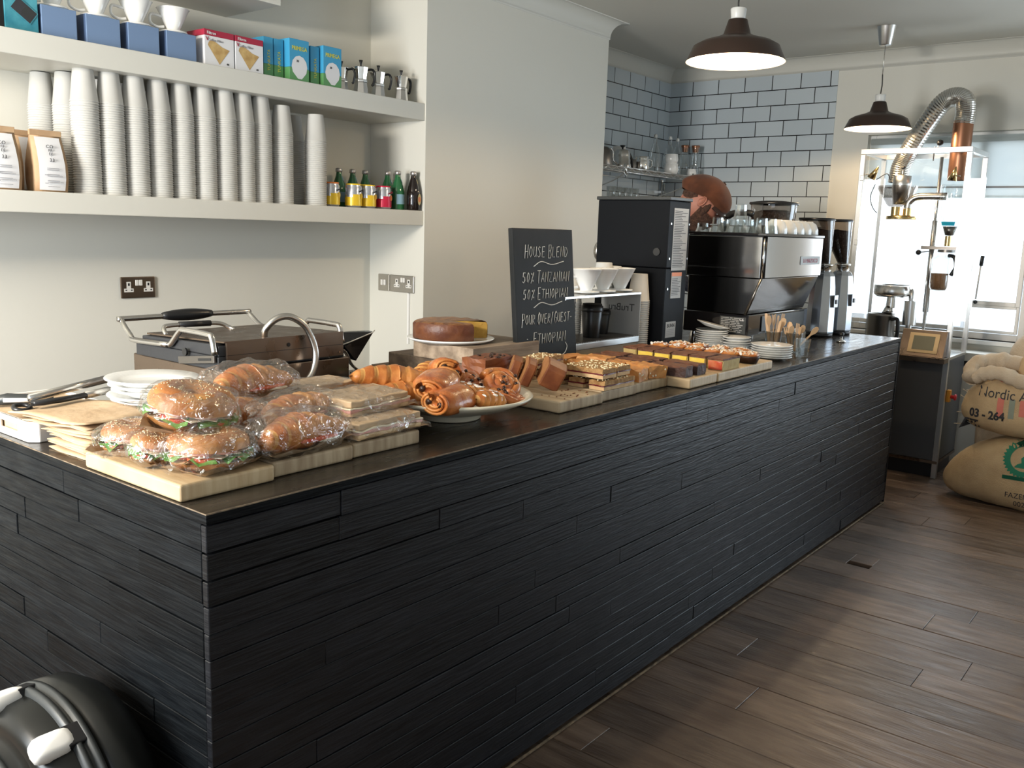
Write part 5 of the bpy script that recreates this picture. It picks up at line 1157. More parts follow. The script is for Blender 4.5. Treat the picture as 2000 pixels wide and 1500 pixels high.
MB().prism([(0.462, 1.336), (0.540, 1.142), (0.885, 1.142), (0.885, 1.336)], X0+0.006, X1, M=YZ).build('lower_body', 'mirror_steel', t, bevel=0.003)
MB().tube([(X0+0.004, 0.462, 1.334), (X0+0.004, 0.538, 1.142)], 0.009, 8).build('lower_corner_trim', 'dark_steel', t)
MB().box(X0-0.004, X1+0.004, 0.512, 0.895, 1.030, 1.140).build('base', 'black_gloss', t, bevel=0.004)
MB().box(X0+0.16, X1-0.06, 0.506, 0.5115, 1.045, 1.128).build('rear_base_panel', 'vac_grey', t, bevel=0.002)
MB().box(X0-0.006, X1+0.004, 0.446, 0.902, 1.5585, 1.572).build('top_rim', 'black_gloss', t, bevel=0.002)
for (fx, fy) in ((X0+0.05, 0.56), (X1-0.05, 0.56), (X0+0.05, 0.85), (X1-0.05, 0.85)): MB().lathe([(0.028, 0.9630), (0.030, 0.968), (0.020, 1.03)], 16, c=(fx, fy, 0)).build('leg', 'chrome', t)
lb = MB().box(4.075, 4.375, 0.4475, 0.4495, 1.405, 1.452).build('maker_badge', 'label_grey', t, bevel=0.001); text('LA MARZOCCO', 0.034, 'red_card', lb, (4.225, 0.4470, 1.416), FRONT, sx=0.9)
lb = MB().box(X0-0.0062, X0-0.0042, 0.525, 0.675, 1.037, 1.128).build('rating_plate', 'vac_grey', t)
b_ = MB()
for k in range(9):
    y = 0.668; 
    while y > 0.56: q = r_.uniform(0.01, 0.05); b_.box(X0-0.0068, X0-0.0063, max(0.535, y-q), y, 1.118-k*0.009, 1.122-k*0.009); y -= q+0.006
b_.build('small_print', 'label_grey', lb); text('CE', 0.020, 'label_white', lb, (X0-0.0068, 0.550, 1.108), LEFT)
MB().tube(bez([(X0+0.02, 0.97, 1.33), (X0-0.02, 0.97, 1.30), (X0-0.04, 0.96, 1.22), (X0-0.035, 0.95, 1.10)], 6), 0.006, 8).tube([(X0+0.02, 0.90, 1.33), (X0+0.02, 0.97, 1.33)], 0.008, 8).build('steam_wand', 'chrome', t)
# things on the machine
MZ = 1.5708
def tumbler(label, x, y, z, h=0.070, r=0.036):
    o = MB().lathe([(r, 0.0), (r*0.99, 0.002), (r*0.80, h*0.55), (r*0.74, h-0.003), (r*0.68, h), (0, h), (0, h-0.008), (r*0.66, h-0.008), (r*0.72, h*0.5), (r*0.93, 0.003), (r, 0.0)], 9, fn=None, smooth=False).build('glass_tumbler', 'thin_glass', loc=(*mp(x, y), z))
    return tag(o, label, 'glass', 'tumblers on the espresso machine')
for k, (x, y, z, h, l) in enumerate([(3.640, 0.845, 0, 0.045, 'short squat glass at the far left of the machine top'), (3.645, 0.760, 0, 0.075, 'upturned faceted glass left of the tall pair'), (3.655, 0.675, 0, 0.068, 'upturned glass under the highest one'), (3.665, 0.595, 0, 0.068, 'upturned glass right of the one under the highest'), (3.660, 0.515, 0, 0.075, 'upturned glass nearest the machine corner'),
        (3.745, 0.50, 0, 0.075, 'upturned glass beside the row of white cups'), (3.745, 0.585, 0, 0.068, 'upturned glass in the second row behind the corner one'), (3.665, 0.640, 0.069, 0.072, 'highest glass, balanced on the lower row'), (3.75, 0.68, 0, 0.068, 'upturned glass in the second row behind the highest'), (3.74, 0.77, 0, 0.068, 'upturned glass in the second row at the left')]):
    tumbler(l, x, y, MZ+z, h)
cp = thing('white_cup', 'upturned white cup next to the glasses on the machine', 'cup', (*mp(3.845, 0.515), MZ), 0, 'white cups on the espresso machine')
MB().lathe([(0.058, 0), (0.060, 0.003), (0.058, 0.030), (0.046, 0.058), (0.030, 0.068), (0.028, 0.072), (0, 0.070)], 28).build('cup_body', 'porcelain', cp)
MB().tube(bez([(0.052, 0.02, 0.045), (0.075, 0.035, 0.045), (0.080, 0.038, 0.022), (0.057, 0.02, 0.014)], 5), 0.005, 8).build('handle', 'porcelain', cp)
for k in range(4): dup(cp, (*mp(3.970+0.123*k, 0.510+0.005*k), MZ), 0.1*k, 'upturned white cup, %s from the glasses on the machine' % ['second', 'third', 'fourth', 'last'][k])
t = thing('bean_canister', 'large clear canister of coffee beans with a black lid above the cups', 'canister', (*mp(4.16, 0.665), MZ))
MB().lathe([(0.106, 0.003), (0.112, 0.012), (0.122, 0.155)], 40).build('clear_wall', 'smoke_plastic', t)
MB().lathe([(0, 0.004), (0.104, 0.004), (0.109, 0.012), (0.117, 0.110), (0.07, 0.125), (0, 0.130)], 36, fn=lambda p, a: (p[0], p[1], p[2]+0.004*noise.noise(Vector(p)*60))).build('coffee_beans', 'coffee_beans', t)
MB().lathe([(0, 0), (0.108, 0), (0.108, 0.003), (0.104, 0.004)], 36).build('canister_base', 'black_plastic', t)
MB().lathe([(0.128, 0.155), (0.131, 0.158), (0.129, 0.168), (0.06, 0.176), (0, 0.178)], 40).build('lid', 'black_plastic', t)
t = thing('knock_lever', 'black handled lever head beside the person on the machine top', 'lever', (-0.0586, -0.0922, 0.0976)); t.scale = (0.937, 0.937, 0.937)
MB().blob((3.80, 0.80, 1.618), (0.035, 0.035, 0.045), 18, 10).build('round_head', 'black_gloss', t)
MB().tube(bez([(3.80, 0.78, 1.658), (3.80, 0.74, 1.678), (3.80, 0.66, 1.681), (3.80, 0.63, 1.673)], 5), 0.018, 10).build('lever_arm', 'black_plastic', t)
# ------------------------------------------------------------------ two espresso grinders
def esp_grinder(label, x, y):
    t = thing('espresso_grinder', label, 'coffee grinder', (x, y, TZ), 0, 'two espresso grinders')
    MB().lathe([(0.078, 0.022), (0.080, 0.030), (0.078, 0.16), (0.070, 0.28), (0.062, 0.345), (0.050, 0.368), (0.030, 0.374), (0, 0.375)], 10, smooth=False, a0=0.3, a1=0.3+2*PI-1e-7).build('motor_body', 'grinder_grey', t, bevel=0.010, bseg=3)
    MB().lathe([(0, 0), (0.074, 0), (0.074, 0.0215), (0, 0.0215)], 20).build('foot', 'black_plastic', t)
    MB().lathe([(0.034, 0.372), (0.036, 0.378), (0.036, 0.402), (0.044, 0.404), (0.044, 0.412), (0.030, 0.416)], 28).build('collar', 'chrome', t)
    sh = lambda p, a: (p[0]-0.055*max(0, (p[2]-0.41)/0.24), p[1]+0.045*max(0, (p[2]-0.41)/0.24), p[2])
    MB().lathe([(0.030, 0.416), (0.034, 0.43), (0.092, 0.640), (0.096, 0.655)], 32, fn=sh).build('hopper', 'smoke_plastic', t)
    MB().lathe([(0, 0.418), (0.028, 0.418), (0.032, 0.43), (0.080, 0.600), (0, 0.612)], 28, fn=sh).build('coffee_beans', 'coffee_beans', t)
    MB().lathe([(0.098, 0.655), (0.100, 0.658), (0.098, 0.668), (0, 0.670)], 32, fn=sh).build('lid', 'black_plastic', t)
    MB().box(-0.03, 0.03, -0.083, -0.0785, 0.17, 0.24, 0).box(-0.012, 0.012, -0.0875, -0.0832, 0.19, 0.215, 1).build('control_panel', ['grinder_grey', 'black_plastic'], t, bevel=0.002)
    return t
esp_grinder('silver espresso grinder beside the espresso machine, nearer of two', 4.235, 0.365)
esp_grinder('silver espresso grinder at the counter end, further of two', 4.462, 0.340)
t = thing('tamper', 'small chrome tamper standing at the far end of the counter', 'tamper', (4.02, 0.165, TZ))
MB().lathe([(0, 0), (0.026, 0), (0.026, 0.008), (0.008, 0.014), (0.007, 0.04), (0, 0.042)], 20).build('base', 'chrome', t); MB().lathe([(0, 0.03), (0.012, 0.034), (0.014, 0.05), (0, 0.056)], 16).build('handle', 'black_plastic', t)
# ------------------------------------------------------------------ saucers, cutlery cups, glass
SP = {}
def saucer(label, x, y, z, r, grp, rot=(0, 0, 0)):
    if r not in SP:
        o = MB().lathe([(0, 0.002), (r*0.5, 0.001), (r*0.52, 0), (r*0.56, 0.002), (r*0.95, 0.013), (r, 0.016), (r*0.985, 0.018), (r*0.62, 0.007), (0, 0.006)], 36).build('saucer', 'porcelain'); SP[r] = o
    else: o = SP[r].copy(); COL.objects.link(o)
    o.location = (x, y, z); o.rotation_euler = rot; return tag(o, label, 'saucer', grp)
def nth(k, n): return 'lowest' if k == 0 else 'topmost' if k == n-1 else ORD[k]+' from the bottom'
for k in range(8): saucer('white saucer, %s of the tall stack nearest the grinder' % nth(k, 9), 3.200+0.002*(k % 2), 0.535, TZ+0.0105*k, 0.082, 'tall saucer stack')
saucer('white saucer, topmost of the tall stack, tipped up at one side', 3.203, 0.535, TZ+0.101, 0.084, 'tall saucer stack', (0.17, 0.14, 0))
for k in range(5): saucer('white saucer, %s of the short middle stack' % nth(k, 5), 3.205+0.004*(k % 2), 0.405, TZ+0.0125*k, [0.072, 0.0722, 0.078, 0.070, 0.0702][k], 'short middle saucer stack')
for k in range(6): saucer('white saucer, %s of the front stack beside the last board' % nth(k, 6), 3.030, 0.150, TZ+0.0105*k, 0.094, 'front saucer stack')
def cutcup(label, x, y):
    o = MB().lathe([(0, 0.001), (0.030, 0), (0.031, 0.003), (0.041, 0.094), (0.043, 0.096), (0.041, 0.097), (0.029, 0.005), (0, 0.004)], 28).build('clear_cup', 'thin_glass', loc=(x, y, TZ))
    return tag(o, label, 'cup', 'clear cups of wooden cutlery')
cutcup('clear cup packed with upright wooden stirrers and spoons, left of two', 3.340, 0.272); cutcup('clear cup of wooden forks and a leaning spoon, right of two', 3.360, 0.176)
tag(MB().lathe([(0, 0.004), (0.024, 0), (0.027, 0.003), (0.036, 0.088), (0.034, 0.088), (0.025, 0.010), (0, 0.010)], 10, smooth=False).build('glass_tumbler', 'thin_glass', loc=(3.215, 0.075, TZ)), 'empty clear glass standing beside the front saucer stack', 'glass')
def cutlery(kind, label, base, tip):
    d = Vector(tip)-Vector(base); L = d.length; M = Matrix.Translation(base) @ d.to_track_quat('Z', 'Y').to_matrix().to_4x4() @ Matrix.Rotation(rnd.uniform(-0.6, 0.6)+PI/2, 4, 'Z')
    b_ = MB(); w_ = 0.005
    if kind == 'spoon': o = [(-w_, 0), (w_, 0), (w_*0.9, L*0.68), (0.014, L*0.80), (0.015, L*0.88), (0.010, L*0.97), (0, L), (-0.010, L*0.97), (-0.015, L*0.88), (-0.014, L*0.80), (-w_*0.9, L*0.68)]
    elif kind == 'fork': o = [(-w_, 0), (w_, 0), (w_*0.9, L*0.66), (0.012, L*0.74), (0.012, L), (0.007, L), (0.006, L*0.82), (0.003, L*0.82), (0.002, L), (-0.002, L), (-0.003, L*0.82), (-0.006, L*0.82), (-0.007, L), (-0.012, L), (-0.012, L*0.74), (-w_*0.9, L*0.66)]
    else: o = [(-w_*1.1, 0), (w_*1.1, 0), (w_*1.4, L*0.9), (w_, L), (-w_, L), (-w_*1.4, L*0.9)]
    b_.prism(o, -0.0009, 0.0009, 0, M @ Matrix(((1,0,0,0),(0,0,1,0),(0,1,0,0),(0,0,0,1))))
    o = b_.build('wooden_'+kind, 'birch'); return tag(o, label, kind, 'wooden cutlery in the clear cups')
rk = random.Random(5)
for k in range(9):
    a = 2*PI*k/9; cutlery(['stirrer', 'spoon', 'fork'][k % 3] if k % 3 else 'stirrer', 'pale wooden %s standing in the left clear cup' % (['stirrer', 'spoon', 'fork'][k % 3] if k % 3 else 'stirrer'), (3.340+0.015*math.cos(a), 0.272+0.015*math.sin(a), TZ+0.008), (3.340+0.045*math.cos(a), 0.272+0.045*math.sin(a), TZ+0.150+rk.uniform(0, 0.035)))
for k in range(6):
    a = 2*PI*k/6; kk = ['fork', 'spoon'][k % 2]; cutlery(kk, 'pale wooden %s standing in the right clear cup' % kk, (3.360+0.014*math.cos(a), 0.176+0.014*math.sin(a), TZ+0.008), (3.360+0.042*math.cos(a), 0.176+0.042*math.sin(a), TZ+0.120+rk.uniform(0, 0.03)))
cutlery('spoon', 'large wooden spoon leaning out of the right clear cup over the saucers', (3.355, 0.165, TZ+0.01), (3.40, 0.075, TZ+0.130))
# ------------------------------------------------------------------ wire shelves and their contents
def wire_shelf(label, x0, x1, y0, y1, z):
    t = thing('wire_shelf', label, 'shelf', (0, 0, 0), 0, 'chrome wire shelves'); b_ = MB()
    for zz in (z, z-0.034):
        b_.tube([(x0, y0, zz), (x1, y0, zz)], 0.0042, 6); b_.tube([(x0, y1, zz), (x1, y1, zz)], 0.0042, 6)
        b_.tube([(x1, y0, zz), (x1, y1, zz)], 0.0042, 6); b_.tube([(x0, y0, zz), (x0, y1, zz)], 0.0042, 6)
    n = int((x1-x0)/0.055); pts = [(x0+(x1-x0)*i/n, y0, z-0.003 if i % 2 else z-0.031) for i in range(n+1)]; b_.tube(pts, 0.0028, 5)
    b_.build('edge_truss', 'chrome', t); b_ = MB(); n = int((x1-x0)/0.024)
    for i in range(n+1): b_.tube([(x0+(x1-x0)*i/n, y0, z+0.001), (x0+(x1-x0)*i/n, y1, z+0.001)], 0.0019, 4, smooth=True)
    b_.build('deck_wires', 'chrome', t)
    for x in (x0+0.30, x1-0.12):
        MB().tube([(x, y0, z-0.05), (x, y0, z+0.025)], 0.012, 10).tube(bez([(x, y0+0.01, z-0.045), (x, y0+0.12, z-0.10), (x, y1-0.03, z-0.17), (x, y1+0.004, z-0.19)], 5), 0.0045, 6).tube(bez([(x-0.035, y0-0.004, z-0.035), (x, y0-0.012, z-0.060), (x+0.035, y0-0.004, z-0.035)], 5), 0.003, 5).build('bracket', 'chrome', t)
    return t
wire_shelf('upper chrome wire shelf on the tiled wall holding kettles and bottles', 4.62, 6.10, 2.15, 2.515, 2.030)
wire_shelf('lower chrome wire shelf just visible over the dark grinder', 4.62, 5.50, 2.15, 2.515, 1.790)
b_ = MB().tube([(6.085, 2.495, 1.0), (6.085, 2.495, 2.0)], 0.011, 8).tube([(6.125, 2.495, 1.0), (6.125, 2.495, 1.985)], 0.009, 8)
for q in (1.2, 1.6, 1.9): b_.box(6.07, 6.14, 2.49, 2.521, q, q+0.02)
b_.cyl((6.085, 2.495, 0), 0.015, 1.995, 2.012, 10); tag(b_.build('shelf_pole', 'chrome'), 'pair of chrome uprights under the wire shelf in the tiled corner', 'pole')
for k in range(5): tag(MB().lathe([(0, 0.002), (0.030, 0), (0.036, 0.095), (0.033, 0.095), (0.027, 0.006), (0, 0.006)], 16).build('glass_tumbler', 'thin_glass', loc=(4.83+k*0.082, 2.21, 1.7935)), 'clear glass in the row on the lower wire shelf', 'glass', 'glasses on the lower wire shelf')
WZ = 2.0335
t = thing('gooseneck_kettle', 'steel stovetop kettle with a black knob on the wire shelf', 'kettle', (5.010, 2.24, WZ))
MB().lathe([(0, 0), (0.066, 0), (0.070, 0.006), (0.067, 0.03), (0.062, 0.033), (0.064, 0.06), (0.060, 0.063), (0.061, 0.09), (0.056, 0.118), (0.045, 0.132), (0.012, 0.138), (0, 0.138)], 32).build('kettle_body', 'steel', t)
MB().lathe([(0.006, 0.137), (0.008, 0.150), (0.022, 0.160), (0.020, 0.166), (0, 0.167)], 16).build('lid_knob', 'black_plastic', t)
MB().tube(bez([(0.055, 0.02, 0.10), (0.095, 0.02, 0.128), (0.118, 0.02, 0.125), (0.145, 0.0, 0.06), (0.150, 0.0, 0.010)], 7), 0.011, 8).build('handle', 'black_plastic', t)
MB().tube(bez([(-0.06, 0.01, 0.03), (-0.11, 0.01, 0.05), (-0.12, 0.01, 0.11), (-0.15, 0.01, 0.13)], 6), 0.006, 8).build('spout', 'steel', t)
t = thing('dark_kettle', 'dark kettle at the shelf end half hidden by the chimney breast', 'kettle', (4.78, 2.27, WZ))
MB().lathe([(0, 0), (0.075, 0), (0.078, 0.01), (0.070, 0.11), (0.04, 0.135), (0, 0.14)], 28).build('kettle_body', 'dark_steel', t)
t = thing('steel_pitcher', 'polished steel pitcher right of the kettle on the wire shelf', 'pitcher', (5.330, 2.26, WZ))
MB().lathe([(0, 0), (0.058, 0), (0.062, 0.006), (0.060, 0.075), (0.052, 0.092), (0.058, 0.108), (0.054, 0.108), (0.050, 0.09), (0, 0.01)], 32).build('pitcher_body', 'chrome', t)
MB().tube(bez([(0.05, -0.02, 0.09), (0.10, -0.03, 0.085), (0.10, -0.03, 0.04), (0.058, -0.02, 0.025)], 6), 0.005, 8).build('handle', 'chrome', t)
t = thing('steel_creamer', 'small dark steel jug between the kettle and the polished pitcher', 'jug', (5.205, 2.29, WZ))
MB().lathe([(0, 0), (0.050, 0), (0.052, 0.005), (0.048, 0.075), (0.045, 0.078), (0, 0.07)], 26).build('jug_body', 'dark_steel', t)
t = thing('white_grinder', 'white stepped plastic appliance behind the kettle on the shelf', 'appliance', (5.255, 2.42, WZ))
MB().box(-0.06, 0.06, -0.05, 0.05, 0, 0.11).box(-0.04, 0.03, -0.04, 0.04, 0.1105, 0.185).build('appliance_body', 'vac_white', t, bevel=0.006)
def swing(label, x, y, h=0.30):
    t = thing('swing_top_bottle', label, 'bottle', (x, y, WZ), 0, 'swing-top glass bottles')
    MB().lathe([(0, 0.004), (0.044, 0), (0.047, 0.008), (0.046, 0.15), (0.030, 0.20), (0.016, 0.235), (0.015, h-0.03), (0.018, h-0.025), (0.014, h-0.022)], 24).build('glass_body', 'thin_glass', t)
    b_ = MB().lathe([(0.013, h-0.024), (0.016, h-0.015), (0.012, h), (0, h+0.003)], 16); b_.build('stopper', 'porcelain', t)
    MB().tube(bez([(0.018, 0, h-0.07), (0.026, 0, h-0.045), (0.018, 0, h-0.010), (0, 0, h+0.004), (-0.018, 0, h-0.010), (-0.026, 0, h-0.045), (-0.018, 0, h-0.07)], 5), 0.0016, 5).build('wire_bail', 'dark_steel', t); return t
swing('swing-top glass bottle nearest the pitchers', 5.560, 2.28); swing('swing-top glass bottle second along, label pale', 5.745, 2.25); swing('swing-top glass bottle beside the cork-stopped ones', 5.905, 2.27)
for x, y, l in ((6.015, 2.255, 'cork-stopped glass carafe, left of two at the tiled corner'), (6.070, 2.185, 'cork-stopped glass carafe at the shelf end, right of two')):
    t = thing('cork_carafe', l, 'carafe', (x, y, WZ), 0, 'cork-stopped glass carafes')
    MB().lathe([(0, 0.004), (0.040, 0), (0.043, 0.008), (0.041, 0.13), (0.030, 0.20), (0.032, 0.235)], 24).build('glass_body', 'thin_glass', t)
    MB().lathe([(0.024, 0.20), (0.030, 0.235), (0.034, 0.248), (0.033, 0.256), (0, 0.258)], 18).build('cork', 'copper', t)
for x, y, z0, s, l in ((5.700, 2.20, 0, 1.0, 'white ceramic server in front of the glass bottles, lower of two'), (5.700, 2.20, 0.082, 0.9, 'white ceramic server stacked on the lower one by the bottles'), (6.000, 2.175, 0, 0.72, 'white ceramic pot in front of the cork carafes')):
    tag(MB().lathe([(0, 0), (0.050*s, 0), (0.058*s, 0.035*s), (0.050*s, 0.078*s), (0.056*s, 0.081*s), (0, 0.081*s)], 24).build('ceramic_server', 'porcelain', loc=(x, y, WZ+z0)), l, 'server', 'white servers on the wire shelf')
# ------------------------------------------------------------------ barista
t = thing('person', 'person in a brown flat cap and dark shirt bending over the espresso machine', 'person', (3.98, 1.42, 0))
def skinned(name, joints, edges, mat, parent, sub=2):
    me = bpy.data.meshes.new(name); me.from_pydata([j[0] for j in joints], edges, []); me.materials.append(MATS[mat])
    o = bpy.data.objects.new(name, me); COL.objects.link(o); o.parent = parent
    o.modifiers.new('skin', 'SKIN'); lay = me.skin_vertices[0] if me.skin_vertices else None
    if lay is None: return o
    for i, j in enumerate(joints): r = j[1]; lay.data[i].radius = (r, r) if not isinstance(r, tuple) else r
    lay.data[0].use_root = True; s = o.modifiers.new('sub', 'SUBSURF'); s.levels = sub; s.render_levels = sub; return o
J = [((0, 0, 1.02), 0.145), ((0.02, -0.03, 1.22), 0.135), ((0.05, -0.09, 1.42), 0.155), ((0.085, -0.155, 1.555), 0.095), ((0.115, -0.195, 1.625), 0.058), ((0.130, -0.210, 1.655), 0.052),
     ((0.20, -0.05, 1.50), 0.075), ((0.27, -0.16, 1.31), 0.050), ((0.22, -0.40, 1.24), 0.036), ((0.20, -0.46, 1.23), 0.034),
     ((-0.09, -0.20, 1.49), 0.075), ((-0.17, -0.30, 1.31), 0.050), ((-0.06, -0.46, 1.235), 0.036), ((-0.03, -0.50, 1.23), 0.034),
     ((0.085, 0.04, 0.95), 0.100), ((0.10, -0.01, 0.56), 0.066), ((0.10, 0.04, 0.12), 0.048), ((0.12, -0.09, 0.045), 0.042),
     ((-0.085, 0.0, 0.95), 0.100), ((-0.10, -0.06, 0.56), 0.066), ((-0.11, 0.0, 0.12), 0.048), ((-0.10, -0.13, 0.045), 0.042)]
E_ = [(0, 1), (1, 2), (2, 3), (3, 4), (4, 5), (2, 6), (6, 7), (7, 8), (8, 9), (2, 10), (10, 11), (11, 12), (12, 13), (0, 14), (14, 15), (15, 16), (16, 17), (0, 18), (18, 19), (19, 20), (20, 21)]
skinned('body', J, E_, 'skin', t)
k_ = 1.13; JS = [((j[0][0], j[0][1], j[0][2]), j[1]*k_) for j in J[:4]]+[((0.108, -0.187, 1.612), 0.072)]+[(j[0], j[1]*1.18) for j in J[6:9]]+[(j[0], j[1]*1.18) for j in J[10:13]]
skinned('shirt', JS, [(0, 1), (1, 2), (2, 3), (3, 4), (2, 5), (5, 6), (6, 7), (2, 8), (8, 9), (9, 10)], 'navy_shirt', t)
JT = [(J[0][0], J[0][1]*1.12)]+[(j[0], j[1]*1.15) for j in J[14:17]]+[(j[0], j[1]*1.15) for j in J[18:21]]
skinned('trousers', JT, [(0, 1), (1, 2), (2, 3), (0, 4), (4, 5), (5, 6)], 'trousers', t)
for (hx, hy, hz, sd) in ((0.20, -0.48, 1.23, 1), (-0.03, -0.52, 1.23, -1)):                    # hands: palm, four fingers, thumb
    HJ = [((hx, hy, hz), 0.026), ((hx, hy-0.05, hz-0.004), 0.028)]; HE = [(0, 1)]
    for f in range(4):
        fx = hx+(-0.030+0.020*f)*sd; b0 = len(HJ); L_ = [0.075, 0.085, 0.080, 0.062][f]
        HJ += [((fx, hy-0.070, hz-0.004), 0.011), ((fx, hy-0.070-L_*0.45, hz-0.012), 0.010), ((fx, hy-0.070-L_*0.7, hz-0.032), 0.009), ((fx, hy-0.070-L_*0.75, hz-0.052), 0.008)]; HE += [(1, b0), (b0, b0+1), (b0+1, b0+2), (b0+2, b0+3)]
    b0 = len(HJ); HJ += [((hx-0.040*sd, hy-0.030, hz-0.012), 0.012), ((hx-0.055*sd, hy-0.060, hz-0.026), 0.010), ((hx-0.050*sd, hy-0.085, hz-0.034), 0.009)]; HE += [(0, b0), (b0, b0+1), (b0+1, b0+2)]
    skinned('hand', HJ, HE, 'skin', t, 1)
h_ = Vector((0.56, -0.83, 0)).normalized(); pt = math.radians(44); Fd = h_*math.cos(pt)-Vector((0, 0, 1))*math.sin(pt); Ud = h_*math.sin(pt)+Vector((0, 0, 1))*math.cos(pt); Xd = (-Fd).cross(Ud)
HM = Matrix.Translation(Vector((4.170, 1.120, 1.752))-Vector((3.98, 1.42, 0))) @ Matrix((Xd, -Fd, Ud)).transposed().to_4x4() @ Matrix.Diagonal((1.10, 1.10, 1.10, 1))
b_ = MB(); V = []; F = []; n, m_ = 36, 30                            # head: -Y is the face, Z the crown
for j in range(m_+1):
    th = -PI/2+PI*j/m_
    for i in range(n):
        a = 2*PI*i/n; x, y, z = math.cos(th)*math.cos(a)*0.088, math.cos(th)*math.sin(a)*0.112, math.sin(th)*0.142
        if z < 0: x *= 1+0.9*z; y = y*(1+0.5*z) - (0.016 if y < 0 else -0.03)*(z/-0.142)
        g = lambda cx, cz, s, amp: amp*math.exp(-((x-cx)**2+(z-cz)**2)/(s*s)) if y < 0 else 0
        y -= g(0, -0.030, 0.016, 0.030)+g(0, 0.0, 0.012, 0.012)+g(0, 0.030, 0.035, 0.008)-g(0.033, 0.008, 0.014, 0.010)-g(-0.033, 0.008, 0.014, 0.010)+g(0, -0.115, 0.025, 0.012)+g(0, -0.072, 0.018, 0.007)
        V.append((x, y, z))
for j in range(m_):
    for i in range(n): F.append((j*n+i, j*n+(i+1) % n, (j+1)*n+(i+1) % n, (j+1)*n+i))
b_.add(V, F, 0, True, HM)
for s in (-1, 1):
    b_.blob((0, 0, 0), (0.010, 0.020, 0.033), 14, 10, M=HM @ Matrix.Translation((s*0.086, 0.014, -0.012)) @ Matrix.Rotation(-s*0.35, 4, 'Z')); b_.tube([HM @ Vector((s*0.096, 0.014+0.016*math.cos(a), -0.012+0.028*math.sin(a))) for a in [2*PI*q/12 for q in range(10)]], 0.0045, 6)
    b_.blob((0, 0, 0), (0.0125, 0.010, 0.007), 12, 8, 1, M=HM @ Matrix.Translation((s*0.033, -0.094, 0.008)))
b_.tube([HM @ Vector((x_, -0.121+x_*x_*8, -0.074)) for x_ in (-0.022, -0.011, 0, 0.011, 0.022)], 0.0045, 6, 2)
b_.build('head', ['skin', 'label_white', 'jam_red'], t)
b_ = MB(); V = []; F = []; n, m_ = 30, 12                            # beard wraps jaw and chin
for j in range(m_+1):
    z = -0.036-0.118*j/m_
    for i in range(n+1):
        a = PI+PI*i/n; k = (1-0.38*(j/m_)**1.8); e = 1 if 0.12 < i/n < 0.88 else 1.0
        x, y = 0.092*k*math.cos(a), 0.126*k*math.sin(a)*(1.0)-0.004*j/m_
        if j < 4 and abs(x) < 0.038: z2 = -0.082 if j < 2 else -0.086
        else: z2 = z
        V.append((x*(1+0.05*noise.noise(Vector((i*0.7, j*0.9, 0)))), y*(1+0.05*noise.noise(Vector((i*0.7, j*0.9, 4)))), z2))
for j in range(m_):
    for i in range(n): F.append((j*(n+1)+i, j*(n+1)+i+1, (j+1)*(n+1)+i+1, (j+1)*(n+1)+i))
b_.add(V, F, 0, True, HM); b_.blob((0, 0, 0), (0.062, 0.075, 0.030), 18, 10, 0, M=HM @ Matrix.Translation((0, -0.045, -0.135)), nz=0.3, ns=60)
b_.blob((0, 0, 0), (0.080, 0.080, 0.075), 18, 10, 0, M=HM @ Matrix.Translation((0, 0.046, -0.012)), nz=0.1, ns=60)
for s in (-1, 1): b_.blob((0, 0, 0), (0.010, 0.018, 0.040), 10, 8, 0, M=HM @ Matrix.Translation((s*0.083, -0.030, -0.030)), nz=0.2, ns=60)
b_.tube([HM @ Vector((x_, -0.130+x_*x_*10, -0.056-abs(x_)*0.3)) for x_ in (-0.032, -0.016, 0, 0.016, 0.032)], 0.007, 6); b_.build('beard_and_hair', 'beard', t)
b_ = MB(); V = []; F = []; n, m_ = 40, 14                            # flat cap
for j in range(m_+1):
    th = PI/2*j/m_
    for i in range(n):
        a = 2*PI*i/n; x, y, z = 0.122*math.cos(th)*math.cos(a), 0.150*math.cos(th)*math.sin(a), 0.118*math.sin(th)**0.9
        if j == 0: x *= 0.80; y *= 0.80; z = -0.012
        elif j == 1: x *= 0.97; y *= 0.97
        w_ = 1+0.035*math.sin(a*8)*(1-j/m_)+0.05*noise.noise(Vector((x*14, y*14, z*14)))
        yb = max(0, y/0.150); V.append((x*w_, y*w_*(1+0.12*yb)+0.004, z+0.030-0.062*yb*(1-j/m_)))
for j in range(m_):
    for i in range(n): F.append((j*n+i, j*n+(i+1) % n, (j+1)*n+(i+1) % n, (j+1)*n+i))
b_.add(V, F, 0, True, HM); b_.blob((0, 0, 0), (0.010, 0.010, 0.005), 10, 6, M=HM @ Matrix.Translation((0, -0.01, 0.150)))
V = []; F = []
for j in range(6):
    for i in range(13): a = PI*1.15+PI*0.70*i/12; r = 0.098+0.062*(j/5)*math.sin(PI*i/12)**0.6; V.append((r*math.cos(a)*0.92, r*math.sin(a)*1.14, 0.030-0.020*(j/5)+0.006*math.sin(PI*i/12)-0.006*(j/5)**2))
o0 = len(V); V += [(x, y, z-0.005) for x, y, z in V]
for j in range(5):
    for i in range(12): q = j*13+i; F.append((q, q+1, q+14, q+13)); F.append((o0+q, o0+q+13, o0+q+14, o0+q+1))
for i in range(12): F.append((65+i, 66+i, o0+66+i, o0+65+i))
b_.add(V, F, 1, True, HM); b_.build('flat_cap', ['suede_cap', 'suede_dark'], t)
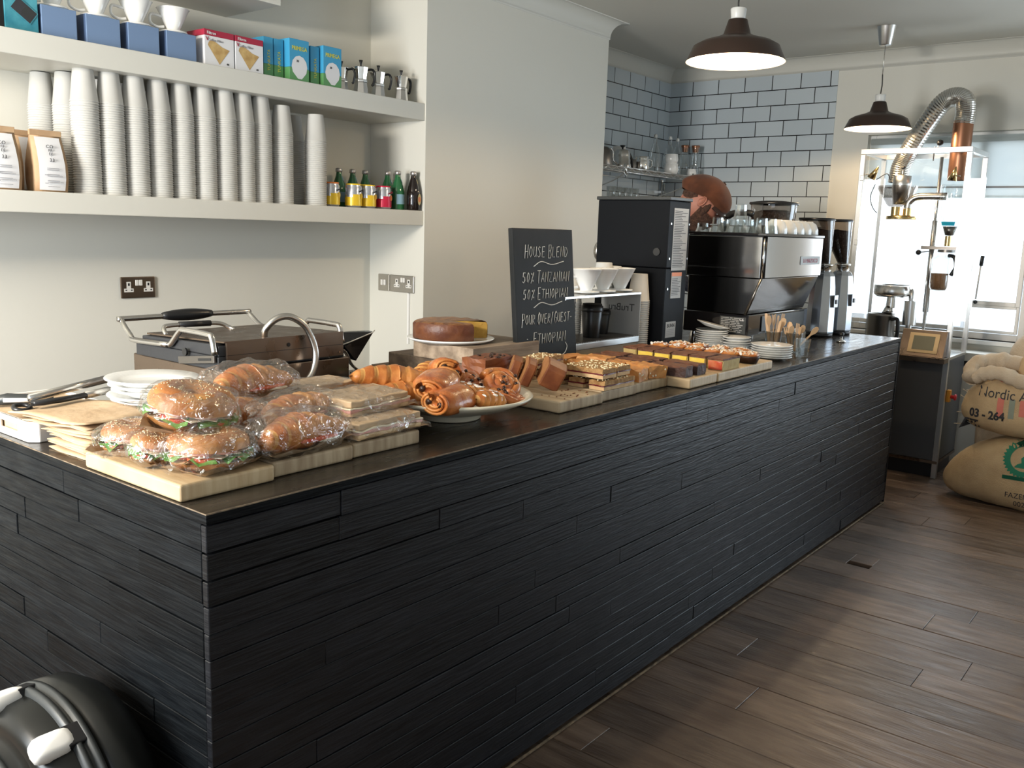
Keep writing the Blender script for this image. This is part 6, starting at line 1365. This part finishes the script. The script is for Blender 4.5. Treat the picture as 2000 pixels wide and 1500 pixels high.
# ------------------------------------------------------------------ glass-cased coffee roaster
t = thing('sample_roaster', 'tall aluminium framed glass coffee roaster on a grey cabinet at the counter end', 'coffee roaster', (0, 0, 0))
RX0, RX1, RY0, RY1, RT = 5.40, 5.885, -0.085, 0.600, 2.155
cab = MB().box(RX0+0.004, RX1, RY0+0.004, RY1, 0.118, 0.795); cab.build('cabinet', 'cabinet_grey', t, bevel=0.004)
MB().box(RX0+0.03, RX1, RY0+0.03, RY1-0.02, 0.0, 0.098).build('plinth', 'black_plastic', t)
MB().box(RX0-0.004, RX1, RY0, RY1, 0.0985, 0.1175).build('bottom_rail', 'bronze_steel', t)
MB().box(RX0+0.002, RX1+0.01, RY0, RY1, 0.7955, 0.815).build('worktop', 'aluminium', t, bevel=0.002)
for (x, y) in ((RX0, RY0-0.002), (RX0, RY1-0.030), (RX1-0.028, RY0-0.002), (RX1-0.028, RY1-0.030)):
    MB().box(x-0.003, x+0.029, y, y+0.032, 0.0 if x == RX0 else 0.80, RT-0.034).build('frame_post', 'aluminium', t, bevel=0.002)
b_ = MB().box(RX0-0.003, RX0+0.029, RY0-0.002, RY1+0.002, RT-0.033, RT); b_.box(RX1-0.028, RX1+0.004, RY0-0.002, RY1+0.002, RT-0.033, RT); b_.box(RX0+0.0295, RX1-0.0285, RY0-0.002, RY0+0.030, RT-0.033, RT); b_.box(RX0+0.0295, RX1-0.0285, RY1-0.030, RY1+0.002, RT-0.033, RT)
b_.build('top_frame', 'aluminium', t, bevel=0.002)
for (a_) in ((RX0+0.028, RX1-0.028, RY0+0.010, RY0+0.015), (RX0+0.028, RX1-0.028, RY1-0.018, RY1-0.013), (RX1-0.015, RX1-0.010, RY0+0.03, RY1-0.03)): MB().box(*a_, 0.816, RT-0.034).build('glass_panel', 'clear_pane', t)
for z in (1.52, 1.95): MB().box(RX0-0.010, RX0+0.0, RY1-0.035, RY1-0.010, z, z+0.035).build('hinge', 'aluminium', t, bevel=0.002)
cn = MB().prism([(5.300, 0.818), (5.395, 0.818), (5.395, 0.985), (5.372, 0.985)], RY0+0.015, 0.205, M=Matrix(((1,0,0,0),(0,0,1,0),(0,1,0,0),(0,0,0,1))))
cn.build('console', 'bronze_steel', t, bevel=0.002)
MB().box(5.292, 5.3995, RY0, 0.215, 0.782, 0.817).build('console_ledge', 'bronze_steel', t, bevel=0.002)
CM = Matrix.Translation((5.334, 0.062, 0.902)) @ Matrix.Rotation(-PI/2, 4, 'Z') @ Matrix.Rotation(PI/2-math.atan2(0.072, 0.167), 4, 'X')
MB().box(-0.092, 0.092, -0.068, 0.068, 0.0008, 0.004, 0, CM).build('screen_bezel', 'screen_frame', t, bevel=0.002)
MB().box(-0.066, 0.066, -0.048, 0.048, 0.0042, 0.005, 0, CM).build('screen', 'screen_face', t)
MB().box(5.455, 5.495, RY0-0.022, RY0+0.003, 0.515, 0.595).build('switch_plate', 'yellow_plate', t, bevel=0.003); MB().lathe([(0, 0), (0.012, 0), (0.012, 0.02), (0.022, 0.024), (0.020, 0.034), (0, 0.036)], 18, M=Matrix.Translation((5.475, RY0-0.0222, 0.55)) @ Matrix.Rotation(PI/2, 4, 'X')).build('stop_button', 'red_button', t)
RXc = 5.60
MB().tube([(5.69, 0.160, 0.816), (5.69, 0.160, 2.118)], 0.011, 12).tube([(5.69, 0.160, 1.08), (5.69, 0.160, 1.70)], 0.019, 12).build('support_column', 'steel', t)
MB().lathe([(0.098, 1.700), (0.100, 1.706), (0.098, 1.722), (0.062, 1.724), (0.058, 1.728)], 32, c=(RXc, 0.355, 0)).disc(0.098, 1.700, 32, c=(RXc, 0.355, 0), up=False).cyl((RXc, 0.398, 0), 0.030, 1.723, 1.785, 20).cyl((RXc, 0.322, 0), 0.027, 1.723, 1.775, 20).build('roast_head', 'brass', t)
MB().lathe([(0.045, 1.786), (0.060, 1.800), (0.125, 1.90), (0.128, 1.925)], 32, c=(RXc, 0.400, 0)).build('feed_hopper', 'smoke_plastic', t)
MB().lathe([(0.0, 1.80), (0.045, 1.80), (0.06, 1.93), (0.058, 1.99), (0.035, 1.995), (0.02, 2.0), (0.006, 2.005), (0.006, 2.035)], 20, c=(RXc, 0.375, 0)).blob((RXc, 0.375, 2.045), (0.013, 0.013, 0.013), 12, 8, 1).build('hopper_gate', ['aluminium', 'black_plastic'], t)
MB().tube(bez([(RXc, 0.322, 1.775), (RXc, 0.315, 1.815), (RXc, 0.275, 1.848), (RXc, 0.20, 1.855), (RXc, 0.08, 1.855)], 8), 0.026, 14).build('transfer_pipe', 'steel', t)
MB().lathe([(0.082, 1.93), (0.086, 1.90), (0.084, 1.77), (0.030, 1.605), (0.026, 1.60)], 32, c=(RXc, 0.040, 0)).build('cyclone', 'thin_glass', t)
MB().lathe([(0.0, 1.66), (0.048, 1.66), (0.028, 1.603), (0, 1.60)], 24, c=(RXc, 0.040, 0)).build('cyclone_base', 'dark_steel', t)
MB().lathe([(0.056, 1.665), (0.064, 1.69)], 24, c=(RXc, 0.040, 0), a0=PI*0.7, a1=PI*1.2).build('blue_tape', 'blue_tape', t)
MB().cyl((RXc, 0.046, 0), 0.020, 1.530, 1.599, 18).build('outlet_tube', 'brass', t)
b_ = MB().box(RXc-0.02, 5.70, -0.03, 0.205, 1.508, 1.528); b_.cyl((RXc, 0.046, 0), 0.055, 1.490, 1.507, 24); b_.tube([(RXc+0.02, 0.16, 1.493), (RXc, 0.215, 1.485)], 0.004, 6); b_.build('clamp_arm', 'dark_steel', t); MB().blob((RXc, 0.222, 1.484), (0.018, 0.018, 0.018), 14, 10).build('clamp_knob', 'black_plastic', t)
MB().lathe([(0, 1.232), (0.045, 1.236), (0.058, 1.26), (0.060, 1.44), (0.056, 1.455), (0.030, 1.462), (0.028, 1.480)], 28, c=(RXc, 0.072, 0)).build('collection_jar', 'thin_glass', t)
MB().lathe([(0, 1.238), (0.043, 1.241), (0.056, 1.264), (0.057, 1.350), (0, 1.352)], 28, c=(RXc, 0.072, 0)).build('roasted_coffee', 'coffee_light', t)
MB().tube(bez([(RXc, 0.03, 1.47), (RXc-0.02, -0.01, 1.46), (RXc-0.02, -0.025, 1.40), (RXc-0.02, 0.0, 1.34)], 6), 0.013, 8).build('jar_handle', 'black_plastic', t)
MB().lathe([(0, 1.175), (0.10, 1.175), (0.118, 1.19), (0.122, 1.20), (0.122, 1.252), (0.116, 1.256), (0.110, 1.20), (0, 1.19)], 36, c=(RXc, 0.365, 0)).build('cooling_tray', 'steel', t)
MB().cyl((RXc, 0.365, 0), 0.034, 1.10, 1.1745, 20, r2=0.030).tube([(RXc, 0.365, 1.11), (RXc-0.02, 0.385, 1.05)], 0.032, 14).build('discharge_neck', 'steel', t)
MB().cyl((RXc, 0.235, 0), 0.045, 0.99, 1.155, 26).cyl((RXc, 0.235, 0), 0.020, 0.817, 0.99, 16).lathe([(0.018, 1.156), (0.020, 1.19), (0.010, 1.23), (0, 1.24)], 16, c=(RXc, 0.235, 0)).build('blower', 'aluminium', t)
for (y, z, s) in ((0.545, 2.00, 1), (0.005, 1.985, -1)):
    M = Matrix.Translation((RX0+0.07, y-0.02*s, z)) @ Matrix.Rotation(0.5*s+(0.7 if s < 0 else 0), 4, 'X')
    MB().lathe([(0, 0.055), (0.004, 0.053), (0.030, -0.035), (0.027, -0.035), (0, 0.04)], 20, M=M).build('spot_lamp', 'brass', t); MB().tube([(RX0+0.02, y+0.03*s, z-0.01), (RX0+0.07, y-0.01*s, z-0.005)], 0.004, 6).build('lamp_arm', 'steel', t)
MB().tube(bez([(5.48, 0.51, 1.96), (5.50, 0.45, 2.00), (5.52, 0.43, 1.96)], 6), 0.003, 5).tube(bez([(5.50, 0.52, 1.93), (5.52, 0.55, 1.85), (5.52, 0.53, 1.78), (5.53, 0.50, 1.74)], 6), 0.003, 5).build('cable', 'cable_dark', t)
t2 = thing('steel_pitcher', 'steel jug with a black handle standing inside the roaster case', 'jug', (RXc, 0.420, 0.8155))
MB().lathe([(0, 0), (0.090, 0), (0.093, 0.006), (0.088, 0.225), (0.092, 0.238), (0.087, 0.238), (0.083, 0.22), (0.086, 0.01), (0, 0.008)], 32).build('jug_body', 'dark_steel', t2)
MB().tube(bez([(-0.04, -0.080, 0.205), (-0.06, -0.125, 0.205), (-0.065, -0.130, 0.09), (-0.05, -0.088, 0.06)], 7), 0.013, 8).build('handle', 'black_plastic', t2)
t3 = thing('flue_duct', 'silver corrugated duct arching out of the copper flue above the roaster', 'duct', (0, 0, 0))
MB().lathe([(0.060, 1.96), (0.061, 1.965), (0.061, 2.335), (0.060, 2.34)], 36, c=(5.62, 0.035, 0)).build('copper_flue', 'copper', t3)
path = bez([(5.62, 0.035, 2.32), (5.62, 0.030, 2.40), (5.63, 0.050, 2.47), (5.645, 0.115, 2.495), (5.66, 0.19, 2.46), (5.68, 0.27, 2.35), (5.70, 0.345, 2.23), (5.72, 0.40, 2.13), (5.72, 0.43, 2.05), (5.72, 0.44, 1.95)], 14)
MB().tube(path, [0.060+0.0035*(i % 2) for i in range(len(path))], 26, caps=False, smooth=False).build('corrugated_hose', 'duct_foil', t3)
MB().lathe([(0, 2.090), (0.005, 2.092), (0.005, 2.185)], 10, c=(5.66, 0.205, 0)).blob((5.62, 0.165, 2.205), (0.021, 0.021, 0.021), 16, 10, 1).tube([(5.66, 0.205, 2.14), (5.62, 0.165, 2.20)], 0.005, 6).build('damper_lever', ['steel', 'black_plastic'], t3)
# ------------------------------------------------------------------ coffee sacks
def sack(name, label, c, r, seed, mat='hessian', taper=0.25, e=0.62, open_top=False):
    t = thing(name, label, 'coffee sack', c, 0, 'hessian coffee sacks'); V = []; F = []; n, m_ = 72, 40
    sp = lambda v, p: math.copysign(abs(v)**p, v)
    for j in range(m_+1):
        th = -PI/2+PI*j/m_
        for i in range(n):
            a = 2*PI*i/n; x, y, z = sp(math.cos(th), e)*sp(math.cos(a), 0.75), sp(math.cos(th), e)*sp(math.sin(a), 0.55), sp(math.sin(th), 0.8)
            y *= 1-taper*(z+1)/2; p = Vector((x*r[0], y*r[1], z*r[2]))
            k = 0.020*noise.noise(p*3.2+Vector((seed, 0, 0)))+0.010*noise.noise(Vector((p.x*5, p.y*9+p.z*7, seed)))+0.007*abs(noise.noise(Vector((p.x*3, p.y*14-p.z*16, seed+5))))
            d = p.normalized(); p += d*k; p.z = max(p.z, -r[2]*0.97); V.append(tuple(p))
    for j in range(m_):
        for i in range(n): F.append((j*n+i, j*n+(i+1) % n, (j+1)*n+(i+1) % n, (j+1)*n+i))
    return t, MB().add(V, F, 0, True).build('sack_cloth', mat, t)
def wrapped_text(s_, size, mat, parent, loc, target, name='printed_lettering', **kw):
    o = text(s_, size, mat, parent, loc, LEFT, name=name, ext=0.0, **kw)
    m = o.modifiers.new('wrap', 'SHRINKWRAP'); m.target = target; m.wrap_method = 'PROJECT'; m.use_project_x = m.use_project_y = False; m.use_project_z = True
    m.use_negative_direction = True; m.use_positive_direction = True; m.offset = 0.003; m.wrap_mode = 'ABOVE_SURFACE'; return o
s1, c1 = sack('hessian_sack', 'full hessian sack on the floor with a round green toothed emblem', (5.10, -0.69, 0.211), (0.20, 0.585, 0.215), 3, taper=0.44)
wrapped_text('FAZENDA CAIXETA', 0.046, 'ink', s1, (-0.26, -0.07, -0.120), c1, sx=0.9); wrapped_text('002/1234 MG', 0.046, 'ink', s1, (-0.26, -0.05, -0.170), c1, sx=0.9)
g = MB(); N_ = 64
V = [(0.098*math.cos(2*PI*i/N_)*(1.0 if i % 2 else 1.14), 0.098*math.sin(2*PI*i/N_)*(1.0 if i % 2 else 1.14), 0) for i in range(N_)]+[(0.070*math.cos(2*PI*i/N_), 0.070*math.sin(2*PI*i/N_), 0) for i in range(N_)]
g.add(V, [(i, (i+1) % N_, N_+(i+1) % N_, N_+i) for i in range(N_)])
g.add([(x_, y_, 0) for x_, y_ in ((-0.045, -0.05), (-0.02, -0.05), (0.02, -0.05), (0.05, -0.04), (0.052, -0.01), (0.03, 0.01), (0.012, 0.006), (0.02, 0.03), (0.0, 0.02), (-0.015, 0.005), (-0.01, -0.02), (-0.03, -0.03))], [tuple(range(12))]); g.box(-0.10, 0.10, -0.125, -0.103, -0.0002, 0)
o = g.build('green_emblem', 'green_print', s1, loc=(-0.26, 0.035, 0.115)); o.rotation_euler = LEFT
m = o.modifiers.new('wrap', 'SHRINKWRAP'); m.target = c1; m.wrap_method = 'PROJECT'; m.use_project_z = True; m.use_project_x = m.use_project_y = False; m.use_negative_direction = True; m.offset = 0.003; m.wrap_mode = 'ABOVE_SURFACE'
s2, c2 = sack('hessian_sack', 'open hessian sack with rolled collar stacked on the green emblem sack', (5.12, -0.66, 0.620), (0.19, 0.46, 0.195), 8, taper=0.30)
for (s_, y, z, sz, col_) in (('Nordic Approach', 0.045, 0.040, 0.083, 'ink'), ('03 - 264', 0.235, -0.088, 0.068, 'ink'), ('EFT.', 0.315, -0.150, 0.060, 'ink')):
    wrapped_text(s_, sz, col_, s2, (-0.26, y, z), c2, sx=0.85, bold=0.0028 if s_[0] != 'N' else 0.0)
for (y, w_, col_, z0, z1) in ((0.165, 0.035, 'red_stripe', -0.07, 0.045), (0.105, 0.030, 'grey_stripe', -0.07, 0.045), (0.045, 0.040, 'red_stripe', -0.05, 0.045)):
    g = MB(); n = 8; V = [(u, v, 0) for v in [z0+(z1-z0)*j/n for j in range(n+1)] for u in (-w_/2, w_/2)]; g.add(V, [(2*j, 2*j+1, 2*j+3, 2*j+2) for j in range(n)])
    o = g.build('printed_stripe', col_, s2, loc=(-0.26, y, 0)); o.rotation_euler = LEFT
    m = o.modifiers.new('wrap', 'SHRINKWRAP'); m.target = c2; m.wrap_method = 'PROJECT'; m.use_project_z = True; m.use_project_x = m.use_project_y = False; m.use_negative_direction = True; m.offset = 0.002; m.wrap_mode = 'ABOVE_SURFACE'
def collar(parent, pts, rr, name, mat, seed):
    P = bez(pts, 8); n = len(P); V = []; F = []; K = 12; r_ = random.Random(seed)
    return MB().tube(P, [rr*(0.75+0.5*abs(noise.noise(Vector((i*0.23, seed, 0))))+0.15*math.sin(PI*i/n)) for i in range(n)], 14, ell=1.2).build(name, mat, parent)
collar(s2, [(-0.13, 0.33, 0.13), (-0.155, 0.27, 0.175), (-0.165, 0.18, 0.185), (-0.165, 0.08, 0.150), (-0.15, -0.02, 0.125)], 0.036, 'rolled_collar', 'hessian_pale', 2)
collar(s2, [(-0.10, 0.35, 0.12), (-0.04, 0.36, 0.19), (0.03, 0.28, 0.22), (0.06, 0.14, 0.22), (0.04, 0.0, 0.24)], 0.055, 'gathered_cloth', 'hessian_pale', 5)
collar(s2, [(-0.12, 0.02, 0.14), (-0.06, 0.06, 0.22), (0.0, 0.02, 0.28), (0.05, -0.08, 0.32), (0.06, -0.2, 0.34)], 0.060, 'gathered_cloth', 'hessian', 9)
MB().blob((-0.12, 0.11, 0.145), (0.05, 0.085, 0.030), 24, 10, nz=0.5, ns=22, seed=4).build('pink_liner', 'red_stripe', s2)
for k in range(9):
    a = rnd.uniform(0, 1); z0 = -0.17+0.32*a; MB().tube(bez([(-0.06, 0.36-0.05*a, z0), (-0.075, 0.385-0.05*a, z0+rnd.uniform(-0.02, 0.02)), (-0.08, 0.405-0.05*a+rnd.uniform(0, 0.03), z0+rnd.uniform(-0.02, 0.02))], 3), 0.0022, 5).build('loose_fibre', 'hessian_pale', s2)
s3, c3 = sack('hessian_sack', 'crumpled pale sack slumped behind the top of the stack under the window', (5.50, -0.66, 0.90), (0.20, 0.26, 0.13), 13, 'hessian_pale', taper=0.3)
s4, c4 = sack('hessian_sack', 'lower pale sack behind the stack, mostly hidden, by the low cabinet', (5.55, -0.68, 0.39), (0.19, 0.42, 0.39), 17, 'hessian_pale', taper=0.12)
for k in range(6): a = k*0.55; MB().tube(bez([(-0.15+0.05*math.cos(a), 0.16-0.05*k, 0.02), (-0.08, 0.12-0.05*k, 0.11), (0.02, 0.06-0.03*k, 0.13+0.012*k)], 6), [0.020+0.012*math.sin(q*0.5+k) for q in range(13)], 10).build('cloth_fold', 'hessian_pale', s3)
# ------------------------------------------------------------------ vacuum cleaner by the counter end
t = thing('vacuum_cleaner', 'black drum vacuum cleaner with white latches by the counter end', 'vacuum cleaner', (-0.02, 0.33, 0.30))
VM = Matrix.Rotation(-PI/2, 4, 'Y')                     # drum axis points to -X
MB().lathe([(0, 0.004), (0.20, 0.006), (0.255, 0.03), (0.282, 0.07), (0.285, 0.115), (0.272, 0.128)], 64, M=VM).build('drum', 'vac_black', t)
MB().lathe([(0.272, 0.1285), (0.286, 0.132), (0.286, 0.142), (0.274, 0.146), (0.274, 0.152), (0.284, 0.155), (0.282, 0.164), (0.268, 0.168)], 64, M=VM).build('flange_rings', 'vac_grey', t)
MB().lathe([(0.268, 0.1685), (0.262, 0.205), (0.245, 0.225), (0.225, 0.232), (0.215, 0.228), (0.205, 0.236), (0.13, 0.250), (0, 0.254)], 64, M=VM).build('lid', 'vac_black', t)
for an in (62, 108, 200, 330):
    a = math.radians(an); M = VM @ Matrix.Rotation(0, 4, 'Z'); L_ = MB(); c_, s_ = math.cos(a), math.sin(a)
    P = Matrix.Translation((-0.198, -c_*0.268, s_*0.268)) @ Matrix.Rotation(PI/2-a, 4, 'X')
    MB().blob((0, 0, 0), (0.042, 0.026, 0.020), 14, 8, 0, P, e=0.55).build('latch', 'vac_white', t); MB().box(0.02, 0.06, -0.024, 0.024, -0.006, 0.016, 0, P).build('latch_hinge', 'black_plastic', t, bevel=0.003)
MB().tube([(-0.265, 0.105*math.cos(a)+0.02, 0.02+0.105*math.sin(a)) for a in [2*PI*q/28 for q in range(29)]], 0.030, 14).build('hose_coil', 'black_gloss', t)
MB().tube([(-0.248, 0.150*math.cos(a)+0.02, 0.02+0.150*math.sin(a)) for a in [2*PI*q/32 for q in range(33)]], 0.010, 8).build('port_ring', 'vac_grey', t)
MB().box(-0.303, -0.294, -0.075, -0.035, 0.075, 0.110).build('white_mark', 'vac_white', t, bevel=0.002)
for (y, z) in ((-0.18, -0.25), (0.20, -0.25)): MB().cyl((0, 0, 0), 0.045, -0.015, 0.015, 18, M=Matrix.Translation((-0.13, y, -0.255)) @ Matrix.Rotation(PI/2, 4, 'X')).build('castor', 'black_plastic', t)
# ------------------------------------------------------------------ chair at the right edge
t = thing('wooden_chair', 'dark wooden chair whose leg shows at the right edge of the floor', 'chair', (2.66, -1.09, 0))
for (x, y) in ((0, 0), (0.36, 0.0), (0, -0.36), (0.36, -0.36)): MB().tube([(x-0.015, y+0.01 if y == 0 else y-0.01, 0), (x+0.01, y-0.02 if y == 0 else y+0.02, 0.46)], [0.014, 0.018], 10).build('leg', 'dark_wood', t)
MB().box(-0.03, 0.42, -0.42, 0.03, 0.461, 0.490).build('seat', 'dark_wood', t, bevel=0.008)
MB().tube([(0.385, -0.02, 0.49), (0.43, -0.02, 0.92)], 0.014, 8).tube([(0.385, -0.38, 0.49), (0.43, -0.38, 0.92)], 0.014, 8).build('back_post', 'dark_wood', t)
MB().box(0.405, 0.435, -0.385, -0.015, 0.78, 0.90).build('backrest', 'dark_wood', t, bevel=0.006)
